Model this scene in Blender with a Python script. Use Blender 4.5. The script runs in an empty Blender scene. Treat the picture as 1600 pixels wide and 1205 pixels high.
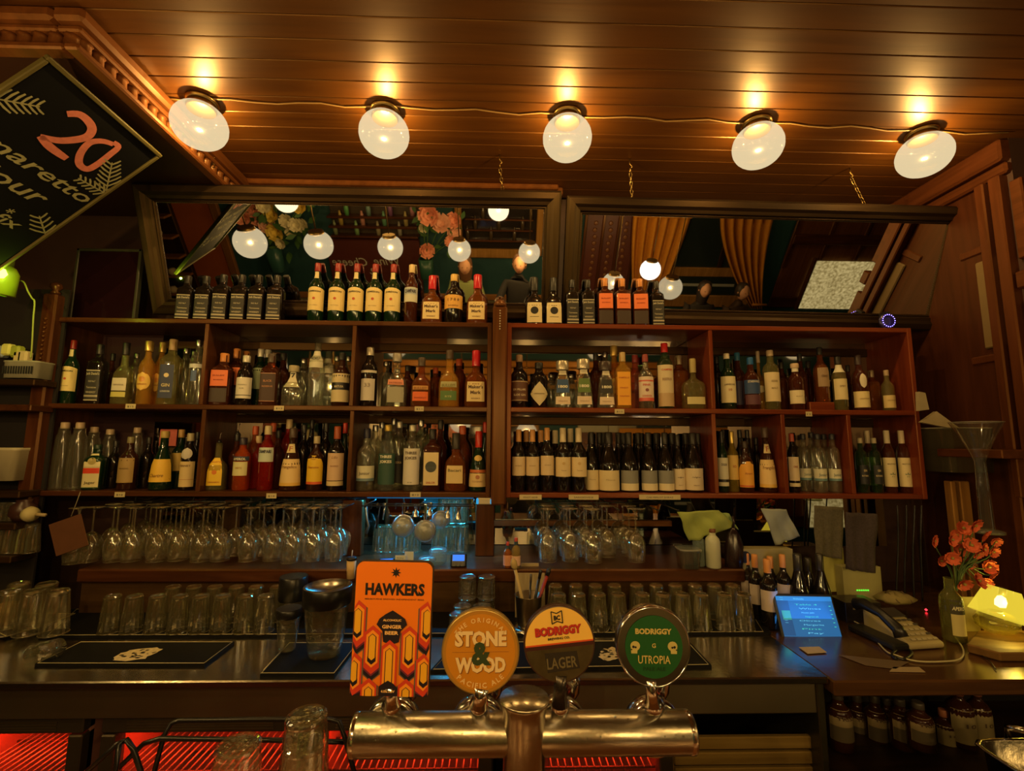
import bpy, math, random
from mathutils import Matrix, Vector
random.seed(7)
C = bpy.context.scene.collection
PI = math.pi
# ------------------------------------------------------------------ camera, world, exposure
W, H, F = 1600, 1205, 720.0
CAM = Vector((0, 0, 1.65))
PITCH, YAW, ROLL = math.radians(6.97), math.radians(1.43), math.radians(0.38)
ROT = Matrix.Rotation(-YAW, 3, 'Z') @ Matrix.Rotation(math.radians(90) + PITCH, 3, 'X') @ Matrix.Rotation(ROLL, 3, 'Z')
cam = bpy.data.objects.new('camera', bpy.data.cameras.new('camera'))
C.objects.link(cam)
cam.matrix_world = Matrix.Translation(CAM) @ ROT.to_4x4()
cam.data.sensor_width = 36
cam.data.lens = 36 * F / W
cam.data.clip_start = 0.02
bpy.context.scene.camera = cam
sc = bpy.context.scene
wd = bpy.data.worlds.new('world'); sc.world = wd; wd.use_nodes = True
wd.node_tree.nodes['Background'].inputs[0].default_value = (0.02, 0.015, 0.012, 1)
wd.node_tree.nodes['Background'].inputs[1].default_value = 0.2
vs = sc.view_settings
sc.display_settings.display_device = 'sRGB'
vs.view_transform = 'Standard'; vs.look = 'None'; vs.gamma = 1; vs.exposure = 0.0
vs.use_curve_mapping = False
sc.cycles.max_bounces = 9
sc.cycles.diffuse_bounces = 3
sc.cycles.glossy_bounces = 4
sc.cycles.transmission_bounces = 4
sc.cycles.transparent_max_bounces = 28
sc.cycles.caustics_reflective = False
sc.cycles.caustics_refractive = False
sc.cycles.sample_clamp_indirect = 6
sc.cycles.use_light_tree = True

# ------------------------------------------------------------------ photo pixel -> place maths
def ray(px, py):
    return (ROT @ Vector(((px - W / 2) / F, (H / 2 - py) / F, -1))).normalized()
def on_y(px, py, Y):
    d = ray(px, py); return CAM + d * ((Y - CAM.y) / d.y)
def on_z(px, py, Z):
    d = ray(px, py); return CAM + d * ((Z - CAM.z) / d.z)
def on_x(px, py, X):
    d = ray(px, py); return CAM + d * ((X - CAM.x) / d.x)
def proj(x, y, z):
    v = ROT.transposed() @ (Vector((x, y, z)) - CAM)
    return W / 2 + F * v.x / -v.z, H / 2 - F * v.y / -v.z
def x_at(px, Y, z):
    a, b = -4.0, 4.0
    for _ in range(30):
        m = (a + b) / 2
        if proj(m, Y, z)[0] < px: a = m
        else: b = m
    return (a + b) / 2
def z_at(py, x, Y):
    a, b = -3.0, 6.0
    for _ in range(30):
        m = (a + b) / 2
        if proj(x, Y, m)[1] > py: a = m
        else: b = m
    return (a + b) / 2
def y_at(py, x, z):            # depth on the horizontal plane z
    return on_z(proj(x, 2, z)[0], py, z).y

# ------------------------------------------------------------------ materials
MATS = {}
def pbsdf(name):
    m = bpy.data.materials.new(name); m.use_nodes = True
    return m, m.node_tree.nodes, m.node_tree.links, m.node_tree.nodes['Principled BSDF']
def col(c): return (c[0], c[1], c[2], 1)
def plain(c, rough=.5, metal=0.0, spec=.5, var=0.12, scale=18, emit=None, es=1.0, bump=0.0, alpha=1, coat=0):
    key = ('plain', c, rough, metal, spec, var, scale, emit, es, bump, alpha, coat)
    if key in MATS: return MATS[key]
    m, n, l, b = pbsdf('finish')
    b.inputs['Roughness'].default_value = rough
    b.inputs['Metallic'].default_value = metal
    b.inputs['Specular IOR Level'].default_value = spec
    b.inputs['Coat Weight'].default_value = coat
    if var > 0:
        tc = n.new('ShaderNodeTexCoord'); ns = n.new('ShaderNodeTexNoise'); ns.inputs['Scale'].default_value = scale
        ns.inputs['Detail'].default_value = 4
        mx = n.new('ShaderNodeMix'); mx.data_type = 'RGBA'
        mx.inputs[6].default_value = col([v * (1 - var) for v in c]); mx.inputs[7].default_value = col([min(1, v * (1 + var)) for v in c])
        l.new(tc.outputs['Object'], ns.inputs['Vector']); l.new(ns.outputs['Fac'], mx.inputs[0]); l.new(mx.outputs[2], b.inputs['Base Color'])
        if bump > 0:
            bp = n.new('ShaderNodeBump'); bp.inputs['Strength'].default_value = bump; bp.inputs['Distance'].default_value = .004
            l.new(ns.outputs['Fac'], bp.inputs['Height']); l.new(bp.outputs[0], b.inputs['Normal'])
    else:
        b.inputs['Base Color'].default_value = col(c)
    if emit:
        b.inputs['Emission Color'].default_value = col(emit); b.inputs['Emission Strength'].default_value = es
    MATS[key] = m
    return m
def wood(c1, c2, rough=.35, axis=0, scale=1.0, coat=.12, spec=.5):
    key = ('wood', c1, c2, rough, axis, scale, coat)
    if key in MATS: return MATS[key]
    m, n, l, b = pbsdf('wood')
    tc = n.new('ShaderNodeTexCoord'); mp = n.new('ShaderNodeMapping')
    s = [22 * scale] * 3; s[axis] = 1.6 * scale
    mp.inputs['Scale'].default_value = s
    oi = n.new('ShaderNodeObjectInfo'); ad = n.new('ShaderNodeVectorMath'); ad.operation = 'MULTIPLY_ADD'
    ad.inputs[1].default_value = (7, 7, 7)
    cb = n.new('ShaderNodeCombineXYZ')
    l.new(oi.outputs['Random'], cb.inputs[0]); l.new(oi.outputs['Random'], cb.inputs[1]); l.new(oi.outputs['Random'], cb.inputs[2])
    l.new(cb.outputs[0], ad.inputs[0]); l.new(tc.outputs['Object'], ad.inputs[2])
    l.new(ad.outputs[0], mp.inputs[0])
    ns = n.new('ShaderNodeTexNoise'); ns.inputs['Scale'].default_value = 1.5; ns.inputs['Detail'].default_value = 6; ns.inputs['Distortion'].default_value = .6
    l.new(mp.outputs[0], ns.inputs['Vector'])
    cr = n.new('ShaderNodeValToRGB')
    cr.color_ramp.elements[0].position = .32; cr.color_ramp.elements[0].color = col(c1)
    cr.color_ramp.elements[1].position = .68; cr.color_ramp.elements[1].color = col(c2)
    l.new(ns.outputs['Fac'], cr.inputs[0]); l.new(cr.outputs[0], b.inputs['Base Color'])
    bp = n.new('ShaderNodeBump'); bp.inputs['Strength'].default_value = .12; bp.inputs['Distance'].default_value = .003
    l.new(ns.outputs['Fac'], bp.inputs['Height']); l.new(bp.outputs[0], b.inputs['Normal'])
    b.inputs['Roughness'].default_value = rough; b.inputs['Coat Weight'].default_value = coat; b.inputs['Coat Roughness'].default_value = .25
    b.inputs['Specular IOR Level'].default_value = spec
    b.inputs['Specular Tint'].default_value = (1.0, .58, .24, 1); b.inputs['Coat Tint'].default_value = (1.0, .8, .6, 1)
    MATS[key] = m
    return m
def glass(tint=(.93, .95, .93), refl=.12, body=0.0, bodycol=(.8, .8, .75), rough=.04, bump=0):
    """thin clear glass: tinted see-through, mirror-like at grazing angles, a little milkiness"""
    key = ('glass', tint, refl, body, bodycol, rough, bump)
    if key in MATS: return MATS[key]
    m = bpy.data.materials.new('glass'); m.use_nodes = True
    n, l = m.node_tree.nodes, m.node_tree.links
    n.clear()
    out = n.new('ShaderNodeOutputMaterial')
    tr = n.new('ShaderNodeBsdfTransparent'); tr.inputs[0].default_value = col(tint)
    gl = n.new('ShaderNodeBsdfGlossy'); gl.inputs['Roughness'].default_value = rough; gl.inputs[0].default_value = (1, 1, 1, 1)
    lw = n.new('ShaderNodeLayerWeight'); lw.inputs['Blend'].default_value = .35
    mr = n.new('ShaderNodeMapRange'); mr.inputs['To Min'].default_value = refl; mr.inputs['To Max'].default_value = .95
    l.new(lw.outputs['Facing'], mr.inputs['Value'])
    pw = n.new('ShaderNodeMath'); pw.operation = 'POWER'; pw.inputs[1].default_value = 1.8
    l.new(mr.outputs[0], pw.inputs[0])
    mx = n.new('ShaderNodeMixShader'); l.new(pw.outputs[0], mx.inputs[0]); 
    src = tr.outputs[0]
    if body > 0:
        df = n.new('ShaderNodeBsdfDiffuse'); df.inputs[0].default_value = col(bodycol)
        m2 = n.new('ShaderNodeMixShader'); m2.inputs[0].default_value = body
        l.new(tr.outputs[0], m2.inputs[1]); l.new(df.outputs[0], m2.inputs[2]); src = m2.outputs[0]
    l.new(src, mx.inputs[1]); l.new(gl.outputs[0], mx.inputs[2])
    if bump:
        ns = n.new('ShaderNodeTexNoise'); ns.inputs['Scale'].default_value = 60; tc = n.new('ShaderNodeTexCoord')
        l.new(tc.outputs['Object'], ns.inputs['Vector'])
        bp = n.new('ShaderNodeBump'); bp.inputs['Strength'].default_value = bump; bp.inputs['Distance'].default_value = .003
        l.new(ns.outputs['Fac'], bp.inputs['Height']); l.new(bp.outputs[0], gl.inputs['Normal']); l.new(bp.outputs[0], lw.inputs['Normal'])
    l.new(mx.outputs[0], out.inputs[0])
    MATS[key] = m
    return m
def emis(c, s=1.0):
    key = ('emis', c, s)
    if key in MATS: return MATS[key]
    m, n, l, b = pbsdf('lit')
    b.inputs['Base Color'].default_value = col([v * .3 for v in c]); b.inputs['Emission Color'].default_value = col(c); b.inputs['Emission Strength'].default_value = s
    MATS[key] = m
    return m
def mirror_mat(tint=(.72, .70, .66), rough=.015):
    key = ('mirror', tint, rough)
    if key not in MATS:
        m, n, l, b = pbsdf('mirror_glass')
        b.inputs['Metallic'].default_value = 1; b.inputs['Roughness'].default_value = rough
        tc = n.new('ShaderNodeTexCoord'); ns = n.new('ShaderNodeTexNoise'); ns.inputs['Scale'].default_value = 5
        mx = n.new('ShaderNodeMix'); mx.data_type = 'RGBA'
        mx.inputs[6].default_value = col([t * .93 for t in tint]); mx.inputs[7].default_value = col(tint)
        l.new(tc.outputs['Object'], ns.inputs['Vector']); l.new(ns.outputs['Fac'], mx.inputs[0]); l.new(mx.outputs[2], b.inputs['Base Color'])
        MATS[key] = m
    return MATS[key]
def lampglass(c, strength, see=.45):
    """opal glass globe: glows, and lets part of its bulb's light straight through"""
    key = ('lampglass', c, strength, see)
    if key not in MATS:
        m = bpy.data.materials.new('opal_glass'); m.use_nodes = True
        n, l = m.node_tree.nodes, m.node_tree.links; n.clear()
        out = n.new('ShaderNodeOutputMaterial'); tr = n.new('ShaderNodeBsdfTransparent'); em = n.new('ShaderNodeEmission')
        em.inputs[0].default_value = col(c); em.inputs[1].default_value = strength
        mx = n.new('ShaderNodeMixShader'); mx.inputs[0].default_value = 1 - see
        gl = n.new('ShaderNodeBsdfGlossy'); gl.inputs['Roughness'].default_value = .1; ad = n.new('ShaderNodeMixShader'); ad.inputs[0].default_value = .04
        l.new(tr.outputs[0], mx.inputs[1]); l.new(em.outputs[0], mx.inputs[2])
        l.new(mx.outputs[0], ad.inputs[1]); l.new(gl.outputs[0], ad.inputs[2]); l.new(ad.outputs[0], out.inputs[0])
        MATS[key] = m
    return MATS[key]
brass = plain((.34, .22, .07), .34, 1, var=.15)
chrome = plain((.78, .76, .72), .12, 1, var=.04)
steel = plain((.50, .47, .42), .24, 1, var=.12, scale=6)
brushed = plain((.50, .45, .34), .20, 1, var=.18, scale=40, bump=.15)
black = plain((.012, .011, .010), .35, var=.2)
rubber = plain((.004, .004, .004), .6, spec=.15, var=.1)
darkw = wood((.012, .006, .003), (.03, .014, .006), .45, 0, coat=0)
darkwz = wood((.012, .006, .003), (.03, .014, .006), .45, 2, coat=0)
brownx = wood((.045, .014, .005), (.095, .031, .010), .32, 0)
brownz = wood((.045, .014, .005), (.095, .031, .010), .32, 2)
browny = wood((.04, .013, .005), (.08, .027, .009), .32, 1)
redx = wood((.12, .020, .007), (.20, .038, .012), .30, 0)
redz = wood((.12, .020, .007), (.20, .038, .012), .30, 2)
redy = wood((.07, .014, .005), (.12, .026, .009), .34, 1)
ceilw = wood((.055, .017, .0025), (.088, .030, .0045), .40, 0, .8, coat=0, spec=.85)
moldw = wood((.085, .027, .007), (.14, .046, .012), .40, 1, .8)

# ------------------------------------------------------------------ mesh builder
class G:
    def __init__(s): s.v = []; s.f = []; s.sm = []
    def add(s, v, f, sm=False):
        o = len(s.v); s.v += [tuple(p) for p in v]; s.f += [tuple(i + o for i in q) for q in f]; s.sm += [sm] * len(f); return s
    def box(s, x0, x1, y0, y1, z0, z1, mat=None):
        v = [Vector((x, y, z)) for z in (z0, z1) for y in (y0, y1) for x in (x0, x1)]
        if mat: v = [mat @ p for p in v]
        return s.add(v, [(0, 2, 3, 1), (4, 5, 7, 6), (0, 1, 5, 4), (2, 6, 7, 3), (0, 4, 6, 2), (1, 3, 7, 5)])
    def bbox(s, x0, x1, y0, y1, z0, z1, b=.003, mat=None):   # box with chamfered edges
        b = min(b, (x1 - x0) * .45, (y1 - y0) * .45, (z1 - z0) * .45)
        v = []; idx = {}
        for i, (xx, xs) in enumerate(((x0, 1), (x1, -1))):
            for j, (yy, ys) in enumerate(((y0, 1), (y1, -1))):
                for k, (zz, zs) in enumerate(((z0, 1), (z1, -1))):
                    for a in range(3):
                        p = [xx + xs * b, yy + ys * b, zz + zs * b]; p[a] = (xx, yy, zz)[a]
                        idx[i, j, k, a] = len(v); v.append(Vector(p))
        if mat: v = [mat @ p for p in v]
        f = []
        for i in (0, 1):
            q = [idx[i, 0, 0, 0], idx[i, 1, 0, 0], idx[i, 1, 1, 0], idx[i, 0, 1, 0]]; f.append(q if i else q[::-1])
            q = [idx[0, i, 0, 1], idx[1, i, 0, 1], idx[1, i, 1, 1], idx[0, i, 1, 1]]; f.append(q[::-1] if i else q)
            q = [idx[0, 0, i, 2], idx[1, 0, i, 2], idx[1, 1, i, 2], idx[0, 1, i, 2]]; f.append(q if i else q[::-1])
            for j in (0, 1):
                f.append([idx[0, i, j, 1], idx[1, i, j, 1], idx[1, i, j, 2], idx[0, i, j, 2]])
                f.append([idx[i, 0, j, 0], idx[i, 1, j, 0], idx[i, 1, j, 2], idx[i, 0, j, 2]])
                f.append([idx[i, j, 0, 0], idx[i, j, 1, 0], idx[i, j, 1, 1], idx[i, j, 0, 1]])
                for k in (0, 1): f.append([idx[i, j, k, 0], idx[i, j, k, 1], idx[i, j, k, 2]])
        return s.add(v, f)
    def lathe(s, prof, n=20, c=(0, 0, 0), ex=2.0, dy=1.0, cap0=True, cap1=True, mat=None, sm=True):
        v = []; f = []
        for (r, z) in prof:
            for i in range(n):
                a = 2 * PI * i / n
                ca, sa = math.cos(a), math.sin(a)
                k = 1.0 if ex == 2 else (abs(ca) ** ex + abs(sa) ** ex) ** (-1 / ex)
                v.append(Vector((c[0] + r * k * ca, c[1] + r * dy * k * sa, c[2] + z)))
        if mat: v = [mat @ p for p in v]
        for j in range(len(prof) - 1):
            for i in range(n):
                f.append((j * n + i, j * n + (i + 1) % n, (j + 1) * n + (i + 1) % n, (j + 1) * n + i))
        s.add(v, f, sm)
        o = len(s.v) - len(v)
        if cap0 and prof[0][0] > 1e-6: s.f.append(tuple(o + i for i in range(n))[::-1]); s.sm.append(False)
        if cap1 and prof[-1][0] > 1e-6: s.f.append(tuple(o + (len(prof) - 1) * n + i for i in range(n))); s.sm.append(False)
        return s
    def tube(s, pts, r, n=8, closed=False, caps=True):
        pts = [Vector(p) for p in pts]; v = []; f = []; up = None
        m = len(pts)
        for i, p in enumerate(pts):
            if closed: d = pts[(i + 1) % m] - pts[i - 1]
            else: d = pts[min(i + 1, m - 1)] - pts[max(i - 1, 0)]
            d.normalize()
            if up is None:
                up = Vector((0, 0, 1)) if abs(d.z) < .9 else Vector((1, 0, 0))
            a = d.cross(up); a.normalize(); up = a.cross(d); b = up
            rr = r[i] if isinstance(r, (list, tuple)) else r
            for k in range(n):
                t = 2 * PI * k / n; v.append(p + a * (rr * math.cos(t)) + b * (rr * math.sin(t)))
        for j in range(m if closed else m - 1):
            for i in range(n):
                f.append((j * n + i, j * n + (i + 1) % n, ((j + 1) % m) * n + (i + 1) % n, ((j + 1) % m) * n + i))
        if caps and not closed:
            f.append(tuple(range(n))[::-1]); f.append(tuple((m - 1) * n + i for i in range(n)))
        return s.add(v, f, True)
    def prism(s, poly, z0, z1, mat=None):     # polygon in xy extruded along z (then mat)
        n = len(poly); v = [Vector((x, y, z0)) for x, y in poly] + [Vector((x, y, z1)) for x, y in poly]
        if mat: v = [mat @ p for p in v]
        f = [tuple(range(n))[::-1], tuple(range(n, 2 * n))] + [(i, (i + 1) % n, n + (i + 1) % n, n + i) for i in range(n)]
        return s.add(v, f)
    def grid(s, fn, nu, nv, sm=True, th=0):
        v = [Vector(fn(i / nu, j / nv)) for j in range(nv + 1) for i in range(nu + 1)]
        f = [(j * (nu + 1) + i, j * (nu + 1) + i + 1, (j + 1) * (nu + 1) + i + 1, (j + 1) * (nu + 1) + i) for j in range(nv) for i in range(nu)]
        return s.add(v, f, sm)
    def mesh(s, name, material):
        me = bpy.data.meshes.new(name); me.from_pydata(s.v, [], s.f); me.update()
        me.polygons.foreach_set('use_smooth', s.sm)
        me.materials.append(material); return me
    def build(s, name, material, parent=None, loc=None, mat=None):
        return obj(name, s.mesh(name, material), parent, loc, mat)
def obj(name, me, parent=None, loc=None, mat=None):
    o = bpy.data.objects.new(name, me); C.objects.link(o)
    if parent: o.parent = parent
    if mat is not None: o.matrix_local = mat
    elif loc is not None: o.location = loc
    return o
USED = {}
def tag(o, label=None, cat=None, group=None, kind=None):
    if label:
        o['label'] = label; USED.setdefault(label, []).append(o.name)
    if cat: o['category'] = cat
    if group: o['group'] = group
    if kind: o['kind'] = kind
    return o
def thing(name, label, cat, loc=(0, 0, 0), group=None, mat=None):
    o = bpy.data.objects.new(name, None); o.empty_display_size = .05; C.objects.link(o)
    if mat is not None: o.matrix_world = mat
    else: o.location = loc
    return tag(o, label, cat, group)
def struct(name, o_or_g, material=None, parent=None):
    o = o_or_g.build(name, material, parent) if isinstance(o_or_g, G) else o_or_g
    if not parent: o['kind'] = 'structure'
    return o
def group_empty(name):
    o = bpy.data.objects.new(name, None); C.objects.link(o); o['kind'] = 'structure'; return o
TXT = {}
def text_mesh(s, bold=0.0, ital=0.0):
    """flat lettering: vertices centred on x, cap height about 1, baseline at 0"""
    k = (s, bold, ital)
    if k in TXT: return TXT[k]
    cu = bpy.data.curves.new('t', 'FONT'); cu.body = s; cu.size = 1.0 / .90; cu.align_x = 'CENTER'; cu.offset = bold; cu.shear = ital
    cu.resolution_u = 2
    o = bpy.data.objects.new('t', cu); C.objects.link(o)
    dg = bpy.context.evaluated_depsgraph_get()
    me = bpy.data.meshes.new_from_object(o.evaluated_get(dg))
    v = [tuple(p.co) for p in me.vertices]; f = [tuple(p.vertices) for p in me.polygons]
    xs = [p[0] for p in v] or [0]
    w = max(xs) - min(xs); cx = (max(xs) + min(xs)) / 2
    v = [(p[0] - cx, p[1]) for p in v]
    bpy.data.objects.remove(o); bpy.data.curves.remove(cu); bpy.data.meshes.remove(me)
    TXT[k] = (v, f, w)
    return TXT[k]
def flat_text(g, s, h, fn, width=None, bold=0.0, ital=0.0):
    """fn(u,v) -> 3D point; text height h, squeezed to width"""
    v, f, w = text_mesh(s, bold, ital)
    k = h if width is None else width / max(w, 1e-6)
    g.add([fn(p[0] * k, p[1] * h) for p in v], f)
    return g
# ------------------------------------------------------------------ bottles
SH = {  # profile (radius, height) as fractions of body radius and bottle height; exponent; depth; cap start; cap radius
 'round':   ([(.88,0),(1,.02),(1,.56),(.96,.61),(.78,.67),(.5,.72),(.40,.76),(.37,.82),(.37,.97)], 2, 1, .86, .40),
 'square':  ([(.92,0),(1,.02),(1,.64),(.94,.70),(.62,.75),(.40,.78),(.38,.83),(.38,.96)], 5, .9, .83, .43),
 'squat':   ([(.90,0),(1,.03),(.98,.40),(.90,.50),(.62,.58),(.40,.62),(.34,.68),(.32,.97)], 3.4, .75, .72, .38),
 'bordeaux':([(.90,0),(1,.02),(1,.60),(.93,.65),(.66,.70),(.46,.745),(.40,.80),(.40,.98)], 2, 1, .80, .43),
 'burgundy':([(.90,0),(1,.02),(1,.42),(.93,.49),(.72,.60),(.48,.70),(.37,.78),(.35,.98)], 2, 1, .80, .39),
 'slim':    ([(.90,0),(1,.02),(1,.62),(.90,.69),(.62,.75),(.46,.79),(.43,.84),(.43,.97)], 2, 1, .86, .47),
 'trap':    ([(.95,0),(1,.03),(.86,.42),(.70,.64),(.52,.70),(.46,.74),(.46,.80)], 4.5, .85, .80, .70),
 'tear':    ([(.90,0),(1,.03),(.98,.18),(.86,.42),(.66,.56),(.46,.66),(.36,.74),(.33,.96)], 2, 1, .84, .38),
 'flask':   ([(.80,0),(1,.04),(1,.44),(.86,.52),(.46,.58),(.24,.62),(.21,.70),(.21,.95)], 2.6, .62, .80, .26),
 'decant':  ([(.96,0),(1,.03),(.92,.50),(.80,.78),(.62,.84),(.58,.90),(.66,.915)], 3, 1, .90, .52),
 'tall':    ([(.92,0),(1,.02),(1,.68),(.85,.74),(.50,.78),(.42,.82),(.40,.97)], 2, 1, .90, .44),
 'champ':   ([(.92,0),(1,.02),(1,.36),(.90,.48),(.62,.62),(.42,.74),(.34,.82),(.34,.97)], 2, 1, .74, .40),
 'crock':   ([(.92,0),(1,.03),(1,.66),(.90,.74),(.62,.80),(.44,.84),(.44,.93)], 2, 1, .90, .5),
}
def prof_r(prof, z):
    for (r0, z0), (r1, z1) in zip(prof, prof[1:]):
        if z <= z1: return r0 + (r1 - r0) * (z - z0) / max(z1 - z0, 1e-6)
    return prof[-1][0]
def smooth_prof(prof):
    out = [prof[0]]
    for i in range(len(prof) - 1):
        (r0, z0), (r1, z1) = prof[i], prof[i + 1]
        out.append(((r0 * .5 + r1 * .5), (z0 + z1) / 2)) if 0 < i < len(prof) - 2 and abs(r0 - r1) > .08 else None
        out.append((r1, z1))
    return out
CR = (.78, .64, .36); CRW = (.80, .74, .60); BLK = (.02, .018, .016); GOLD = (.62, .42, .10)
G_BLACK = plain((.010, .007, .005), .07, spec=.8, var=0)
G_BROWN = plain((.035, .011, .004), .07, spec=.8, var=0)
G_GREEN = plain((.006, .022, .008), .07, spec=.8, var=0)
G_GREENL = glass((.42, .62, .40), .10, .12, (.08, .16, .06))
G_CLEAR = glass((.90, .92, .84), .22, .05, (.8, .74, .55), .10)
G_PALE = glass((.80, .78, .50), .10, .10, (.7, .62, .25))
G_GOLD = glass((.90, .55, .14), .10, .30, (.72, .40, .06))
G_AMBER = glass((.62, .22, .05), .10, .30, (.34, .10, .02))
G_DARKAM = glass((.26, .08, .03), .10, .5, (.10, .025, .01))
G_RED = glass((.70, .05, .02), .10, .35, (.42, .02, .01))
G_ORANGE = glass((.90, .20, .03), .10, .35, (.60, .10, .01))
G_MILK = plain((.55, .56, .40), .3, var=.06)
def cmat(c, metal=0, rough=.4): return plain(c, rough, metal, var=.08)
BOT = {}
def L(z, c, arc=78, texts=(), bands=(), disc=None, shape='rect', frame=None, rough=.55):
    return dict(z=z, c=c, arc=arc, texts=texts, bands=bands, disc=disc, shape=shape, frame=frame, rough=rough)
def T(s, z, h, c=BLK, w=None, bold=.02, ital=0): return (s, z, h, c, w, bold, ital)
def bottle_meshes(key, shape, Hh, R, glassm, capm, labels, capz=None, capr=None, neck=None):
    k = (key, round(Hh, 2), round(R, 3))
    if k in BOT: return BOT[k]
    Hh, R = k[1], k[2]
    prof, ex, dy, cz, cr = SH[shape]
    cz = capz or cz; cr = capr or cr
    sp = smooth_prof(prof)
    n = 20 if ex == 2 else 24
    parts = []
    g = G().lathe([(0, .001)] + [(r * R, z * Hh) for r, z in sp], n, ex=ex, dy=dy)
    parts.append(('glass_body', g.mesh('glass_body', glassm), []))
    rr = cr * R
    g = G().lathe([(rr * .98, cz * Hh), (rr, cz * Hh + .002), (rr, Hh - .004), (rr * .88, Hh)], 14)
    if capm: parts.append(('cap', g.mesh('cap', capm), []))
    def pt(u, z, off):
        r = prof_r(prof, z / Hh) * R
        a = -PI / 2 + (u / r if ex == 2 else math.atan(u / r))
        ca, sa = math.cos(a), math.sin(a)
        kk = 1 if ex == 2 else (abs(ca) ** ex + abs(sa) ** ex) ** (-1 / ex)
        rr = r + off
        return (rr * kk * ca, rr * dy * kk * sa, z)
    for lb in labels:
        z0, z1 = lb['z'][0] * Hh, lb['z'][1] * Hh
        def umax(z):
            r = prof_r(prof, z / Hh) * R
            return r * math.radians(lb['arc']) if ex == 2 else r * min(.9, math.tan(math.radians(min(lb['arc'], 42))))
        def fn(i, j, off=.0008, k0=0, k1=1, wf=1):
            z = z0 + (z1 - z0) * (k0 + (k1 - k0) * j)
            um = umax(z) * wf
            t = (z - z0) / (z1 - z0)
            zz = z
            if lb['shape'] == 'diamond': um *= max(.02, 1 - abs(2 * t - 1))
            if lb['shape'] == 'oval': um *= math.sqrt(max(.001, 1 - (2 * t - 1) ** 2))
            if lb['shape'] == 'arch' and t > .6: um *= math.sqrt(max(.001, 1 - ((t - .6) / .4) ** 2 * .95))
            u = (2 * i - 1) * um
            if lb['shape'] == 'curve': zz = z + (z1 - z0) * .10 * (1 - (2 * i - 1) ** 2) * t
            return pt(u, zz, off)
        g = G().grid(lambda i, j: fn(i, j), 10, 8 if lb['shape'] != 'rect' else 4)
        subs = []
        bd = {}
        for (b0, b1, bc) in lb['bands']:
            bd.setdefault(bc, G()).grid(lambda i, j, b0=b0, b1=b1: fn(i, j, .0013, b0, b1, .96), 10, 1)
        for bc, gg in bd.items(): subs.append(('label_band', gg.mesh('label_band', cmat(bc))))
        if lb['disc']:
            zc, rd, dc = lb['disc']; gg = G(); zc = z0 + (z1 - z0) * zc; rd = rd * R
            pts = [pt(rd * math.cos(t * PI / 9), zc + rd * math.sin(t * PI / 9), .0018) for t in range(18)]
            gg.add([pt(0, zc, .0018)] + pts, [(0, i + 1, (i + 1) % 18 + 1) for i in range(18)])
            subs.append(('emblem', gg.mesh('emblem', cmat(dc))))
        tg = {}
        for (s, zt, h, c, w, bold, ital) in lb['texts']:
            zt = z0 + (z1 - z0) * zt; hh = h * Hh
            ww = (w if w else 1.5) * R
            flat_text(tg.setdefault(c, G()), s, hh, lambda u, v: pt(u, zt + v, .0022), ww, bold, ital)
        for c, gg in tg.items(): subs.append(('lettering', gg.mesh('lettering', plain(c, .6, var=0))))
        parts.append(('label', g.mesh('label', plain(lb['c'], lb['rough'], var=.07)), subs))
    BOT[k] = parts
    return parts
TY = {}
def ty(key, shape, glassm, cap, labels=(), cat='bottle', name='liquor_bottle', desc='', **kw):
    TY[key] = dict(shape=shape, glass=glassm, cap=cap, labels=labels, name=name, desc=desc, kw=kw)
def put_bottle(key, x, Y, z, Hh, R, label, group=None, rot=0, tilt=0):
    t = TY[key]
    parts = bottle_meshes(key, t['shape'], Hh, R, t['glass'], t['cap'], t['labels'], **t['kw'])
    th = thing(t['name'], label, 'bottle', (x, Y, z), group)
    th.rotation_euler = (tilt, 0, rot)
    for nm, me, subs in parts:
        o = obj(nm, me, th)
        for sn, sm in subs: obj(sn, sm, o)
    return th
def B(key, px, top, w, Y, z, label, base_px=None, rot=None):
    """px: middle of the bottle's foot, top: its highest pixel, w: width, all in the photo; Y, z: where it stands"""
    x = x_at(px, Y, z); Hh = z_at(top, x, Y) - z; R = w / 2 * Y / F * .985 / (1 + ((px - 782) / F) ** 2) ** (.5 if SH[TY[key]['shape']][1] == 2 else .3)
    if rot is None: rot = math.atan2(x, Y) * -.25 + random.uniform(-.06, .06)
    gname = None
    if SY < Y < BY: gname = 'bottles standing on top of the shelves' if z > ZM + .3 else 'bottles on the upper tier' if z > ZB + .2 else 'bottles on the lower tier' if z > ZB else None
    if key in ('cluster', 'champagne'): gname = 'wine bottles clustered behind the tablet'
    put_bottle(key, x, Y, z, Hh, R, label, gname, rot=rot)
k = cmat
ty('cream_whiskey', 'round', G_GREEN, k((.28, .02, .015), rough=.35), [
    L((.20, .545), (.82, .64, .27), 80, [T('JAMESON', .86, .030, BLK, 1.55, .03), T('IRISH WHISKEY', .22, .012, (.3, .2, .1), 1.0)], shape='curve', disc=(.55, .17, (.55, .10, .05))),
    L((.74, .85), (.70, .58, .30), 40)], name='whiskey_bottle')
ty('black_square', 'square', G_BLACK, k(BLK), [
    L((.06, .56), (.030, .027, .022), 41, [T("Jack Daniel's", .84, .05, (.60, .54, .38), 1.5, .02), T('OLD No.7', .60, .035, (.5, .45, .32), .8), T('Tennessee', .40, .040, (.45, .40, .28), 1.15), T('WHISKEY', .24, .04, (.5, .45, .32), 1.15)],
      bands=((0, .035, (.5, .44, .30)), (.965, 1, (.5, .44, .30)), (.12, .18, (.42, .37, .26))))], name='whiskey_bottle')
ty('red_bitter', 'slim', G_DARKAM, k((.62, .46, .22)), [L((.36, .60), (.62, .62, .50), 74, [T('CAMPARI', .62, .07, (.03, .03, .06), 1.7, .04)], bands=((.52, .96, (.45, .50, .52)),))], name='liqueur_bottle')
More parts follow.
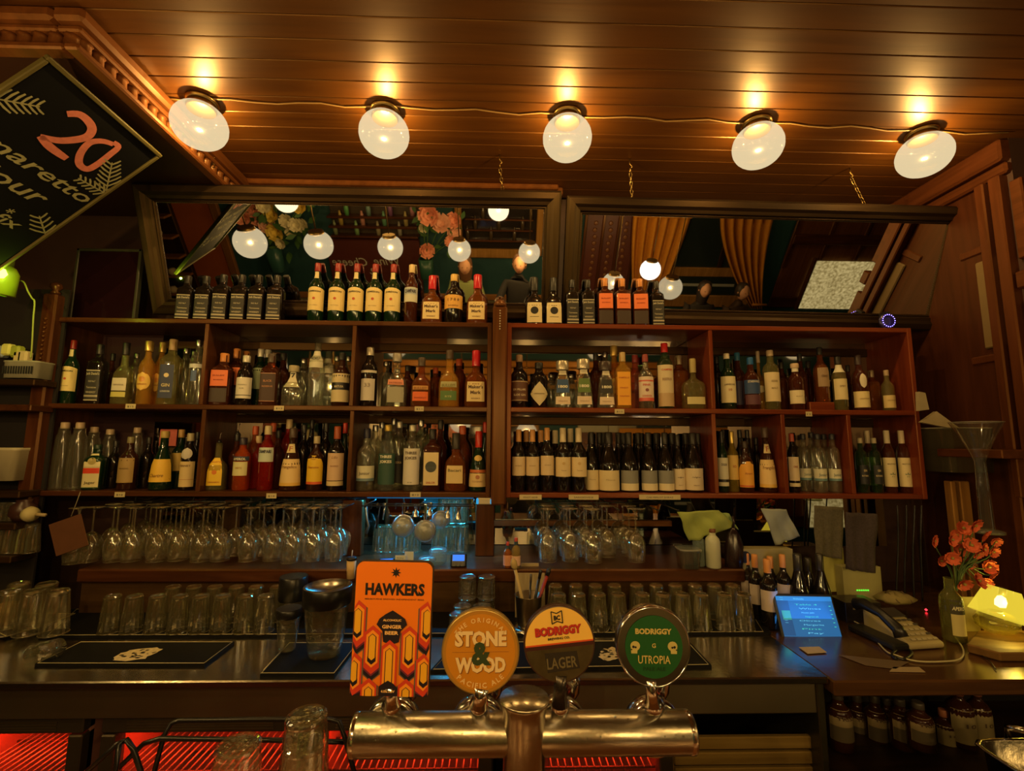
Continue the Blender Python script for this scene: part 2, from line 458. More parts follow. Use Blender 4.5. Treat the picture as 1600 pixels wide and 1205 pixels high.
ty('red_bitter_shelf', 'slim', G_RED, k((.75, .62, .36)), [L((.44, .66), (.60, .68, .58), 74, [T('CAMPARI', .62, .06, (.03, .03, .06), 1.7, .04)])], name='liqueur_bottle')
ty('wax_bourbon', 'squat', G_AMBER, k((.55, .02, .03), rough=.25), [
    L((.10, .44), (.80, .62, .30), 44, [T("Maker's", .66, .07, (.10, .05, .03), 1.3, .03), T('Mark', .38, .07, (.10, .05, .03), .9, .03), T('WHISKY', .12, .03, (.2, .1, .05), .8)])], name='whiskey_bottle')
ty('orange_dark', 'round', G_BLACK, k((.70, .45, .12)), [L((.30, .56), (.75, .40, .08), 78, [T('1 7 8 8', .56, .06, (.25, .12, .03), 1.3, .02), T('BOURBON', .16, .03, (.25, .12, .03), 1.1)])], name='rum_bottle')
ty('oval_label', 'squat', G_BLACK, k(BLK), [L((.06, .46), (.72, .60, .34), 42, [T('~', .25, .05, BLK, .9)], disc=(.60, .40, BLK)), ], name='rum_bottle')
ty('orange_square', 'square', G_DARKAM, k((.65, .25, .06)), [L((.36, .66), (.85, .20, .06), 42, [T('BULLEIT', .62, .03, (.25, .03, .01), 1.1), T('BOURBON', .35, .025, (.25, .03, .01), .9)]), L((.06, .32), (.05, .03, .02), 42)], name='whiskey_bottle')
ty('plain_clear', 'tall', G_CLEAR, k((.5, .5, .48), 1, .3), [], name='spirit_bottle')
ty('pale_label_clear', 'squat', G_PALE, k(BLK), [L((.22, .42), (.70, .64, .50), 43, [T('HAVANA', .40, .035, (.3, .25, .2), 1.1)]), L((.12, .2), (.62, .56, .15), 43)], name='rum_bottle', capz=.80)
ty('gold_tequila', 'round', G_GOLD, k((.72, .50, .14), .6, .3), [L((.22, .50), (.85, .56, .12), 60, [T('DORADO', .30, .03, (.4, .12, .02), 1.2)], disc=(.62, .4, (.75, .32, .05)), shape='oval'), L((.84, .86), GOLD, 30)], name='tequila_bottle', capz=.84, capr=.5)
ty('blue_label_clear', 'square', G_PALE, k((.45, .30, .16)), [L((.10, .60), (.030, .040, .10), 36, [T('GIN', .34, .06, (.7, .6, .3), .8), T('LONDON', .18, .03, (.7, .7, .6), .9)], disc=(.68, .25, (.75, .60, .30)))], name='gin_bottle')
ty('silver_vodka', 'tall', G_CLEAR, k((.60, .60, .62), 1, .25), [L((.56, .62), (.7, .7, .66), 70), L((.36, .52), (.10, .16, .34), 22)], name='vodka_bottle')
ty('white_label_green', 'slim', G_BLACK, k((.70, .66, .55), .3), [L((.14, .55), (.80, .74, .62), 74, [T('TANNERY', .62, .03, (.4, .36, .3), 1.2), T('RUM', .45, .03, (.4, .36, .3), .5)], bands=((.14, .17, BLK),))], name='gin_bottle')
ty('green_silver', 'slim', G_GREEN, k((.65, .62, .55), .4), [L((.30, .66), (.30, .36, .22), 60)], name='gin_bottle')
ty('brown_square', 'square', G_DARKAM, k((.10, .07, .05)), [L((.08, .62), (.06, .025, .015), 42, [T('BLACK', .68, .05, (.55, .25, .12), .9), T('RESERVE', .50, .035, (.55, .25, .12), 1.1)], bands=((0, .02, (.5, .22, .1)), (.97, .99, (.5, .22, .1))))], name='rum_bottle')
ty('seven_clear', 'squat', G_CLEAR, k((.42, .36, .22)), [L((.46, .98), (.72, .66, .48), 46, [T('7', .42, .17, BLK, .4), T('GIN', .38, .06, BLK, .5)], ), ], name='gin_bottle', capz=.84, capr=.5)
ty('textured_clear', 'tall', glass((.9, .92, .84), .14, .08, (.8, .8, .65), .05, .6), None, [L((.58, .84), (.72, .68, .52), 60, [T('ROKU', .45, .06, BLK, 1.0)])], name='gin_bottle')
ty('beige_oval', 'round', G_BROWN, k(BLK), [L((.08, .60), (.74, .62, .36), 78, [T('MATUSA', .50, .05, (.75, .65, .4), 1.0)], bands=((.42, .68, BLK),))], name='rum_bottle')
ty('silver_aperitif', 'slim', G_BLACK, k((.68, .62, .48), .5, .3), [L((.10, .46), (.66, .60, .52), 55, [T('33', .62, .08, (.3, .25, .22), .7)]), L((.56, .60), (.66, .6, .5), 70)], name='spirit_bottle')
ty('frosted_squat', 'squat', G_CLEAR, k((.40, .36, .30), .3), [L((.40, .50), (.75, .30, .18), 42, [T('PATRON', .2, .04, (.3, .05, .02), 1.2)]), L((.08, .36), (.40, .38, .28), 42)], name='tequila_bottle', capz=.84, capr=.44)
ty('orange_bourbon', 'squat', G_AMBER, k((.09, .06, .04)), [L((.12, .30), (.85, .16, .03), 44, [T('WHISKEY', .25, .04, (.3, .03, .01), 1.3)]), L((.34, .42), (.60, .30, .08), 44, [T('BULLEIT', .1, .06, (.3, .1, .02), 1.3)])], name='whiskey_bottle', capz=.82)
ty('green_rye', 'squat', G_GOLD, k((.09, .06, .04)), [L((.12, .28), (.10, .20, .05), 44, [T('RYE', .3, .04, (.5, .5, .2), .6)]), L((.34, .44), (.45, .42, .20), 44, [T('BULLEIT', .1, .06, (.2, .2, .05), 1.3)])], name='whiskey_bottle', capz=.84)
ty('brown_label', 'round', G_BLACK, k((.30, .18, .10)), [L((.12, .50), (.13, .05, .025), 78, [T('SIX PILLARS', .52, .045, (.75, .6, .4), 1.5), T('SLOE GIN', .26, .045, (.75, .6, .4), 1.4)], bands=((.04, .06, CR), (.94, .96, CR)))], name='gin_bottle')
ty('diamond', 'slim', G_BLACK, k(BLK), [L((.05, .56), (.70, .60, .36), 74, [T('HENDRICK', .48, .03, (.15, .1, .06), 1.2)], shape='diamond')], name='gin_bottle')
for nm, c in (('blue', (.04, .09, .22)), ('green', (.12, .20, .05)), ('black', (.03, .028, .025))):
    ty('trap_' + nm, 'trap', G_CLEAR, k((.62, .55, .42) if nm != 'black' else (.06, .04, .035), .6 if nm != 'black' else 0, .3), [
        L((.32, .60), c, 40, [T('1800', .36, .07, (.80, .76, .60), 1.0, .03)]), L((.08, .24), (.75, .60, .44), 42, [T('TEQUILA', .35, .025, (.35, .2, .1), 1.0)]), L((.70, .79), (.75, .68, .5), 42)], name='tequila_bottle')
ty('yellow_square', 'square', G_GOLD, k((.55, .40, .18)), [L((.06, .64), (.90, .42, .03), 42, [T('PAMPELLE', .80, .035, (.5, .12, .02), 1.3), T('FINEST', .5, .03, (.5, .12, .02), 1.0), T('TRADITION', .25, .03, (.5, .12, .02), 1.2)])], name='liqueur_bottle')
ty('pink_gin', 'round', G_CLEAR, k((.32, .06, .05)), [L((.14, .58), (.80, .66, .54), 72, [T('PINK', .62, .05, (.6, .1, .08), 1.0), T('LONDON', .18, .04, (.6, .1, .08), 1.2)], disc=(.45, .22, (.25, .06, .05)), bands=((.0, .14, (.7, .12, .08)), (.80, .86, (.7, .15, .1))))], name='gin_bottle')
ty('pink_plain', 'round', glass((.9, .5, .4), .1, .2, (.6, .18, .12)), k((.40, .06, .06)), [], name='gin_bottle')
ty('green_redcap', 'tall', G_GREENL, k((.70, .03, .03), rough=.3), [L((.04, .66), (.70, .58, .36), 78, [T('CAMPERI', .86, .035, (.6, .1, .05), 1.4), T('RISERVA', .62, .05, (.35, .22, .12), 1.2)], bands=((.0, .32, (.55, .38, .20)),))], name='liqueur_bottle', capz=.86)
ty('amber_square', 'square', G_AMBER, k((.40, .32, .22), .5), [], name='brandy_bottle')
ty('wide_flask', 'flask', G_PALE, k((.45, .36, .14)), [L((.10, .24), (.66, .58, .28), 50)], name='liqueur_bottle', capz=.72)
ty('green_whitelabel', 'round', G_GREEN, k((.75, .66, .5)), [L((.12, .58), (.78, .68, .40), 76, [T('LAPHROAIG', .66, .035, (.15, .1, .06), 1.4), T('10', .45, .05, (.4, .1, .05), .4)])], name='whisky_bottle', capz=.90)
ty('purple_bluecap', 'round', G_DARKAM, k((.03, .16, .32)), [L((.1, .5), (.05, .04, .10), 70)], name='spirit_bottle')
ty('blue_starlabel', 'round', G_DARKAM, k((.02, .12, .34)), [L((.30, .56), (.03, .07, .20), 76, [T('STARWARD', .8, .05, (.7, .65, .55), 1.5, .03)]), L((.1, .28), (.12, .04, .06), 70)], name='whisky_bottle')
ty('round_flask', 'flask', G_GOLD, k((.5, .4, .3)), [L((.30, .42), (.75, .66, .5), 34, shape='oval')], name='brandy_bottle')
ty('cork_beige', 'tall', G_PALE, k((.60, .46, .30)), [L((.14, .62), (.76, .62, .36), 76, [T('ARRAN', .66, .045, (.35, .25, .12), .8), T('MALT', .42, .04, (.35, .25, .12), .8)])], name='whisky_bottle')
ty('dark_plain', 'round', G_DARKAM, k(BLK), [], name='spirit_bottle')
ty('black_plain', 'round', G_BLACK, k(BLK), [], name='spirit_bottle')
ty('cork_whitelow', 'slim', G_DARKAM, k((.62, .45, .30)), [L((.14, .42), (.80, .70, .46), 76, [T('MALT', .5, .03, (.4, .3, .15), .8)]), L((.82, .90), (.8, .75, .6), 80)], name='whisky_bottle', capz=.90, capr=.55)
ty('amber_tilt', 'round', G_AMBER, k(BLK), [L((.28, .62), (.36, .24, .14), 50, [T('OBAN', .5, .05, (.15, .08, .03), .8)])], name='whisky_bottle')
ty('white_drape', 'slim', G_PALE, k(BLK), [L((.20, .58), (.76, .64, .36), 70, [T('SPEY', .6, .04, (.3, .2, .1), .8)]), L((.70, .84), (.75, .70, .55), 80)], name='whisky_bottle')
ty('dark_whitelow', 'round', G_DARKAM, k((.05, .03, .03)), [L((.06, .34), (.80, .66, .34), 80, [T('LAGAVULIN', .5, .03, (.3, .2, .1), 1.2)]), L((.40, .66), (.75, .68, .52), 26, shape='oval')], name='whisky_bottle', capz=.82)
ty('small_clear', 'round', G_PALE, k((.42, .30, .18)), [L((.08, .38), (.72, .56, .26), 72, [T('CALVADOS', .55, .035, (.3, .18, .08), 1.2)])], name='spirit_bottle')
ty('decanter', 'decant', G_CLEAR, k((.55, .40, .26)), [], name='decanter')
ty('green_square_herbal', 'square', G_GREEN, k((.02, .04, .02)), [L((.05, .80), (.72, .62, .34), 42, [T('Jager', .12, .07, (.15, .12, .05), 1.1)], bands=((.42, .58, (.70, .06, .02)), (.60, .98, (.06, .09, .03)), (0, .02, (.08, .14, .05))), disc=(.78, .42, (.45, .36, .12)))], name='liqueur_bottle', capz=.9)
ty('brown_khaki', 'round', G_BROWN, k((.28, .24, .12)), [L((.14, .60), (.42, .28, .10), 60, [T('HENRICKS', .55, .03, (.2, .12, .04), 1.0)])], name='liqueur_bottle', capz=.88)
ty('yellow_wide', 'tear', G_GREEN, k((.60, .42, .12)), [L((.14, .52), (.90, .55, .06), 82, [T('Chartre', .22, .07, (.3, .14, .02), 1.2, .01, .3)])], name='liqueur_bottle', capz=.88)
ty('yellow_back', 'round', G_GREEN, k((.55, .32, .10)), [L((.30, .60), (.62, .42, .10), 76)], name='liqueur_bottle')
ty('cocktail_cream', 'slim', G_BLACK, k((.5, .42, .25)), [L((.06, .50), (.80, .60, .28), 76, [T('FERNET', .80, .04, (.2, .1, .05), 1.4)], bands=((.28, .30, (.6, .3, .1)),)), L((.54, .74), (.66, .60, .52), 48, shape='oval')], name='liqueur_bottle')
ty('fire_yellow', 'squat', G_PALE, None, [L((.10, .66), (.86, .56, .03), 46, [T('FIREBALL', .84, .055, (.5, .10, .02), 1.5, .03), T('CINNAMON', .10, .035, (.5, .15, .02), 1.2)], disc=(.48, .25, (.75, .22, .03)))], name='liqueur_bottle')
ty('orange_aperitif', 'slim', G_ORANGE, k((.04, .03, .05)), [L((.28, .54), (.74, .68, .34), 60, [T('SPRITZ', .5, .04, (.5, .3, .1), .8)], shape='rect'), L((.56, .64), (.03, .05, .10), 74, [T('APEROL', .15, .055, (.85, .8, .6), 1.6, .03)])], name='aperitif_bottle')
ty('frangelico', 'tear', G_BROWN, k((.10, .06, .04)), [L((.08, .50), (.84, .60, .26), 80, [T('Frangelico', .66, .06, (.35, .18, .06), 1.5)], bands=((.0, .12, (.80, .50, .10)),)), L((.60, .74), (.75, .62, .32), 46, [T('F', .2, .10, (.4, .12, .05), .3)])], name='liqueur_bottle')
ty('yellow_arch', 'round', G_BROWN, k((.60, .50, .30)), [L((.12, .64), (.88, .56, .03), 76, [T('Disaronno', .56, .05, (.45, .16, .02), 1.4), T('1525', .86, .04, (.4, .2, .05), .5)], bands=((0, .09, (.75, .12, .03)),), shape='arch')], name='liqueur_bottle')
ty('vermouth', 'bordeaux', G_BLACK, k((.50, .10, .03)), [L((.16, .58), (.76, .52, .32), 72, [T('Lillo', .80, .05, (.35, .15, .08), .7, 0, .3), T('ROSSO', .5, .03, (.35, .15, .08), .9)]), L((.08, .15), (.80, .62, .32), 76)], name='vermouth_bottle')
ty('amber_spout', 'slim', G_AMBER, k((.55, .10, .03)), [], name='liqueur_bottle')
ty('red_plain', 'slim', G_RED, k((.66, .50, .28)), [], name='liqueur_bottle')
ty('junior', 'round', G_CLEAR, k((.03, .03, .06)), [L((.16, .40), (.70, .66, .46), 76, [T('Junior', .42, .06, (.15, .13, .1), 1.2, .01)], bands=((0, .18, (.16, .24, .28)),))], name='gin_bottle', capz=.84)
ty('jokes_green', 'tall', glass((.75, .8, .7), .1, .06), k((.66, .46, .10), .5), [L((.10, .56), (.03, .085, .06), 76, [T('THREE', .86, .05, (.82, .78, .6), 1.5, .04), T('JOKES', .70, .05, (.82, .78, .6), 1.5, .04)])], name='gin_bottle')
ty('jokes_white', 'tall', G_CLEAR, k((.70, .66, .5), .4), [L((.10, .64), (.76, .70, .58), 76, [T('THREE', .84, .05, (.16, .13, .1), 1.5, .04), T('JOKES', .70, .05, (.16, .13, .1), 1.5, .04), T('RUM', .05, .02, (.3, .3, .2), .5)])], name='gin_bottle')
ty('clear_blacklabel', 'tall', G_CLEAR, k((.6, .58, .5), .7), [L((.10, .50), (.03, .028, .025), 70, [T('VODKA', .7, .04, CR, 1.1)])], name='vodka_bottle')
ty('cream_blackdisc', 'square', G_DARKAM, k(BLK), [L((.10, .62), (.82, .66, .34), 42, [T('SAILOR', .05, .04, (.5, .12, .05), 1.0)], disc=(.56, .62, (.05, .06, .05)))], name='rum_bottle')
ty('wide_amber', 'squat', G_AMBER, k((.05, .04, .03)), [L((.14, .44), (.80, .60, .26), 40, [T('Bacari', .66, .06, (.15, .12, .05), 1.2, .02)])], name='rum_bottle')
ty('green_brandy', 'tear', G_GREEN, k((.70, .04, .02), rough=.3), [L((.08, .30), (.80, .58, .26), 80, [T('COGNAC', .35, .03, (.4, .2, .1), 1.2)], disc=(.72, .22, (.45, .16, .05))), L((.31, .36), (.60, .16, .04), 80), L((.50, .60), (.72, .48, .14), 36, shape='oval')], name='brandy_bottle', capz=.72)
ty('redcap_green', 'tear', G_GREEN, k((.60, .04, .02), rough=.3), [], name='brandy_bottle')
ty('bordeaux_orange', 'bordeaux', G_BLACK, k((.70, .34, .10)), [L((.26, .56), (.76, .58, .34), 78, [T('ROSSO', .5, .02, (.4, .25, .12), .9)])], name='red_wine_bottle')
ty('bordeaux_cream', 'bordeaux', G_BLACK, k((.74, .62, .40)), [L((.24, .54), (.80, .63, .35), 80, [T('Tenuta', .3, .02, (.4, .25, .12), .7)], disc=(.68, .2, (.68, .46, .18)))], name='red_wine_bottle', capz=.72)
ty('burg_cream', 'burgundy', G_BLACK, k((.03, .025, .02)), [L((.03, .36), (.78, .64, .36), 80, [T('Fleurie', .5, .03, (.4, .3, .15), .9, 0, .3)])], name='red_wine_bottle')
ty('burg_slate', 'burgundy', G_BLACK, k((.03, .025, .02)), [L((.03, .36), (.26, .26, .24), 78, [], bands=((0, .35, (.78, .68, .44)),))], name='red_wine_bottle')
ty('burg_bird', 'burgundy', G_BLACK, k((.03, .025, .02)), [L((.04, .40), (.74, .62, .42), 80, [T('~v~', .55, .05, (.15, .1, .06), .9), T('PINOT', .2, .02, (.3, .2, .1), .6)])], name='red_wine_bottle')
ty('burg_plain', 'burgundy', G_BLACK, k((.03, .025, .02)), [], name='red_wine_bottle')
ty('white_stripe', 'bordeaux', G_GREEN, k(BLK), [L((.10, .56), (.72, .68, .48), 76, [T('DOLIN', .72, .05, (.15, .12, .1), 1.0)], bands=((.14, .24, BLK),))], name='vermouth_bottle')
ty('gold_foil', 'bordeaux', glass((.6, .5, .1), .12, .3, (.45, .33, .04)), k((.75, .55, .15), .6, .3), [L((.20, .60), (.72, .48, .12), 70, [T('XO', .5, .05, (.4, .1, .05), .6)])], name='liqueur_bottle')
ty('orange_arch', 'round', G_BROWN, k((.05, .03, .02)), [L((.10, .60), (.88, .44, .06), 78, [T('Amaro', .5, .05, (.5, .15, .03), 1.0)], bands=((.02, .08, (.7, .14, .03)),), shape='arch')], name='liqueur_bottle')
ty('white_band', 'slim', G_BLACK, k((.55, .10, .06)), [L((.20, .60), (.78, .62, .40), 76, [T('CINZ', .55, .04, (.4, .1, .06), .8)]), L((.10, .16), (.80, .68, .44), 76)], name='vermouth_bottle')
ty('clear_whitelow', 'tall', G_CLEAR, k((.03, .03, .04)), [L((.20, .40), (.72, .70, .54), 78, [T('Junior', .40, .06, (.12, .2, .2), 1.2, .01)], bands=((0, .2, (.14, .26, .30)),))], name='gin_bottle')
ty('green_darklabel', 'tall', G_GREENL, k((.60, .52, .34)), [L((.16, .50), (.02, .022, .028), 50, [T('GIN', .66, .05, CR, .5), T('BOTANIC', .4, .035, CR, 1.1)])], name='gin_bottle')
ty('cream_monk', 'slim', G_DARKAM, k((.78, .66, .46)), [L((.10, .56), (.78, .66, .38), 80, [T('MALFY ROSA', .76, .025, (.2, .15, .08), 1.3), T('*', .2, .16, (.22, .26, .16), .8)])], name='syrup_bottle', capz=.72)
# ------------------------------------------------------------------ lights of the place
def point(name, loc, power, c, r=.03):
    d = bpy.data.lights.new(name, 'POINT'); d.energy = power; d.color = c; d.shadow_soft_size = r
    o = bpy.data.objects.new(name, d); C.objects.link(o); o.location = loc; return o
def area(name, loc, power, c, sx, sy, rot=(0, 0, 0)):
    d = bpy.data.lights.new(name, 'AREA'); d.energy = power; d.color = c; d.shape = 'RECTANGLE'; d.size = sx; d.size_y = sy
    o = bpy.data.objects.new(name, d); C.objects.link(o); o.location = loc; o.rotation_euler = rot; return o
WARM = (1.0, .62, .19)
CZ = 3.10            # ceiling
SY, BY = 2.30, 2.58  # shelf front, mirror behind the shelves
XR, XL, YR = 2.40, -5.8, -2.3
XF = 6.9            # the room widens in front of the bar
# ------------------------------------------------------------------ room shell
struct('floor', G().box(XL, XF, YR, 2.7, -.06, 0), plain((.05, .03, .02), .5, var=.3, scale=4))
struct('wall_back', G().box(XL, XR, 2.62, 2.72, 0, CZ + .1), plain((.045, .018, .010), .6))
struct('wall_jog', G().box(XR, XF, 1.97, 2.07, 0, CZ + .1), plain((.05, .02, .012), .6))
struct('wall_far_right', G().box(XF, XF + .1, YR, 2.07, 0, CZ + .1), plain((.06, .03, .015), .6))
wr = struct('wall_right', G().box(XR, XR + .1, 2.07, 2.72, 0, CZ + .1), wood((.040, .010, .004), (.065, .017, .007), .5, 2, coat=0))
struct('wall_left', G().box(XL - .1, XL, YR, 2.72, 0, CZ + .1), plain((.03, .012, .008), .6))
struct('wall_rear', G().box(XL, XF, YR - .1, YR, 0, CZ + .1), plain((.015, .07, .08), .7, var=.2, scale=3))
ce = struct('ceiling', G().box(XL, XF, YR, 2.72, CZ + .012, CZ + .1), plain((.03, .015, .005), .8))
bw = .0965
y = y_at(185, 0, CZ) - .004
while y > YR: y -= bw
y += bw
bme = None
while y + bw < 2.62:
    if bme is None:
        bme = [G().bbox(XL, x_, .0012, bw - .0012, 0, .013, .0025).mesh('board', ceilw) for x_ in (XF, XR)]
    o = obj('board', bme[y > 1.95], ce, (0, y, CZ)); y += bw
g = G().bbox(x_at(365, 2.46, CZ), x_at(872, 2.46, CZ), 2.44, 2.47, CZ - .03, CZ, .006)
struct('trim_1', g, moldw)
g = G().bbox(x_at(375, 2.46, CZ), x_at(880, 2.46, CZ), 2.47, 2.50, CZ - .045, CZ, .006)
struct('trim_2', g, moldw)
# wire along the ceiling lamps
LP = []
for i, (px, py) in enumerate(((316, 150), (602, 164), (886, 171), (1182, 184), (1440, 199))):
    LP.append(on_z(px, py + 8, CZ))
pts = []
for i in range(41):
    t = i / 40; x = -1.45 + t * 3.8
    ym = LP[0].y + (LP[-1].y - LP[0].y) * (x - LP[0].x) / (LP[-1].x - LP[0].x)
    pts.append((x, ym + .012 * math.sin(i * 1.7) * (1 if i % 3 else .4) - .02, CZ - .006))
tag(G().tube(pts, .0035, 6).build('cable', plain((.35, .20, .06), .5)), 'thin painted cable running along the ceiling through the five globe lamps', 'cable')
ordw = ['leftmost', 'second from the left', 'middle', 'fourth from the left', 'rightmost']
globe_c = (1.0, .80, .46)
def make_globe(name, label, loc, R, group, power, drop=0, flat=.86, see=.5, strength=1.05, gc=globe_c):
    t = thing(name, label, 'lamp', loc, group)
    # loc = top fixing point
    if drop:
        G().tube([(0, 0, 0), (0, 0, -drop)], .006, 8).build('rod', brass, t)
        G().lathe([(.045, 0), (.05, -.012), (.03, -.03), (.008, -.04)][::-1], 16).build('ceiling_rose', brass, t)
    g = G().lathe([(R * .50, -.012 - drop), (R * .52, -.026 - drop), (R * .56, -.032 - drop), (R * .50, -.045 - drop)][::-1], 24)
    if not drop: g.lathe([(R * .58, 0), (R * .60, -.008), (R * .52, -.016)][::-1], 24)
    g.build('fitter_ring', brass, t)
    pr = []
    zc = -drop - .035 - R * flat * .86
    for i in range(17):
        a = math.radians(-90 + i * (149 / 16))
        pr.append((max(.0001, R * math.cos(a) ** .92 if i else .0001), zc + R * flat * math.sin(a)))
    g = G().lathe(pr, 28, cap0=False, cap1=False)
    g.build('globe', lampglass(gc, strength, see), t)
    point('bulb', (loc[0], loc[1], loc[2] + zc), power, WARM, .004)
    return t
for i, p in enumerate(LP):
    make_globe('globe_lamp', 'opal glass ceiling globe, %s of the five under the boards' % ordw[i], (p.x, p.y, CZ), .108, 'ceiling globes over the bar', 21.0)
# ------------------------------------------------------------------ left bulkhead with cornice
BX = -1.42
bk = struct('wall_bulkhead', G().box(XL, BX - .08, 1.50, 2.62, 2.96, CZ).box(XL, BX - .02, 1.44, 2.62, 2.948, 2.965), plain((.035, .012, .006), .6, spec=.2))
g = G().bbox(BX - .045, BX + .005, 1.42, 2.62, 2.938, 2.962, .006); g.bbox(XL, BX - .045, 1.42, 1.47, 2.938, 2.962, .006); g.build('lower_rail', moldw, bk)
g = G().bbox(BX - .10, BX + .005, 1.42, 2.62, 3.05, CZ, .012); g.bbox(XL, BX - .10, 1.42, 1.52, 3.05, CZ, .012)
g.bbox(BX - .10, BX - .02, 1.445, 2.62, 3.028, 3.05, .006); g.bbox(XL, BX - .10, 1.445, 1.52, 3.028, 3.05, .006); g.build('crown_rail', moldw, bk)
fl = G().lathe([(.024, 0), (.026, .006), (.024, .012), (.022, .056), (.027, .064)], 8).mesh('flute', moldw)
y = 1.50
while y < 2.60:
    obj('flute', fl, bk, (BX - .055, y, 2.963)); y += .052
x = BX - .07
while x > -2.6:
    obj('flute', fl, bk, (x, 1.475, 2.963)); x -= .052
# ------------------------------------------------------------------ blackboard
A = Vector((-1.50, 1.416, 2.905)); Bp = Vector((-1.50, 1.924, 2.885)); D = on_y(20, 410, 1.924) - Bp; D.y = 0; D.normalize()
U = (Bp - A).normalized(); Nn = U.cross(-D).normalized()
if Nn.z > 0: Nn = -Nn
V = -D
bl_len = .82
M4 = Matrix((( U.x, V.x, Nn.x, A.x), (U.y, V.y, Nn.y, A.y), (U.z, V.z, Nn.z, A.z), (0, 0, 0, 1)))
WB = (Bp - A).length
bb = thing('blackboard', 'hanging chalkboard sign with pink 20 and chalk fern sprigs under the left bulkhead', 'sign', mat=M4)
G().box(0.012, WB - .012, -bl_len, -.012, -.012, -.002).build('board', plain((.004, .004, .0045), .9, spec=.08, var=.3, scale=6), bb)
fm = plain((.085, .068, .02), .6, spec=.2, var=.25)
for (a, b, c, d) in ((0, WB, -.016, 0), (0, .014, -bl_len, -.016), (WB - .014, WB, -bl_len, -.016), (0, WB, -bl_len - .014, -bl_len)):
    G().bbox(a, b, c, d, -.014, .006, .003).build('frame_rail', fm, bb)
ch = plain((.25, .235, .115), .9, var=.35, scale=60); pk = plain((.48, .14, .10), .9, var=.3, scale=60)
def put(px, py):   # photo point -> board coordinates
    d = ray(px, py); n = Nn; t = (A - CAM).dot(n) / d.dot(n); p = CAM + d * t - A
    return p.dot(U), p.dot(V)
g = G()
def stroke(g, pts, w, z=-.001, th=.0008):
    pts = [Vector(p) for p in pts]
    L_, R_ = [], []
    for i, p in enumerate(pts):
        d = (pts[min(i + 1, len(pts) - 1)] - pts[max(i - 1, 0)])
        if d.length < 1e-9: d = Vector((1, 0))
        d.normalize(); n = Vector((-d.y, d.x)) * w / 2 * (w_at(i / (len(pts) - 1)))
        L_.append(p + n); R_.append(p - n)
    v = [(q.x, q.y, z) for q in L_ + R_]; m = len(pts)
    g.add(v, [(i, i + 1, m + i + 1, m + i) for i in range(m - 1)])
def w_at(t): return .75 + .25 * math.sin(PI * t)
def curve(pxs, n=5):
    q = [put(*p) for p in pxs]; out = []
    m = len(q)
    for i in range(m - 1):
        p0, p1, p2, p3 = q[max(i - 1, 0)], q[i], q[i + 1], q[min(i + 2, m - 1)]
        for k in range(n):
            t = k / n
            out.append(tuple(.5 * ((2 * p1[a]) + (-p0[a] + p2[a]) * t + (2 * p0[a] - 5 * p1[a] + 4 * p2[a] - p3[a]) * t * t + (-p0[a] + 3 * p1[a] - 3 * p2[a] + p3[a]) * t ** 3) for a in (0, 1)))
    out.append(q[-1]); return out
g = G()
stroke(g, curve([(105, 177), (125, 178), (140, 190), (144, 203), (132, 214), (95, 218), (62, 212)]), .030)
stroke(g, curve([(62, 211), (78, 228), (104, 246)]), .030)
stroke(g, curve([(178, 224), (160, 219), (140, 222), (126, 238), (124, 254), (136, 262), (152, 255), (172, 240), (186, 228), (178, 221)]), .026, -.0012)
g.build('lettering', pk, bb)['label'] = 'pink chalk number 20'
g = G()
ux, vy = put(130, 314)
def ln(txt, px, py, h, w=None, it=.25):
    u0, v0 = put(px, py); vv, ff, ww = text_mesh(txt, .012, it); k_ = h if w is None else w / ww
    g.add([(u0 - ww * k_ / 2 + p[0] * k_, v0 + p[1] * h, -.001) for p in vv], ff)
ln('Amaretto', 131, 316, .075, .50); ln('Sour', 60, 318, .085, .26); ln('Chilli fix', 22, 356, .06, .30); ln('*', 10, 336, .05)
g.build('lettering', ch, bb)
def fern(base, tip, n, l, bend=0):
    b, t = Vector(put(*base)), Vector(put(*tip)); d = t - b; p = Vector((-d.y, d.x)).normalized(); dn = d.normalized()
    gg = G(); stroke(gg, [b, b.lerp(t, .5) + p * bend, t], .006, -.0013)
    for i in range(n):
        f = (i + .5) / n; q = b.lerp(t, f) + p * bend * (1 - (2 * f - 1) ** 2); ll = l * (1 - .45 * f)
        for s in (1, -1):
            stroke(gg, [q, q + p * s * ll * .55 + dn * ll * .4, q + p * s * ll * .9 + dn * ll * .75], .0075, -.001)
    gg.build('chalk_fern', ch, bb)
fern((166, 298), (176, 252), 7, .055); fern((166, 300), (122, 276), 6, .035); fern((70, 364), (60, 334), 4, .05)
fern((-14, 152), (62, 166), 6, .05)
# ------------------------------------------------------------------ right wall joinery
t = group_empty('wall_right_panelling')
WX = XR
def wrect(name, px0, px1, z0, z1, th, m, py=400):
    y0 = on_x(px0, py, WX).y; y1 = on_x(px1, py, WX).y
    y0, y1 = sorted((y0, y1))
    G().bbox(WX - th, WX + .01, y0, y1, z0, z1, .006).build(name, m, t)
pm = wood((.06, .016, .005), (.10, .028, .009), .45, 2, coat=0)
pmy = wood((.06, .016, .005), (.10, .028, .009), .45, 1, coat=0)
G().bbox(WX - .05, WX + .01, 1.97, 2.62, 2.99, CZ, .01).build('top_rail', pmy, t)
G().bbox(WX - .03, WX + .01, 1.97, 2.62, 2.93, 2.985, .01).build('picture_rail', pmy, t)
for a, b in ((1546, 1562), (1570, 1590),):
    wrect('post', b, a, .9, 2.93, .045, pm)
wrect('panel', 1596, 1618, 2.5, 2.88, .02, pmy); wrect('panel', 1596, 1618, 1.7, 2.30, .02, pmy); wrect('rail', 1594, 1618, 2.36, 2.44, .04, pmy)
wrect('board', 1572, 1524, 2.12, 2.56, .012, plain((.20, .13, .05), .5))  # lit rectangle of the panel, its light put into the paler colour
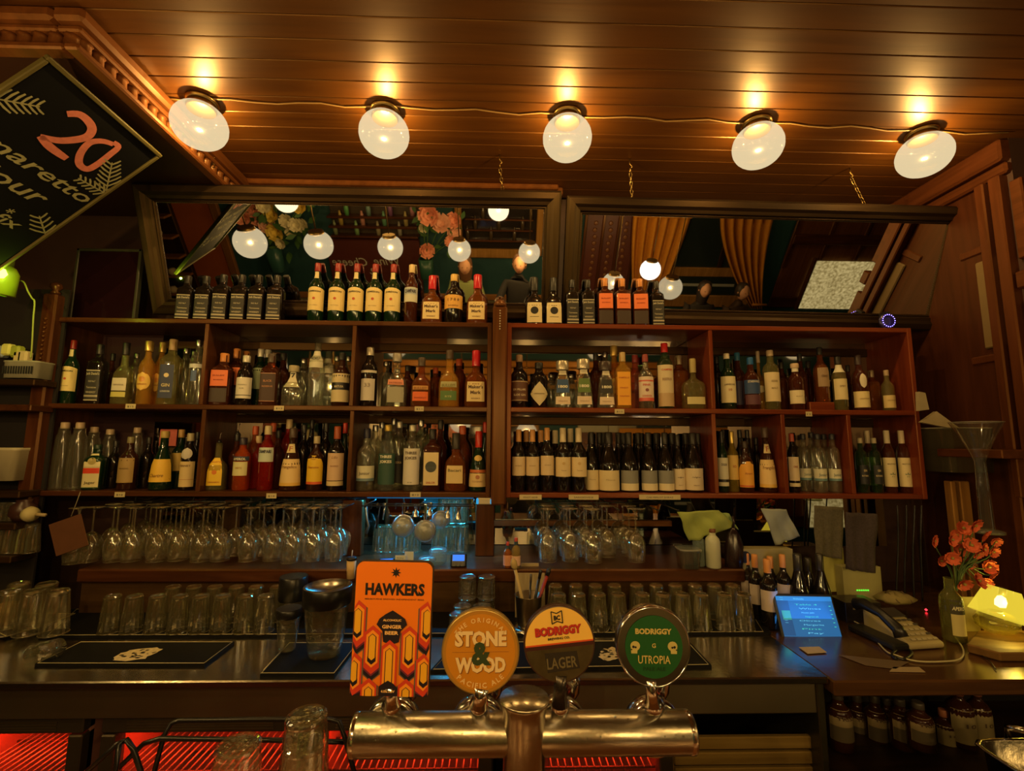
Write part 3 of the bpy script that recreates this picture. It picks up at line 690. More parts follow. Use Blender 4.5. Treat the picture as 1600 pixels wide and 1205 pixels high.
wrect('rail', 1572, 1500, 2.60, 2.64, .008, pm)
wrect('rail', 1572, 1500, 2.05, 2.09, .008, pm)
# ------------------------------------------------------------------ leaning mirrors
MIRRORS = []
def lean_mirror(c, names, label):
    """c: outer corners TL,TR,BR,BL in the photo; top edge stands at y=2.28, bottom at y=2.50"""
    yt, yb = 2.27, 2.50
    TL, TR, BR, BL = on_y(*c[0], yt), on_y(*c[1], yt), on_y(*c[2], yb), on_y(*c[3], yb)
    xl = (TL.x + BL.x) / 2; xr = (TR.x + BR.x) / 2; zt = (TL.z + TR.z) / 2; zb = (BL.z + BR.z) / 2
    o = Vector((xl, yb, zb)); u = Vector((1, 0, (TR.z - TL.z + BR.z - BL.z) / 2 / (xr - xl))).normalized()
    v0 = Vector((0, yt - yb, zt - zb)); v = (v0 - u * v0.dot(u)).normalized(); n = u.cross(v).normalized()   # n towards the room
    if n.y > 0: n = -n
    w = xr - xl; h = v0.length
    M = Matrix(((u.x, v.x, n.x, o.x), (u.y, v.y, n.y, o.y), (u.z, v.z, n.z, o.z), (0, 0, 0, 1)))
    th = thing('leaning_mirror', label, 'mirror', mat=M)
    fw = .088
    def rail(p0, p1, q0, q1, m):   # mitred moulding: outer edge p0->p1, inner q0->q1, stepped profile
        g = G(); P0, P1, Q0, Q1 = (Vector(k_ + (0,)) for k_ in (p0, p1, q0, q1))
        prof = [(0, -.02), (0, .030), (.12, .042), (.45, .044), (.62, .030), (.80, .026), (.86, .014), (.93, .016), (1, .004), (1, -.02)]
        vv = []
        for t_, z_ in prof:
            a = P0.lerp(Q0, t_); b = P1.lerp(Q1, t_); vv += [(a.x, a.y, z_), (b.x, b.y, z_)]
        m_ = len(prof)
        g.add(vv, [(2 * i, 2 * i + 1, 2 * i + 3, 2 * i + 2) for i in range(m_ - 1)] + [(2 * m_ - 2, 2 * m_ - 1, 1, 0)] + [tuple(range(0, 2 * m_, 2)), tuple(range(1, 2 * m_, 2))[::-1]])
        return g.build('frame_rail', m, th)
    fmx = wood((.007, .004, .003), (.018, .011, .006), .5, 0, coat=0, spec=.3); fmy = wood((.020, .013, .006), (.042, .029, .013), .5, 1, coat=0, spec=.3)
    i_ = fw
    rail((0, h), (w, h), (i_, h - i_), (w - i_, h - i_), fmx); rail((0, 0), (w, 0), (i_, i_), (w - i_, i_), fmx)
    rail((0, 0), (0, h), (i_, i_), (i_, h - i_), fmy); rail((w, 0), (w, h), (w - i_, i_), (w - i_, h - i_), fmy)
    G().box(i_ - .01, w - i_ + .01, i_ - .01, h - i_ + .01, -.004, .002).build('mirror_glass', mirror_mat(), th)
    G().box(.02, w - .02, .02, h - .02, -.016, -.005).build('backing_board', black, th)
    # beaded inner edge, one strip (beads too fine to tell apart)
    g = G(); m_ = int((w - 2 * i_) / .012)
    for q in range(m_):
        for yy in (i_ - .004, h - i_ + .004):
            x_ = i_ + q * .012; g.box(x_, x_ + .008, yy - .004, yy + .004, .002, .010)
    for q in range(int((h - 2 * i_) / .012)):
        for xx in (i_ - .004, w - i_ + .004):
            y_ = i_ + q * .012; g.box(xx - .004, xx + .004, y_, y_ + .008, .002, .010)
    o2 = g.build('beading', darkw, th); o2['kind'] = 'stuff'
    MIRRORS.append((o.copy(), n.copy()))
    return th, M, w, h
m1 = lean_mirror([(212, 288), (872, 300), (874, 500), (246, 492)], 0, 'dark framed mirror leaning out above the left shelves, showing flowers and pendants')
m2 = lean_mirror([(876, 304), (1502, 322), (1472, 514), (884, 502)], 0, 'dark framed mirror leaning out above the right shelves, showing orange curtains')
def reflect_pt(px, py, Y, mi):
    """where a photo pixel inside a leaning mirror really lies, on the plane y=Y of the room behind"""
    o, n = MIRRORS[mi]; d = ray(px, py); t = (o - CAM).dot(n) / d.dot(n); p = CAM + d * t
    r = d - n * 2 * d.dot(n); s = (Y - p.y) / r.y
    return p + r * s
def chain(label, px, top, mir, xm):
    p0 = on_z(px, top, CZ); th = thing('mirror_chain', label, 'chain', (p0.x, p0.y, CZ), 'chains holding the mirrors')
    G().tube([(0, 0, 0), (0, 0, -.03), (.012, 0, -.045), (0, 0, -.06), (-.012, 0, -.045)], .0035, 6).build('hook', brass, th)
    M, w, h = mir[1], mir[2], mir[3]
    e = M @ Vector((xm, h, 0)) - Vector((p0.x, p0.y, CZ)); e.z = min(e.z, -.08)
    st = Vector((0, 0, -.055)); ln = (e - st).length; nl = max(2, int(ln / .019))
    for i in range(nl):
        c = st.lerp(e, (i + .5) / nl); dr = (e - st).normalized(); sd = Vector((1, 0, 0)) if i % 2 else Vector((0, 1, 0))
        sd = (sd - dr * sd.dot(dr)).normalized()
        pts = [c + dr * (.013 * math.sin(a * PI / 4)) + sd * (.007 * math.cos(a * PI / 4)) for a in range(8)]
        G().tube(pts, .0022, 5, closed=True).build('link', brass, th)
for px, top, mir, t_, lb in ((334, 232, m1, .18, 'brass chain at the left end of the left mirror, behind the first globe'), (781, 241, m1, .86, 'brass chain holding the right end of the left mirror'),
                     (984, 248, m2, .16, 'brass chain holding the left end of the right mirror'), (1328, 262, m2, .74, 'brass chain holding the right end of the right mirror')):
    chain(lb, px, top, mir, mir[2] * t_)
# ------------------------------------------------------------------ the shelves
XC = x_at(782, SY, 1.9)
ZT = z_at(508, XC, SY); ZM = z_at(640, XC, SY); ZB = z_at(774, XC, SY)    # upper faces' front edge middle
TH = .024
def bar_shelf(label, px0, px1, divs, mx, my, mz, name='bottle_shelf'):
    t = thing(name, label, 'shelf', (0, 0, 0))
    x0 = x_at(px0, SY, ZM); x1 = x_at(px1, SY, ZM)
    for z in (ZT, ZM, ZB):
        G().bbox(x0, x1, SY, BY + .02, z - TH / 2, z + TH / 2, .003).build('shelf_board', mx, t)
    for x in (x0, x1):
        G().bbox(x - TH / 2, x + TH / 2, SY - .002, BY + .02, ZB - TH / 2, ZT + TH / 2, .003).build('side_panel', mz, t)
    for px, lo, hi in divs:
        x = x_at(px, SY, (lo + hi) / 2); G().bbox(x - .010, x + .010, SY + .002, BY, lo + TH / 2, hi - TH / 2, .002).build('divider', mz, t)
    return t, x0, x1
s1, sx0, sx1 = bar_shelf('dark wooden bottle shelf left of the centre post, two tiers of three bays', 66, 764, ((318, ZM, ZT), (313, ZB, ZM), (551, ZM, ZT), (547, ZB, ZM)), brownx, browny, brownz)
s2, sx2, sx3 = bar_shelf('red stained bottle shelf right of the centre post, divided into unequal bays', 795, 1433, ((1113, ZM, ZT), (1118, ZB, ZM), (1227, ZB, ZM), (1331, ZB, ZM)), redx, redy, redz)
for t, x0, x1 in ((s1, x_at(232, BY, ZB), sx1), (s2, sx2, sx3)):
    G().box(x0, x1, BY, BY + .006, ZB + .012, ZT - .012).build('mirror_back', mirror_mat((.42, .38, .32), .03), t)
    for z in (ZT - .075, ZM - .05):
        G().bbox(x0, x1, BY - .012, BY + .004, z - .016, z + .03, .004).build('back_rail', darkw, t)
G().box(sx0, x_at(232, BY, ZB), BY, BY + .006, ZB + .012, ZT - .012).build('back_panel', plain((.03, .008, .008), .5), s1)
G().box(sx1 - .75, sx1 - .25, BY - .003, BY, ZT - .10, ZT - .012).build('back_strip', brownx, s1)
# price tags clipped to the shelf edges
tagm = plain((.62, .52, .28), .6)
def ptag(px, py, wpx, parent, s='$10'):
    p = on_y(px, py, SY - .004); w = wpx / 2 * SY / F
    g = G().box(p.x - w, p.x + w, SY - .0045, SY - .0025, p.z - .012, p.z + .012); o = g.build('price_tag', tagm, parent)
    gg = flat_text(G(), s, .010, lambda u, v: (p.x + u, SY - .005, p.z - .005 + v), w * 1.3); gg.build('lettering', black, o)
for px, py, w, par, s in ((204, 635, 15, s1, '$12'), (436, 638, 15, s1, '$13'), (655, 639, 14, s1, '$11'), (187, 773, 15, s1, '$10'), (424, 775, 15, s1, '$14'), (649, 773, 16, s1, '$12'),
                   (968, 643, 15, s2, '$15'), (1264, 647, 10, s2, '12'), (829, 777, 34, s2, 'PINOT NOIR'), (912, 777, 46, s2, 'SANGIOVESE'), (1031, 777, 64, s2, 'CAB MERLOT SHIRAZ')):
    ptag(px, py, w, par, s)
# centre post and left post
def post(name, label, px, top, wpx, bottom, beads, m, Y=SY - .03, lobe=False):
    z1 = z_at(top, x_at(px, Y, 2), Y); zb = z_at(bottom, x_at(px, Y, 1.4), Y); x = x_at(px, Y, (z1 + zb) / 2); w = wpx / 2 * Y / F
    t = thing(name, label, 'post', (x, Y, zb)); h = z1 - zb
    G().bbox(-w, w, 0, .06, 0, h - .02, .008).build('shaft', m, t)
    if lobe:
        G().lathe([(.012, h - .02), (.022, h - .01), (.012, h + .002), (.026, h + .018), (.022, h + .036), (.004, h + .045)], 14, (0, .03, 0)).build('finial', m, t)
    else:
        G().lathe([(w * .95, h - .02), (w * .9, h + .0), (w * .5, h + .018), (.002, h + .022)], 16, (0, .03, 0)).build('finial', m, t)
    bm = G().lathe([(.002, 0), (.008, .006), (.008, .012), (.002, .018)] if lobe else [(.001, 0), (.0045, .004), (.001, .008)], 8).mesh('bead', m if lobe else plain((.6, .5, .35), .4))
    for i in range(beads):
        obj('bead', bm, t, (0, -.003, h - (.16 if lobe else .05) - i * (.022 if lobe else .0135)))
    return t
post('shelf_post', 'brown centre post with a line of pale studs between the two shelves', 780, 472, 23, 790, 8, wood((.07, .023, .007), (.13, .045, .014), .30, 2))
post('shelf_post', 'carved left end post with ball finial beside the green lamp', 56, 452, 22, 800, 10, brownz, lobe=True)
# ------------------------------------------------------------------ bottles on the top
rows = []
Yf, Yb, Yc = 2.375, 2.45, 2.52
zt, zm, zb = ZT + TH / 2, ZM + TH / 2, ZB + TH / 2
O6 = ['first', 'second', 'third', 'fourth', 'fifth', 'sixth']
for i, px in enumerate((288, 317, 344, 373, 400, 429)):
    B('black_square', px, 431, 27, 2.38, zt, 'square black-labelled whiskey bottle, %s of six on top of the left shelf' % O6[i])
for i, px in enumerate((492, 524, 554, 583, 612)):
    B('cream_whiskey', px, 413, 26.5, 2.38, zt, 'red-capped green whiskey bottle with cream label, %s of five on top' % O6[i])
B('red_bitter', 641, 414, 22, 2.38, zt, 'dark red bitter aperitif bottle with pale cap beside the five cream-labelled whiskeys')
B('wax_bourbon', 674, 431, 34, 2.38, zt, 'squat bourbon with dripping red wax cap, the left one on top of the shelf')
B('orange_dark', 708, 429, 29, 2.38, zt, 'dark bottle with amber-orange label between the two red wax capped bourbons')
B('wax_bourbon', 745, 431, 34, 2.38, zt, 'squat bourbon with dripping red wax cap, next to the centre post on top')
B('oval_label', 835, 434, 31, 2.38, zt, 'black bottle with cream label and dark oval, first right of the centre post on top')
B('oval_label', 865, 434, 31, 2.38, zt, 'black bottle with cream label and dark oval, second right of the centre post on top')
B('black_square', 894, 438, 23, 2.38, zt, 'square black-labelled whiskey right of the two oval-labelled bottles on top')
B('black_square', 919, 438, 23, 2.38, zt, 'square black-labelled whiskey just left of the orange-labelled trio on top')
for i, px in enumerate((946, 973, 1001)):
    B('orange_square', px, 437, 27, 2.38, zt, 'square bottle with bright orange label, %s of three on top' % ('left', 'middle', 'right')[i])
B('black_square', 1027, 441, 23, 2.38, zt, 'last square black-labelled whiskey at the right end of the top row')
# ------------------------------------------------------------------ second tier
def row(z, lst):
    for e in lst: B(e[0], e[1], e[2], e[3], e[4] if len(e) > 5 else Yf, z, e[-1])
row(zm, [
 ('cream_whiskey', 104, 533, 28, 'cream-labelled whiskey alone at the left end of the upper shelf'),
 ('black_square', 147, 537, 27, 'square black-labelled whiskey in the upper left bay'),
 ('pale_label_clear', 188, 536, 30, 'clear rum bottle with pale label low on it in the upper left bay'),
 ('dark_plain', 168, 553, 22, Yc, 'dark bottle behind the square whiskey in the upper left bay'),
 ('plain_clear', 206, 552, 24, Yb, 'plain clear bottle half hidden behind the pale-labelled rum'),
 ('gold_tequila', 224, 533, 27, 'golden tequila with gold cap in the upper left bay'),
 ('gold_tequila', 245, 534, 24, Yb, 'golden tequila standing behind the front golden one'),
 ('blue_label_clear', 262, 531, 31, 'square clear gin bottle with dark blue label in the upper left bay'),
 ('plain_clear', 284, 545, 26, Yb, 'clear bottle behind the blue-labelled gin'),
 ('silver_vodka', 303, 532, 25, 'clear ribbed vodka bottle with silver cap against the first divider'),
 ('plain_clear', 296, 548, 20, Yc, 'slim clear bottle behind the silver-capped vodka'),
 ('orange_square', 345, 554, 33, 'square dark whiskey with orange label at left of the second upper bay'),
 ('orange_square', 364, 545, 27, Yb, 'taller orange-capped whiskey behind the orange label in the second upper bay'),
 ('orange_square', 379, 548, 24, Yc, 'orange-capped whiskey at the back of the second upper bay'),
 ('white_label_green', 380, 556, 27, 'dark gin bottle with white label and pale cap in the second upper bay'),
 ('green_silver', 402, 546, 23, Yb, 'green bottle with silver cap, left of the two behind the brown-labelled rum'),
 ('green_silver', 413, 548, 22, Yc, 'green bottle with silver cap, right and rear of the two in the second upper bay'),
 ('brown_square', 420, 553, 29, 'square rum bottle with brown label framed in orange'),
 ('dark_plain', 438, 552, 25, Yb, 'round dark bottle behind and right of the brown-labelled rum'),
 ('seven_clear', 456, 572, 33, 'short clear gin bottle with a 7 on its pale label'),
 ('plain_clear', 471, 561, 24, Yb, 'clear black-capped bottle behind the short gin with the 7'),
 ('textured_clear', 492, 534, 26, 'tall uncapped textured clear bottle in the second upper bay'),
 ('textured_clear', 509, 546, 24, Yb, 'textured clear bottle behind the tall uncapped one'),
 ('beige_oval', 531, 552, 29, 'brown rum bottle with beige label and dark band beside the second divider'),
 ('plain_clear', 523, 556, 22, Yc, 'clear bottle far behind the dark-banded rum bottle'),
 ('plain_clear', 541, 556, 20, Yc, 'narrow clear bottle tucked against the second divider'),
 ('silver_aperitif', 575, 542, 26, 'dark aperitif bottle with silver-grey label and cap right of the second divider'),
 ('frosted_squat', 618, 554, 33, 'squat clear tequila with glass stopper and red line on the label'),
 ('plain_clear', 601, 566, 22, Yb, 'small clear bottle behind and left of the squat tequila'),
 ('dark_plain', 635, 572, 22, Yb, 'small dark bottle behind and right of the squat tequila'),
 ('orange_bourbon', 657, 558, 31, 'amber whiskey with bright orange lower label in the third upper bay'),
 ('amber_spout', 679, 575, 18, Yc, 'small amber bottle between the orange-labelled and green-labelled whiskeys'),
 ('green_rye', 701, 548, 33, 'amber-gold rye whiskey with dark green lower label'),
 ('amber_spout', 716, 561, 22, Yc, 'amber bottle hidden behind the green-labelled rye'),
 ('wax_bourbon', 743, 547, 36, 'red wax capped bourbon on the upper tier beside the centre post'),
 ('brown_label', 811, 556, 28, 'dark gin with brown four-line label right of the centre post'),
 ('diamond', 842, 566, 28, 'black gin bottle with a cream diamond-shaped label'),
 ('plain_clear', 861, 586, 20, Yb, 'short clear bottle behind the diamond-labelled gin'),
 ('trap_blue', 879, 563, 29, 'wide-capped clear tequila with blue numbered label'),
 ('plain_clear', 893, 586, 20, Yb, 'short clear bottle between the blue and green tequilas'),
 ('trap_green', 912, 563, 29, 'wide-capped clear tequila with green numbered label'),
 ('dark_plain', 932, 551, 22, Yb, 'dark bottle behind the green-labelled tequila'),
 ('trap_black', 947, 565, 29, 'wide dark-capped clear tequila with black numbered label'),
 ('silver_vodka', 947, 550, 20, Yc, 'tall clear bottle behind the black-labelled tequila'),
 ('gold_tequila', 961, 540, 24, Yb, 'golden bottle rising behind the bright yellow square label'),
 ('yellow_square', 974, 551, 25, 'square gold liqueur bottle with a bright yellow full-height label'),
 ('pink_plain', 994, 556, 26, Yb, 'pinkish clear bottle behind the pink gin'),
 ('pink_gin', 1010, 554, 25, 'clear gin bottle with pink and white label'),
 ('green_redcap', 1041, 538, 26, 'tall green-necked bottle with bright red cap and cream label'),
 ('amber_square', 1063, 556, 28, Yb, 'amber brandy bottle behind and right of the red-capped one'),
 ('wide_flask', 1085, 560, 40, 'wide round clear-gold flask bottle at right of the fourth bay'),
 ('black_plain', 1123, 556, 22, Yb, 'black bottle peeking past the left divider of the fifth upper bay'),
 ('green_whitelabel', 1139, 553, 26, 'dark green whisky with big white label at left of the fifth upper bay'),
 ('purple_bluecap', 1156, 552, 24, Yb, 'dark bottle with dull blue cap behind the white-labelled green whisky'),
 ('blue_starlabel', 1176, 558, 28, 'whisky with blue label and bright blue cap'),
 ('round_flask', 1189, 549, 24, Yb, 'round amber flask with cork raised behind the blue-labelled whisky'),
 ('cork_beige', 1208, 549, 27, 'pale whisky with cork stopper and tall beige label'),
 ('dark_plain', 1225, 566, 22, Yb, 'amber dark-capped bottle right of the cork-stoppered whisky'),
 ('cork_whitelow', 1246, 567, 26, 'amber whisky with wooden stopper and low white label'),
 ('dark_plain', 1255, 552, 22, Yb, 'tall black-capped bottle behind the low-white-labelled whisky'),
 ('dark_plain', 1268, 566, 20, Yc, 'dark bottle just left of the wooden riser in the fifth upper bay'),
 ('white_drape', 1315, 558, 25, 'whisky with white neck label and slanted pale label right of the riser'),
 ('dark_plain', 1330, 570, 20, Yc, 'dark bottle behind the slanted-label whisky'),
 ('dark_whitelow', 1347, 555, 29, 'dark whisky bottle with small oval over a wide cream label'),
 ('amber_square', 1366, 580, 22, Yb, 'amber bottle shaded behind the wide cream label'),
 ('small_clear', 1390, 578, 23, 'short clear bottle with low beige label near the right shelf end'),
])
rx0, rx1 = x_at(1262, Yf, zm), x_at(1301, Yf, zm)
tag(G().bbox(rx0, rx1, Yf - .02, Yf + .08, zm, zm + .045, .003).build('wooden_riser', redx), 'small wooden riser block under the raised amber whisky', 'block')
B('amber_tilt', 1286, 542, 27, Yf + .03, zm + .045, 'amber whisky with grey angled label standing on the wooden riser')
# ------------------------------------------------------------------ third tier
row(zb, [
 ('decanter', 90, 660, 27, 'tall faceted glass decanter at the left end of the lower shelf'),
 ('decanter', 114, 659, 27, 'second tall glass decanter from the left end of the lower shelf'),
 ('decanter', 137, 668, 25, Yb, 'glass decanter behind the herbal liqueur bottle'),
 ('green_square_herbal', 146, 694, 30, 'square green herbal liqueur with a red-banded label'),
 ('decanter', 163, 672, 24, Yc, 'glass decanter at the back left of the first lower bay'),
 ('black_plain', 174, 690, 24, Yb, 'black bottle between the herbal liqueur and the khaki label'),
 ('brown_khaki', 197, 682, 32, 'dark bottle with a square khaki label in the first lower bay'),
 ('decanter', 206, 668, 22, Yc, 'glass carafe behind the khaki-labelled bottle'),
 ('black_plain', 226, 682, 24, Yb, 'black bottle left of the wide yellow label'),
 ('yellow_wide', 250, 673, 38, 'green bottle with wide yellow label and cork in the first lower bay'),
 ('yellow_back', 276, 670, 26, Yb, 'green bottle with dull yellow label behind the wide yellow one'),
 ('cocktail_cream', 291, 678, 25, 'dark bottle with round picture over a cream label at the first divider'),
 ('black_plain', 302, 674, 20, Yc, 'dark green bottle against the divider behind the cream label'),
 ('fire_yellow', 337, 690, 30, 'clear whisky bottle with bright yellow label and pourer'),
 ('dark_plain', 365, 677, 24, Yb, 'dark bottle with tall metal pourer behind the yellow-labelled whisky'),
 ('orange_aperitif', 375, 683, 27, 'bright orange aperitif bottle with slanted dark name band'),
 ('amber_spout', 393, 666, 22, Yb, 'red-amber bottle behind the orange aperitif'),
 ('red_plain', 399, 680, 22, Yb, 'bright red bottle between the aperitif and the red bitter'),
 ('red_bitter_shelf', 413, 665, 25, 'red bitter bottle with pale band label on the lower shelf'),
 ('dark_plain', 430, 672, 22, Yb, 'dark bottle behind and right of the red bitter'),
 ('amber_spout', 421, 660, 20, Yc, 'cork-topped amber bottle at the back of the second lower bay'),
 ('red_plain', 446, 654, 22, Yc, 'red bottle with pale stopper left of the hazelnut liqueur'),
 ('frangelico', 453, 670, 34, 'robe-shaped brown hazelnut liqueur with wide gold label in the second lower bay'),
 ('black_plain', 470, 664, 22, Yb, 'black bottle behind and right of the robe-shaped liqueur'),
 ('black_plain', 482, 656, 20, Yc, 'tall black bottle behind the arched yellow label'),
 ('yellow_arch', 491, 681, 26, 'brown bottle with arched bright yellow label'),
 ('black_plain', 505, 662, 22, Yb, 'black-capped bottle between the arched yellow label and the vermouth'),
 ('vermouth', 523, 667, 26, 'dark vermouth with ornate beige label and rust cap'),
 ('redcap_green', 535, 662, 20, Yb, 'red-capped bottle against the second divider on the lower shelf'),
 ('junior', 570, 669, 28, 'clear gin with low pale label at left of the third lower bay'),
 ('plain_clear', 583, 664, 22, Yb, 'clear dark-capped bottle behind the low-labelled gin'),
 ('plain_clear', 593, 658, 20, Yc, 'clear bottle at the back between the first two gins of the third lower bay'),
 ('jokes_green', 603, 663, 26, 'clear bottle with dark green label and big two-line lettering'),
 ('clear_blacklabel', 621, 658, 22, Yb, 'clear vodka with narrow black label behind the two lettered bottles'),
 ('plain_clear', 612, 654, 20, Yc, 'tall clear bottle at the back of the third lower bay'),
 ('jokes_white', 642, 665, 26, 'clear bottle with tall white label and big two-line lettering'),
 ('plain_clear', 655, 656, 22, Yb, 'clear silver-capped bottle behind the tall white label'),
 ('cream_blackdisc', 674, 671, 27, 'dark amber rum with cream label and black disc'),
 ('dark_plain', 686, 657, 22, Yb, 'dark amber bottle behind the black-disc rum'),
 ('wide_amber', 711, 676, 34, 'wide amber rum bottle with small cream label'),
 ('amber_spout', 721, 664, 24, Yb, 'amber bottle with black cap behind the wide amber rum'),
 ('green_brandy', 747, 674, 29, 'green cognac bottle with red neck and gold medallion by the centre post'),
 ('redcap_green', 757, 661, 20, Yb, 'second red-necked bottle behind the green cognac'),
])
for i, px in enumerate((810, 832, 855)):
    B('bordeaux_orange', px, 670, 20.5, Yf - .02, zb, 'red wine with orange capsule and cream label, %s of three by the centre post' % ('left', 'middle', 'right')[i])
for i, px in enumerate((880, 905)):
    B('bordeaux_cream', px, 668, 24, Yf - .02, zb, 'red wine with cream capsule and wide cream label, %s of the pair' % ('left', 'right')[i])
row(zb, [
 ('burg_cream', 925, 676, 22, Yf + .01, 'sloping-shouldered wine half hidden right of the cream-capsule pair'),
 ('burg_cream', 952, 675, 32, 'wine bottle with big cut-corner cream label in the middle of the wine row'),
 ('burg_slate', 984, 676, 28, 'wine bottle with slate-and-cream label, left of three'),
 ('burg_slate', 1015, 676, 26, 'wine bottle with slate-and-cream label, middle of three'),
 ('burg_slate', 1041, 676, 26, 'wine bottle with slate-and-cream label, right of three'),
 ('burg_bird', 1061, 678, 22, Yf + .01, 'narrow-looking wine bottle left of the bird-label wine'),
 ('burg_bird', 1085, 675, 30, 'wine bottle with wing emblem on cream label at the right end of the wine row')])
for r_, (Y_, xs) in enumerate(((Yb + .005, (938, 968, 999, 1028, 1052, 1074, 1094)), (Yc + .01, (945, 975, 1003, 1030, 1054, 1077, 1098)))):
    for i, px in enumerate(xs):
        B('burg_plain', px, 677 if r_ == 0 else 676, 25, Y_, zb, 'black wine bottle, %s from left in the %s row behind the labelled wines' % ((O6 + ['seventh'])[i], ('middle', 'back')[r_]))
for i, px in enumerate((822, 845, 868, 892)):
    B('bordeaux_orange' if i < 2 else 'bordeaux_cream', px, 671, 21, Yb, zb, 'wine bottle %s from the left in the row behind the capsule-topped wines' % O6[i])
row(zb, [
 ('white_stripe', 1131, 673, 18, 'green bottle with striped white label beside the red divider'),
 ('gold_foil', 1147, 674, 19, Yf + .02, 'golden foil bottle second in the right lower bays'),
 ('orange_arch', 1167, 690, 25, 'brown liqueur with arched orange label'),
 ('black_plain', 1160, 672, 19, Yb, 'black bottle behind and left of the arched orange label'),
 ('black_plain', 1172, 672, 19, Yb, 'black bottle behind and right of the arched orange label'),
 ('black_plain', 1134, 671, 18, Yb, 'black bottle behind the striped white label'),
 ('black_plain', 1185, 684, 19, Yc, 'black bottle at the back left of the corded liqueur'),
 ('frangelico', 1200, 669, 30, 'robe-shaped hazelnut liqueur with a cord in the right lower bays'),
 ('white_band', 1242, 679, 19, 'dark vermouth with cream label at left of the middle right bay'),
 ('clear_whitelow', 1283, 678, 23, 'clear gin with low white label, left of the pair'),
 ('clear_whitelow', 1306, 678, 23, 'clear gin with low white label, right of the pair'),
 ('clear_whitelow', 1260, 679, 22, Yb - .03, 'clear dark-capped gin behind the vermouth with cream label'),
 ('clear_whitelow', 1273, 677, 21, Yc - .02, 'clear dark-capped gin at the back left of the middle right bay'),
 ('clear_whitelow', 1293, 677, 21, Yb, 'clear dark-capped gin behind the pair'),
 ('green_darklabel', 1350, 683, 21, 'greenish bottle with dark label, left of two in the last bay'),
 ('green_darklabel', 1372, 683, 21, 'greenish bottle with dark label, right of two in the last bay'),
 ('cream_monk', 1362, 673, 20, Yb, 'cream-capped bottle behind the greenish pair'),
 ('cream_monk', 1393, 672, 23, 'cream-capped bottle with tree-print label, left of the last two'),
 ('cream_monk', 1416, 672, 23, 'cream-capped bottle with tree-print label, last on the shelf'),
])
# pourers
def spout(px, Y, z, zt_, label):
    x = x_at(px, Y, z); t = thing('pourer', label, 'pourer', (x, Y, zt_))
    G().lathe([(.009, -.01), (.010, 0), (.006, .008)], 10).build('stopper', black, t)
    G().tube([(0, 0, 0), (0, 0, .02), (.002, 0, .035), (.008, 0, .05)], [.0035, .003, .0025, .002], 7).build('tube', chrome, t)
x_ = x_at(337, Yf, zb); spout(337, Yf, zb, z_at(690, x_, Yf), 'metal pourer in the yellow-labelled whisky')
x_ = x_at(365, Yb, zb); spout(365, Yb, zb, z_at(677, x_, Yb), 'metal pourer in the dark bottle behind the yellow label')
# cord on the second frangelico
# pink card behind the yellow label, dark frame above the left bay
p = on_y(263, 684, BY - .03)
tag(G().bbox(p.x - .045, p.x + .045, p.y - .002, p.y, p.z - .045, p.z + .045, .001).build('pink_card', plain((.75, .18, .14), .7)), 'pink card propped behind the wide yellow-labelled bottle', 'card')
t = thing('framed_screen', 'dark framed screen standing on the left end of the shelf top', 'screen', (x_at(158, 2.42, zt), 2.42, zt))
G().bbox(-.16, .16, 0, .02, .01, .40, .006).build('panel', plain((.015, .004, .006), .15, var=.1), t)
for a, b, c, d in ((-.17, -.155, .0, .41), (.155, .17, .0, .41), (-.17, .17, 0, .016), (-.17, .17, .395, .41)):
    G().bbox(a, b, -.004, .024, c, d, .003).build('frame_rail', plain((.05, .05, .03), .3), t)
# blue-violet led ring on the right
p = on_y(1389, 501, 2.36); t = thing('led_ring', 'small glowing violet ring light clipped under the right mirror', 'light', tuple(p))
Rr = 12 * 2.36 / F
for i in range(18):
    a = i * PI / 9; G().lathe([(.0001, -.003), (.003, 0), (.0001, .003)], 6, (Rr * math.cos(a) * .85, 0, Rr * math.sin(a) * .85)).build('led', emis((.25, .18, 1.0), 5.0), t)
G().lathe([(Rr * .35, -.012), (Rr * 1.05, -.01), (Rr * 1.05, .0), (Rr * .35, 0)], 20, mat=Matrix.Rotation(PI / 2, 4, 'X') @ Matrix.Translation((0, 0, -.012))).build('housing', plain((.02, .015, .06), .3), t)
G().box(-.01, .01, .004, .05, Rr * .7, Rr * 1.3).build('bracket', black, t)
# ------------------------------------------------------------------ back counter, ledge, glasses
CTZ = .90
CY0 = y_at(1063, -.5, CTZ)          # front edge of the steel top
LY = 2.10; LZ = z_at(890, 0, LY)    # ledge board behind the tumblers
xL, xR2 = -3.0, x_at(1296, CY0, CTZ)
t = thing('back_counter', 'long stainless steel back counter under the bottle shelves', 'counter', (0, 0, 0))
G().bbox(xL, xR2, CY0, 2.60, CTZ - .022, CTZ, .004).build('worktop', brushed, t)
G().bbox(xL, xR2 - .01, CY0 + .03, CY0 + .06, CTZ - .125, CTZ - .022, .004).build('apron', plain((.34, .28, .17), .42, 1, var=.2, scale=5), t)
G().bbox(xR2 - .03, xR2 - .005, CY0 + .02, 2.60, 0, CTZ - .022, .004).build('end_panel', plain((.10, .09, .05), .35, .8), t)
t = thing('wooden_counter', 'dark wooden counter top to the right of the steel one', 'counter', (0, 0, 0))
G().bbox(xR2, XR, CY0 - .02, 2.60, CTZ - .05, CTZ - .002, .005).build('worktop', wood((.05, .026, .012), (.09, .048, .02), .18, 0, coat=.8), t)
G().bbox(xR2, XR, CY0 + .35, 2.60, CTZ - .62, CTZ - .60, .003).build('lower_shelf', darkw, t)
G().box(xR2, XR, 2.05, 2.07, 0, CTZ - .05).build('back_panel', plain((.010, .008, .007), .8), t)
t = thing('wooden_ledge', 'brown raised wooden ledge running behind the tumblers', 'shelf', (0, 0, 0))
lx0, lx1 = x_at(120, LY, LZ), x_at(1165, LY, LZ)
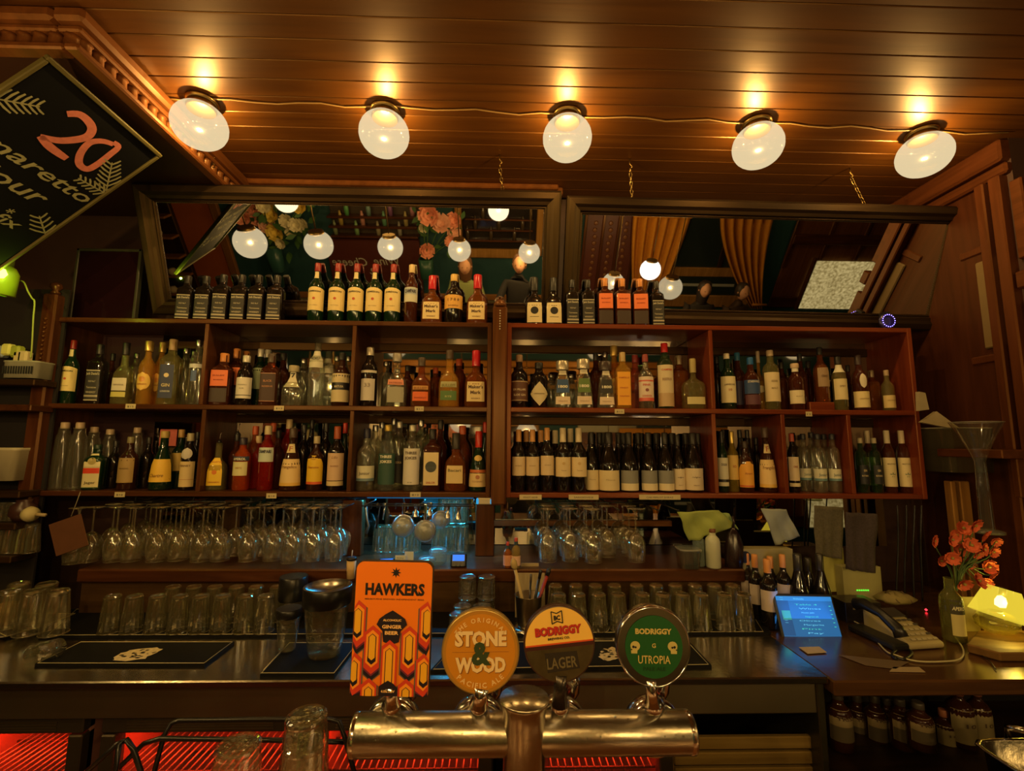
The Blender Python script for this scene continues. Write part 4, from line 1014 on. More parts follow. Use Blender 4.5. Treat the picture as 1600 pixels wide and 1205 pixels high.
G().bbox(lx0, lx1, LY, 2.585, LZ - .055, LZ, .006).build('top_board', brownx, t)
G().bbox(lx0, lx1, LY + .03, LY + .05, CTZ, LZ - .055, .003).build('back_board', wood((.05, .026, .010), (.085, .045, .017), .4, 0), t)
t = thing('wall_mirror', 'wide wall mirror behind the hanging wine glasses', 'mirror', (0, 0, 0))
G().box(lx0, XR - .25, 2.588, 2.594, LZ - .005, ZB - .03).build('mirror_glass', mirror_mat((.42, .40, .34), .02), t)
zr_ = z_at(818, 0, 2.57)
G().bbox(x_at(770, 2.57, 1.2), x_at(1050, 2.57, 1.2), 2.566, 2.587, zr_ - .014, zr_ + .016, .003).build('mid_rail', wood((.16, .06, .02), (.24, .10, .03), .4, 0), t)
# frames of the lower mirror and posts
for a, b, nm in ((352, 378, 'left'), (536, 568, 'second'), (743, 772, 'middle')):
    x0, x1 = x_at(a, 2.36, 1.2), x_at(b, 2.36, 1.2)
    tag(G().bbox(x0, x1, 2.33, 2.38, LZ, ZB - .03, .004).build('shelf_support', brownz if nm != 'left' else darkwz), 'dark wooden support post below the shelves, %s one' % nm, 'post')
# hanging glass racks
def rack(px0, px1, label, ys=(2.12, 2.52), n=7):
    zr = ZB - .045
    x0, x1 = x_at(px0, ys[0], zr), x_at(px1, ys[0], zr)
    t = thing('glass_rack', label, 'rack', (0, 0, 0))
    for i in range(n):
        x = x0 + (x1 - x0) * i / (n - 1)
        G().tube([(x, ys[0], zr + .004), (x, ys[0] - .008, zr), (x, ys[1], zr)], .003, 6).build('rail', black, t)
    for y in (ys[0] + .22, ys[1] - .02):
        G().tube([(x0 - .01, y, zr + .006), (x1 + .01, y, zr + .006)], .0035, 6).build('crossbar', black, t)
        for x in (x0, (x0 + x1) / 2, x1):
            G().tube([(x, y, zr), (x, y, ZB - .012)], .0035, 6).build('hanger', black, t)
    return t
WG = {}
def wine_meshes():
    gm = glass((.92, .93, .84), .40, .05, (.95, .78, .38), .08)
    bowl = [(.0001, .128), (.014, .124), (.028, .112), (.040, .090), (.0445, .065), (.043, .035), (.038, .0)]
    b = G().lathe([(r, z) for r, z in bowl[::-1]], 20, cap0=False, cap1=False).mesh('bowl', gm)
    s = G().lathe([(.0045, .124), (.0036, .16), (.0036, .205), (.006, .222)], 8, cap0=False, cap1=False).mesh('stem', gm)
    f = G().lathe([(.006, .222), (.020, .229), (.038, .232), (.038, .234), (.0001, .2345)], 20).mesh('foot', gm)
    rim = G().tube([(.038 * math.cos(a * PI / 10), .038 * math.sin(a * PI / 10), 0) for a in range(20)], .0012, 5, closed=True).mesh('rim', gm)
    return [('bowl', b), ('stem', s), ('foot', f), ('rim', rim)]
WMS = wine_meshes()
def hang(x, y, label, group, sc_=1.0):
    t = thing('wine_glass', label, 'glass', (x, y, ZB - .040 - .234 * sc_), group)
    t.scale = (sc_, sc_, sc_); t.rotation_euler = (0, 0, random.random() * 6)
    for nm, me in WMS: obj(nm, me, t)
rack(150, 350, 'black wire glass rack under the first lower bay')
rack(388, 530, 'black wire glass rack under the second lower bay', n=6)
rack(845, 1060, 'black wire glass rack right of the middle support', n=8)
NW = ['first', 'second', 'third', 'fourth', 'fifth', 'sixth', 'seventh', 'eighth']
RW = ['front', 'second', 'third', 'back']
def hang_group(px0, px1, n, where, group, sc_, drop=0):
    for r in range(4):
        Y_ = 2.15 + r * .105
        for i in range(n):
            px = px0 + (px1 - px0) * (i / (n - 1)) 
            x = x_at(px, 2.15, 1.2) + random.uniform(-.006, .006) 
            if where == 'right' and i > 2 and r == 0 and i % 2: continue
            hang(x, Y_ + random.uniform(-.01, .01), 'wine glass hanging in the %s rack, %s from left in its %s row' % (where, NW[i], RW[r]), group, sc_ * random.uniform(.97, 1.0))
hang_group(142, 346, 7, 'left', 'wine glasses in the left rack', 1.0)
hang_group(392, 520, 5, 'second', 'wine glasses in the second rack', 1.0)
hang_group(856, 992, 5, 'right', 'wine glasses in the right rack', 1.0)
# tumblers upside down on the mat
def tumbler_meshes(h, r0, r1, gm, flutes=0):
    n = 20
    pr = [(r0, 0), (r0 * .985, .004), (r0 + (r1 - r0) * .5, h * .5), (r1, h * .90), (r1 * 1.03, h * .93), (r1 * 1.02, h * .97), (r1 * .9, h), (r1 * .80, h * .985), (.0001, h * .97)]
    if flutes:
        g = G(); g.lathe(pr, n, cap0=False, cap1=False)
    else:
        g = G().lathe(pr, 32, cap0=False, cap1=False, sm=False)
        m_ = len(g.v) // 32
        for q_ in range(len(g.v)):
            x_, y_, z_ = g.v[q_]
            if q_ % 2 and .003 < z_ < h * .89: g.v[q_] = (x_ * .955, y_ * .955, z_)
    b = g.mesh('wall', gm)
    base = G().lathe([(.0001, h * .915), (r1 * .8, h * .92), (r1 * .92, h * .94), (r1 * .8, h * .972), (.0001, h * .972)], 16).mesh('thick_base', glass((.85, .86, .74), .45, .06, (.8, .72, .4), .05))
    rim = G().tube([(r0 * math.cos(a * PI / 10), r0 * math.sin(a * PI / 10), .0015) for a in range(20)], .0016, 5, closed=True).mesh('rim', gm)
    return [('wall', b), ('thick_base', base), ('rim', rim)]
gt = glass((.86, .87, .72), .46, .06, (.85, .70, .32), .07)
TM = tumbler_meshes(.135, .0385, .029, gt)
TMN = {}
def tumbler(px, base, Ydefault, label, group, ms=None, z=CTZ + .010, name='tumbler', sc_=1.0, rot=None):
    p = on_z(px, base, z) if Ydefault is None else Vector((x_at(px, Ydefault, z), Ydefault, z))
    t = thing(name, label, 'glass', tuple(p), group); t.scale = (sc_,) * 3; t.rotation_euler = rot or (0, 0, random.random() * 6)
    for nm, me in (ms or TM): obj(nm, me, t)
    return t
GY = y_at(985, 0, CTZ + .01); GYb = GY + .115
FRW = (171, 205, 242, 277, 310, 344, 380, 412)
for i, px in enumerate(FRW): tumbler(px, 985, GY, 'upturned tumbler, %s from left in the front row of the left mat' % NW[i], 'tumblers on the left mat')
for i, px in enumerate((266, 299, 332, 366, 397, 430)): tumbler(px, 985, GYb, 'upturned tumbler, %s from left in the back row of the left mat' % NW[i], 'tumblers on the left mat')
NX = NW + ['ninth', 'tenth', 'eleventh', 'twelfth']
for i, px in enumerate((873, 904, 936, 967, 1005, 1037, 1068, 1097, 1133, 1164)): tumbler(px, 982, GY + .01, 'upturned tumbler, %s from left in the front row of the right mat' % NX[i], 'tumblers on the right mat')
for i, px in enumerate((868, 900, 931, 961, 996, 1027, 1057, 1088, 1118, 1147)): tumbler(px, 982, GYb + .01, 'upturned tumbler, %s from left in the back row of the right mat' % NX[i], 'tumblers on the right mat')
# bar mats
def mat_thing(c, label, blotch=None, z=CTZ, inner=None, name='bar_mat', lines=True):
    P = [on_z(px, py, z) for px, py in c]
    t = thing(name, label, 'mat', (0, 0, 0))
    g = G(); g.v = [tuple(p) for p in P] + [(p.x, p.y, z + .009) for p in P]
    g.f = [(3, 2, 1, 0), (4, 5, 6, 7)] + [(i, (i + 1) % 4, 4 + (i + 1) % 4, 4 + i) for i in range(4)]; g.sm = [False] * 6
    g.build('pad', rubber, t)
    if lines:
        g = G(); cc = sum(P, Vector()) / 4
        g.tube([(p.x + (cc.x - p.x) * .02, p.y + (cc.y - p.y) * .04, z + .010) for p in P], .0012, 5, closed=True)
        if inner: g.tube([(P[inner[0]].x * (1 - f) + P[inner[1]].x * f, P[inner[0]].y * (1 - f) + P[inner[1]].y * f, z + .010) for f in inner[2]], .0014, 5)
        g.build('border_line', plain((.62, .52, .28), .6), t)
    if blotch:
        bx, by, w, h = blotch; c0 = on_z(bx, by, z + .01); rx = w / 2 * c0.y / F; ry = abs(on_z(bx, by - h / 2, z + .01).y - on_z(bx, by + h / 2, z + .01).y) / 2
        rr = random.Random(int(bx)); n = 28
        pts = [(c0.x + rx * math.cos(a * 2 * PI / n) * rr.uniform(.75, 1.12) + ry * .3 * math.sin(a * 2 * PI / n), c0.y + ry * math.sin(a * 2 * PI / n) * rr.uniform(.8, 1.2), z + .0098) for a in range(n)]
        g = G().add([(c0.x, c0.y, z + .0098)] + pts, [(0, i + 1, (i + 1) % n + 1) for i in range(n)])
        g.build('printed_emblem', plain((.72, .56, .30), .6, var=.45, scale=90), t)
        # dark flecks in the emblem
        g = G()
        for q in range(26):
            a = rr.uniform(0, 2 * PI); f = math.sqrt(rr.random()) * .75; cx, cy = c0.x + rx * f * math.cos(a), c0.y + ry * f * math.sin(a); s = rr.uniform(.003, .007)
            g.add([(cx + s * math.cos(k_ * PI / 3) * 1.3, cy + s * .8 * math.sin(k_ * PI / 3), z + .0102) for k_ in range(6)], [(0, 1, 2, 3, 4, 5)])
        g.build('emblem_marks', black, t)
    return t
mat_thing([(60, 998), (1205, 992), (1180, 955), (110, 955)], 'long black rubber mat under the rows of tumblers')
mat_thing([(54, 1042), (320, 1042), (366, 1007), (125, 1007)], 'black bar mat with cream emblem on the left of the steel counter', (215, 1022, 60, 20))
mat_thing([(406, 1058), (522, 1058), (560, 1008), (452, 1008)], 'small black bar mat under the glass jars', inner=(0, 3, (.1, .7)))
mat_thing([(672, 1052), (1112, 1044), (1075, 1004), (712, 1008)], 'black bar mat with cream emblem behind the beer badges', (955, 1022, 40, 22))
# shaker jars
def jar(px, top, base, wpx, label, Y=None, lid=True, z=CTZ + .012, lidh=.25, taper=.7, name='shaker_jar', steel_top=True):
    p = on_z(px, base, z) if Y is None else Vector((x_at(px, Y, z), Y, z)); R = wpx / 2 * p.y / F; h = z_at(top, p.x, p.y) - z
    t = thing(name, label, 'jar', tuple(p))
    gm = glass((.86, .86, .68), .34, .05, (.6, .55, .3), .06, .9)
    hb = h * (1 - lidh)
    G().lathe([(.0001, .004), (R * taper * .95, 0), (R * taper, .01), (R * (taper * .5 + .5), hb * .55), (R * .97, hb)], 24, cap0=False, cap1=False).build('glass_body', gm, t)
    G().lathe([(R * 1.0, hb - .004), (R * 1.04, hb), (R * 1.05, h * .97), (R * .98, h)], 24, cap0=False, cap1=False).build('lid_band', plain((.010, .009, .008), .3), t)
    if steel_top: G().lathe([(.0001, h * .90), (R * .9, h * .93), (R * .98, h), (R * 1.03, h * .99)], 24, cap0=False, cap1=False).build('steel_dish', steel, t)
    else: G().lathe([(R * 1.0, h), (.0001, h + .002)], 24, cap0=False).build('lid_top', plain((.012, .010, .009), .35), t)
    for i in range(10):
        a = i * PI / 5; G().box(-.002, .002, -R * .86, -R * .84, hb * .2, hb * .85, Matrix.Rotation(a, 4, 'Z')) if False else None
    return t
jar(507, 914, 1022, 66, 'textured glass shaker jar with black band and steel rim on the small mat', lidh=.26)
jar(455, 900, 985, 38, 'black-lidded glass jar with chalk handwriting behind the steel-rimmed jar', GY + .1, lidh=.5, steel_top=False)
jar(448, 950, 1015, 34, 'small textured glass jar in front of the black-lidded jar', lidh=.18, steel_top=False)
p = on_z(455, 985, CTZ); g = G()
flat_text(g, 'syrup', .014, lambda u, v: (x_at(452, GY + .04, 1.05) + u, GY + .04, z_at(948, p.x, GY + .04) + v)); tag(g.build('chalk_writing', plain((.55, .5, .38), .8)), 'white handwriting on the black jar', 'writing')
# stacked cut tumblers behind the round badge
gr = glass((.86, .88, .78), .38, .04, (.6, .55, .35), .06, .9)
TM2 = tumbler_meshes(.085, .040, .036, gr)
for i, (px, base, z_) in enumerate(((722, 985, 0), (752, 985, 0), (716, 968, .0), (748, 968, .0), (762, 950, 0))):
    pass
for i, (px, Y_, lvl) in enumerate(((716, GY - .06, 0), (751, GY - .06, 0), (722, GY + .03, 0), (753, GY + .03, 0), (730, GY + .12, 1), (760, GY + .12, 1), (730, GY + .12, 0), (760, GY + .12, 0))):
    lb = 'cut glass whisky tumbler behind the orange round badge, %s' % ['front left of the stack', 'front right of the stack', 'second row left', 'second row right', 'top left at the back', 'top right at the back', 'bottom left at the back', 'bottom right at the back'][i]
    tumbler(px, 0, Y_, lb, 'cut tumblers behind the round badges', TM2, CTZ + .010 + lvl * .088, 'whisky_tumbler', rot=(0, 0, 0))
# tin of tools
Yt = 1.96; zt0 = CTZ + .012; xt = x_at(826, Yt, zt0); ht = z_at(929, xt, Yt) - zt0; Rt = 20 * Yt / F
t = thing('steel_tin', 'dented steel cup holding pens and a wooden brush beside the papers', 'cup', (xt, Yt, zt0))
G().lathe([(.0001, .003), (Rt * .80, 0), (Rt * .84, .01), (Rt, ht * .98), (Rt * 1.05, ht), (Rt * .97, ht - .002), (Rt * .8, .01), (.0001, .008)], 24, cap0=False, cap1=False).build('cup_wall', plain((.30, .25, .17), .3, 1, var=.3), t)
G().lathe([(Rt * 1.2, 0), (Rt * 1.3, .008), (Rt * .9, .012)], 24, (0, 0, -.011)).build('foot_dish', steel, t)
def stick(name, label, cat, dx, dz, w, c, m, dy=0, head=None, x0=0, r=True):
    th = thing(name, label, cat, (xt + x0, Yt, zt0 + .02))
    e = Vector((dx, dy, dz)); s = Vector((0, 0, 0))
    G().tube([s, s.lerp(e, .5), e], w, 8).build('handle', m, th)
    if head: G().lathe(head[0], 10, mat=Matrix.Translation(e) @ e.to_track_quat('Z', 'Y').to_matrix().to_4x4()).build(head[2], head[1], th)
stick('wooden_brush', 'pale wooden brush leaning left in the steel cup', 'brush', -.050, .205, .0065, 0, plain((.62, .46, .20), .6), -.02, ([(.006, 0), (.013, .012), (.014, .03), (.006, .045)], plain((.5, .36, .14), .7), 'brush_head'), -.006)
stick('marker_pen', 'black marker leaning right in the steel cup', 'pen', .035, .165, .0055, 0, black, 0, ([(.0065, 0), (.0065, .03), (.005, .034)], black, 'pen_cap'), .008)
stick('scissors', 'red and black handled opener leaning far right in the steel cup', 'tool', .065, .170, .007, 0, plain((.35, .03, .02), .4), .02, ([(.008, 0), (.010, .02), (.004, .035)], black, 'grip_end'), .012)
stick('black_pen', 'black pen upright in the middle of the steel cup', 'pen', .008, .150, .004, 0, plain((.02, .02, .02), .3), .0, ([(.005, 0), (.005, .03), (.003, .032)], plain((.1, .08, .06), .3), 'pen_cap'), 0)
# papers
def card(name, label, cat, c, Y, th, m, parts=None, tilt=0, txt=None):
    """upright sheet standing at depth Y; c = left, top, right, bottom in the photo"""
    zc = z_at((c[1] + c[3]) / 2, 0, Y); x0, x1 = x_at(c[0], Y, zc), x_at(c[2], Y, zc); xm = (x0 + x1) / 2
    z0, z1 = z_at(c[3], xm, Y), z_at(c[1], xm, Y)
    t = thing(name, label, cat, (xm, Y, z0)); t.rotation_euler = (-tilt, 0, 0)
    w, h = (x1 - x0) / 2, z1 - z0
    G().bbox(-w, w, 0, th, 0, h, min(th, .002) * .4).build('sheet' if th < .01 else 'body', m, t)
    if txt:
        for s, u, v, hh, ww, cm in txt:
            flat_text(G(), s, hh * h, lambda a, b: (u * w + a, -.0006, v * h + b), ww * w).build('lettering', cm, t)
    return t, w, h
pap = plain((.42, .33, .18), .7)
card('paper_sheet', 'beige clipboard sheet standing behind the steel cup', 'paper', (805, 897, 852, 980), 2.06, .004, pap, tilt=.08)
card('paper_card', 'folded cream card on the ledge right of the sauce bottles', 'card', (814, 880, 842, 892), LY + .05, .003, plain((.45, .36, .2), .7))
ink = plain((.03, .08, .10), .6, var=0)
card('note', 'handwritten note card lit blue behind the orange badge, short left part', 'note', (617, 868, 634, 888), LY + .02, .002, plain((.62, .66, .62), .7), txt=(('Friday', 0, .75, .12, 1.2, ink), ('deliveries', 0, .5, .12, 1.5, ink), ('first up at', 0, .25, .12, 1.5, ink)))
card('note', 'tall handwritten note card lit blue behind the orange badge', 'note', (632, 862, 646, 888), LY + .03, .002, plain((.62, .66, .62), .7), txt=(('stock', 0, .4, .12, 1.2, ink), ('call on', 0, .2, .12, 1.4, ink)))
# card terminals
def terminal(px, top, bottom, w, Y, label, scr, tiltz=0):
    x = x_at(px, Y, 1.1); z0 = LZ + .001 if bottom is None else z_at(bottom, x, Y); h = z_at(top, x, Y) - z0; R = w / 2 * Y / F
    t = thing('card_terminal', label, 'terminal', (x, Y, z0)); t.rotation_euler = (-.25, 0, tiltz)
    G().bbox(-R, R, 0, .03, 0, h, .006).build('casing', plain((.012, .012, .013), .3), t)
    G().box(-R * .74, R * .74, -.0008, .001, h * .45, h * .88).build('screen', emis(scr, 1.0), t)
    km = G().bbox(-R * .18, R * .18, -.003, .001, -.003, .003, .001).mesh('key', plain((.10, .10, .10), .4))
    for r in range(3):
        for c_ in range(3): obj('key', km, t, (R * .5 * (c_ - 1), 0, h * (.12 + .1 * r)))
    return t
terminal(716, 865, None, 24, LY + .03, 'card terminal with bright blue screen standing on the ledge', (.03, .22, 1.0))
terminal(604, 872, None, 24, LY + .04, 'card terminal with blue screen tilted behind the orange badge', (.03, .22, 1.0), .25)
# sauce bottles, small things on the ledge
ty('sauce', 'round', glass((.8, .4, .15), .1, .5, (.45, .14, .03)), k((.50, .05, .03)), [L((.1, .5), (.75, .35, .20), 76), L((.74, .86), (.02, .05, .05), 80)], name='sauce_bottle')
ty('sauce_pale', 'round', glass((.8, .7, .4), .1, .4, (.5, .36, .12)), k((.55, .08, .05)), [L((.1, .42), (.80, .50, .34), 76), L((.76, .88), (.02, .05, .07), 80)], name='sauce_bottle')
B('sauce', 793, 845, 13, LY + .03, LZ + .001, 'small hot sauce bottle with white cap, left of the pair on the ledge')
B('sauce_pale', 806, 840, 14, LY + .02, LZ + .001, 'small pepper sauce bottle with red cap, right of the pair on the ledge')
t = thing('candle_cup', 'small capped takeaway cup with straw on the support left of the orange badge', 'cup', tuple(on_y(548, 904, 2.05)))
G().lathe([(.016, 0), (.020, .075)], 16).build('cup', plain((.75, .50, .22), .6), t); G().lathe([(.0215, .075), (.022, .082), (.018, .088)], 16).build('lid', black, t)
G().tube([(0, 0, .088), (.002, 0, .115)], .002, 6).build('straw', plain((.6, .6, .6), .5), t)
# cyan lit jars on the ledge behind the badge
gj = glass((.75, .9, .92), .15, .25, (.5, .7, .7), .06, .6)
for px, tp, bt, w, lb in ((684, 856, 898, 26, 'upturned glass jar glowing blue on the ledge, the taller right one'), (667, 870, 898, 24, 'ribbed glass tumbler glowing blue on the ledge, the lower left one')):
    Y_ = LY + (.10 if w == 26 else .04); x = x_at(px, Y_, LZ); h = z_at(tp, x, Y_) - LZ; R = w / 2 * Y_ / F
    t = thing('glass_jar', lb, 'jar', (x, Y_, LZ + .001))
    G().lathe([(R * .9, 0), (R, .01), (R, h * .8), (R * .85, h * .95), (.0001, h)], 20, cap0=False, cap1=False).build('glass_body', gj, t)
    for q in range(3): G().tube([(R * 1.01 * math.cos(a * PI / 8), R * 1.01 * math.sin(a * PI / 8), h * (.62 + q * .1)) for a in range(16)], .0012, 4, closed=True).build('rib', gj, t)
# blue led strip light under the shelf
p = on_y(757, 784, 2.28); t = thing('led_box', 'small white junction box glowing blue under the shelf by the centre post', 'light', tuple(p))
G().bbox(-.034, .034, 0, .05, -.014, .016, .004).build('casing', plain((.60, .52, .34), .5), t)
for s in (-1, 1): G().bbox(s * .034 - .006, s * .034 + .006, -.004, .03, -.012, .014, .003).build('lit_end', emis((.02, .30, .60), 1.1), t)
# area lights: the blue strip under this shelf bay
area('blue_strip', (x_at(655, 2.34, ZB), 2.33, ZB - .022), 3.6, (.02, .45, 1.0), .55, .01)
tag(G().bbox(x_at(575, 2.34, ZB), x_at(740, 2.34, ZB), 2.325, 2.335, ZB - .020, ZB - .013, .001).build('led_strip', emis((.02, .25, .6), .3)), 'thin blue light strip under the third lower bay', 'light')
# hanging strainers and tools under the third bay
def strainer(px, py, wpx, Y, label, rot=0, top=782):
    c = on_y(px, py, Y); R = wpx / 2 * Y / F
    t = thing('strainer', label, 'strainer', tuple(c)); t.rotation_euler = (0, rot, 0)
    G().tube([(R * math.cos(a * PI / 14), 0, R * math.sin(a * PI / 14)) for a in range(28)], .0022, 6, closed=True).build('rim', chrome, t)
    G().lathe([(R * math.sin(a * PI / 16), -R * .7 * math.cos(a * PI / 16) + 0) for a in range(0, 9)], 24, cap0=False, cap1=False, mat=Matrix.Rotation(-PI / 2, 4, 'X')).build('mesh_bowl', glass((.35, .40, .42), .25, .55, (.45, .48, .46), .3, 1.5), t)
    hz = (ZB - .02) - c.z
    G().bbox(-.006, .006, -.003, .003, R, max(R + .02, hz), .002).build('handle', chrome, t)
strainer(630, 822, 33, 2.16, 'round fine strainer hanging with a blue sheen, left of the two')
strainer(664, 830, 32, 2.12, 'round fine strainer hanging with pale centre, right of the two')
strainer(688, 812, 26, 2.22, 'small round strainer behind, tilted to the right', .5)
t = thing('tool_rail', 'thin rail with hooks under the third lower bay', 'rail', (0, 0, 0))
xa, xb = x_at(572, 2.2, ZB), x_at(742, 2.2, ZB)
for y_ in (2.2, 2.135): G().tube([(xa, y_, ZB - .03), (xb, y_, ZB - .03)], .003, 6).build('bar', black, t)
for x_ in (xa + .01, (xa + xb) / 2, xb - .01): G().tube([(x_, 2.13, ZB - .03), (x_, 2.34, ZB - .028), (x_, 2.345, ZB - .012)], .003, 6).build('bracket', black, t)
for i in range(9): x = xa + (xb - xa) * (i + .5) / 9; G().tube([(x, 2.2, ZB - .03), (x, 2.195, ZB - .05), (x, 2.185, ZB - .05)], .002, 5).build('hook', black, t)
def tool(name, px, pts, w, m, label, cat, Y=2.19):
    t = thing(name, label, cat, tuple(on_y(px, 790, Y)))
    o = on_y(px, 790, Y)
    pz = [Vector((0, .005, ZB - .03 - o.z))] + [on_y(a, b, Y) - o for a, b in pts]; w = w if not isinstance(w, list) else [w[0]] + w
    G().tube(pz, w, 7).build('blade', m, t)
    G().lathe([(.004, .012), (.007, 0), (.004, -.012)][::-1], 8).build('handle', black, t)
tool('waiters_friend', 571, [(572, 796), (573, 810), (576, 822), (572, 834)], .006, plain((.3, .35, .38), .3, 1), 'steel corkscrew hanging and glowing blue at left of the rail', 'corkscrew')
tool('bar_spoon', 590, [(594, 790), (591, 808), (588, 826)], [.003, .003, .006], black, 'black handled spoon hanging beside the corkscrew', 'spoon')
tool('tongs', 600, [(603, 786), (600, 800), (598, 812)], .004, chrome, 'short steel tongs hanging on the rail', 'tongs')
for i, (px, py) in enumerate(((650, 796), (672, 794), (700, 798), (716, 800))):
    o = on_y(px, py - 8, 2.2); t = thing('jigger', 'steel measuring cup hanging from the rail, %s from left' % NW[i], 'jigger', tuple(o), 'jiggers on the rail')
    G().lathe([(.016, -.055), (.012, -.035), (.006, -.024), (.010, -.012), (.014, .0)], 14, cap0=False, cap1=False).build('cup', plain((.55, .52, .45), .25, 1), t)
    G().tube([(0, 0, 0), (0, 0, ZB - .03 - o.z)], .002, 5).build('loop', chrome, t)
# stacked upturned tumblers seen behind (glass baskets)
for j, (px0, px1, tp, n, Y_) in enumerate(((592, 648, 835, 5, 2.44), (684, 724, 830, 4, 2.44), (692, 722, 806, 3, 2.47))):
    for i in range(n):
        px = px0 + (px1 - px0) * i / (n - 1); zb_ = LZ + .001 if j < 2 else LZ + .135
        tumbler(px, 0, Y_, 'upturned glass, %s from left in the %s' % (NW[i], ['left stack on the ledge', 'right stack on the ledge', 'upper tier of the right stack'][j]), 'stacked glasses on the ledge', TM, zb_, sc_=.95)
# right hand side of the ledge
def cloth(name, label, fn, m, nu=14, nv=14):
    g = G().grid(fn, nu, nv); o = g.build(name, m)
    o.modifiers.new('thickness', 'SOLIDIFY').thickness = .003
    tag(o, label, 'cloth'); return o
P4 = lambda c, Y: [on_y(px, py, Y) for px, py in c]
def drape(c, Y, amp, seed, wr=3.0):
    a, b, cc, d = P4(c, Y); rr = random.Random(seed); ph = [rr.uniform(0, 6) for _ in range(4)]
    def fn(u, v):
        p = (a * (1 - u) + b * u) * (1 - v) + (d * (1 - u) + cc * u) * v
        q = amp * (math.sin(u * wr * 2 * PI + ph[0]) * v + .5 * math.sin(u * 2.3 * wr + v * 5 + ph[1]) + .3 * math.sin(v * 9 + u * 4 + ph[2]))
        return (p.x + .3 * q * math.sin(v * 3 + ph[3]), p.y + q, p.z + .35 * q * math.sin(u * 7))
    return fn
cloth('green_cloth', 'pale green cleaning cloth draped over the milky bottles', drape([(1058, 800), (1122, 797), (1150, 822), (1078, 846)], 2.14, .012, 3), plain((.34, .40, .10), .9, var=.15), 16, 12)
cloth('green_cloth', 'small green cloth corner hanging right of the larger green cloth', drape([(1118, 800), (1138, 802), (1153, 826), (1124, 820)], 2.17, .010, 5), plain((.28, .38, .12), .9, var=.15))
cloth('grey_cloth', 'blue-grey towel hanging under the shelf above the wine cluster', drape([(1190, 795), (1228, 796), (1250, 838), (1212, 852)], 2.16, .009, 9, 2.0), plain((.30, .33, .30), .9, var=.2))
ty('milky', 'crock', G_MILK, k((.16, .05, .02)), [], name='juice_bottle')
B('milky', 1115, 826, 24, LY + .03, LZ + .001, 'milky green juice bottle in front under the green cloth')
ty('milky2', 'crock', glass((.6, .7, .66), .12, .4, (.30, .38, .34)), k((.4, .28, .05)), [], name='juice_bottle')
B('milky2', 1093, 826, 20, 2.16, LZ + .001, 'grey-green bottle behind the milky juice bottle')
t = thing('glass_tub', 'clear square plastic tub beside the milky bottle on the ledge', 'container', tuple(on_y(1076, 886, LY + .03)))
G().lathe([(.040, 0), (.046, .07), (.050, .073), (.050, .077)], 20, ex=5, cap1=False).build('tub', glass((.8, .8, .7), .12, .08), t)
G().lathe([(.051, .077), (.051, .082), (.047, .084)], 20, ex=5).build('lid', glass((.7, .7, .6), .2, .3), t)
t = thing('dark_bag', 'dark glossy plastic bag hanging right of the juice bottles', 'bag', tuple(on_y(1147, 860, 2.14)))
g = G(); rr = random.Random(4)
g.lathe([(.02, -.105), (.040, -.09), (.046, -.04), (.040, .02), (.024, .07), (.010, .10)], 18, dy=.7)
g.v = [(x * (1 + rr.uniform(-.14, .14)), y * (1 + rr.uniform(-.14, .14)), z) for x, y, z in g.v]; g.build('bag_body', plain((.020, .010, .010), .22, var=.3), t)
G().tube([(0, 0, .1), (.006, 0, .125), (0, 0, .15)], .006, 6).build('knot', plain((.02, .01, .01), .3), t)
# paper bag box behind wines
t, w_, h_ = card('carton', 'pale carton with a round dark emblem behind the orange-capped wines', 'box', (1153, 858, 1240, 905), 2.12, .06, plain((.32, .28, .13), .7))
G().lathe([(.026, 0), (.026, .001)], 24, mat=Matrix.Translation((-w_ + .035, -.001, h_ - .035)) @ Matrix.Rotation(PI / 2, 4, 'X')).build('emblem', black, t)
ty('cluster', 'bordeaux', G_BLACK, k((.72, .30, .08)), [L((.26, .56), (.60, .50, .44), 78)], name='red_wine_bottle')
ty('champagne', 'champ', G_BLACK, k((.025, .02, .012), rough=.3), [], name='champagne_bottle')
for i, (px, tp, Y_, lb) in enumerate(((1171, 863, 2.13, 'rear left'), (1184, 867, 2.05, 'left front'), (1204, 873, 1.97, 'nearest, with big label'), (1192, 862, 2.16, 'rear middle'), (1208, 868, 2.10, 'right rear'))):
    B('cluster', px, tp, 24 if i != 2 else 28, Y_, CTZ + .001, 'orange-capped wine bottle in the cluster by the tablet, %s' % lb)
B('cluster', 1228, 866, 24, 2.05, CTZ + .001, 'orange-capped wine bottle right end of the cluster behind the tablet')
B('champagne', 1252, 866, 36, 2.02, CTZ + .001, 'black sparkling wine bottle behind the tablet, left one')
B('champagne', 1287, 867, 34, 2.02, CTZ + .001, 'black sparkling wine bottle behind the tablet, right one')
B('champagne', 1267, 870, 30, 2.12, CTZ + .001, 'black sparkling wine bottle half hidden between the two others')
# small cards on the counter
# tablet
p = on_z(1268, 1000, CTZ); Yt_ = p.y + .03; x0 = x_at(1222, Yt_, .95); x1 = x_at(1318, Yt_, .95)
zt0_, zt1_ = z_at(1000, (x0 + x1) / 2, Yt_), z_at(928, (x0 + x1) / 2, Yt_ + .06)
tl = math.atan2(.06, zt1_ - zt0_)
Mt = Matrix.Translation(((x0 + x1) / 2, Yt_, zt0_)) @ Matrix.Rotation(math.radians(1), 4, 'Y') @ Matrix.Rotation(-tl, 4, 'X')
t = thing('tablet', 'till tablet with glowing blue order screen on a dark stand', 'tablet', mat=Mt)
w = (x1 - x0) / 2; h = (zt1_ - zt0_) / math.cos(tl)
G().bbox(-w, w, 0, .012, 0, h, .004).build('casing', plain((.008, .008, .010), .3), t)
G().box(-w * .93, w * .93, -.001, .001, h * .06, h * .94).build('screen', emis((.010, .115, .30), 1.0), t)
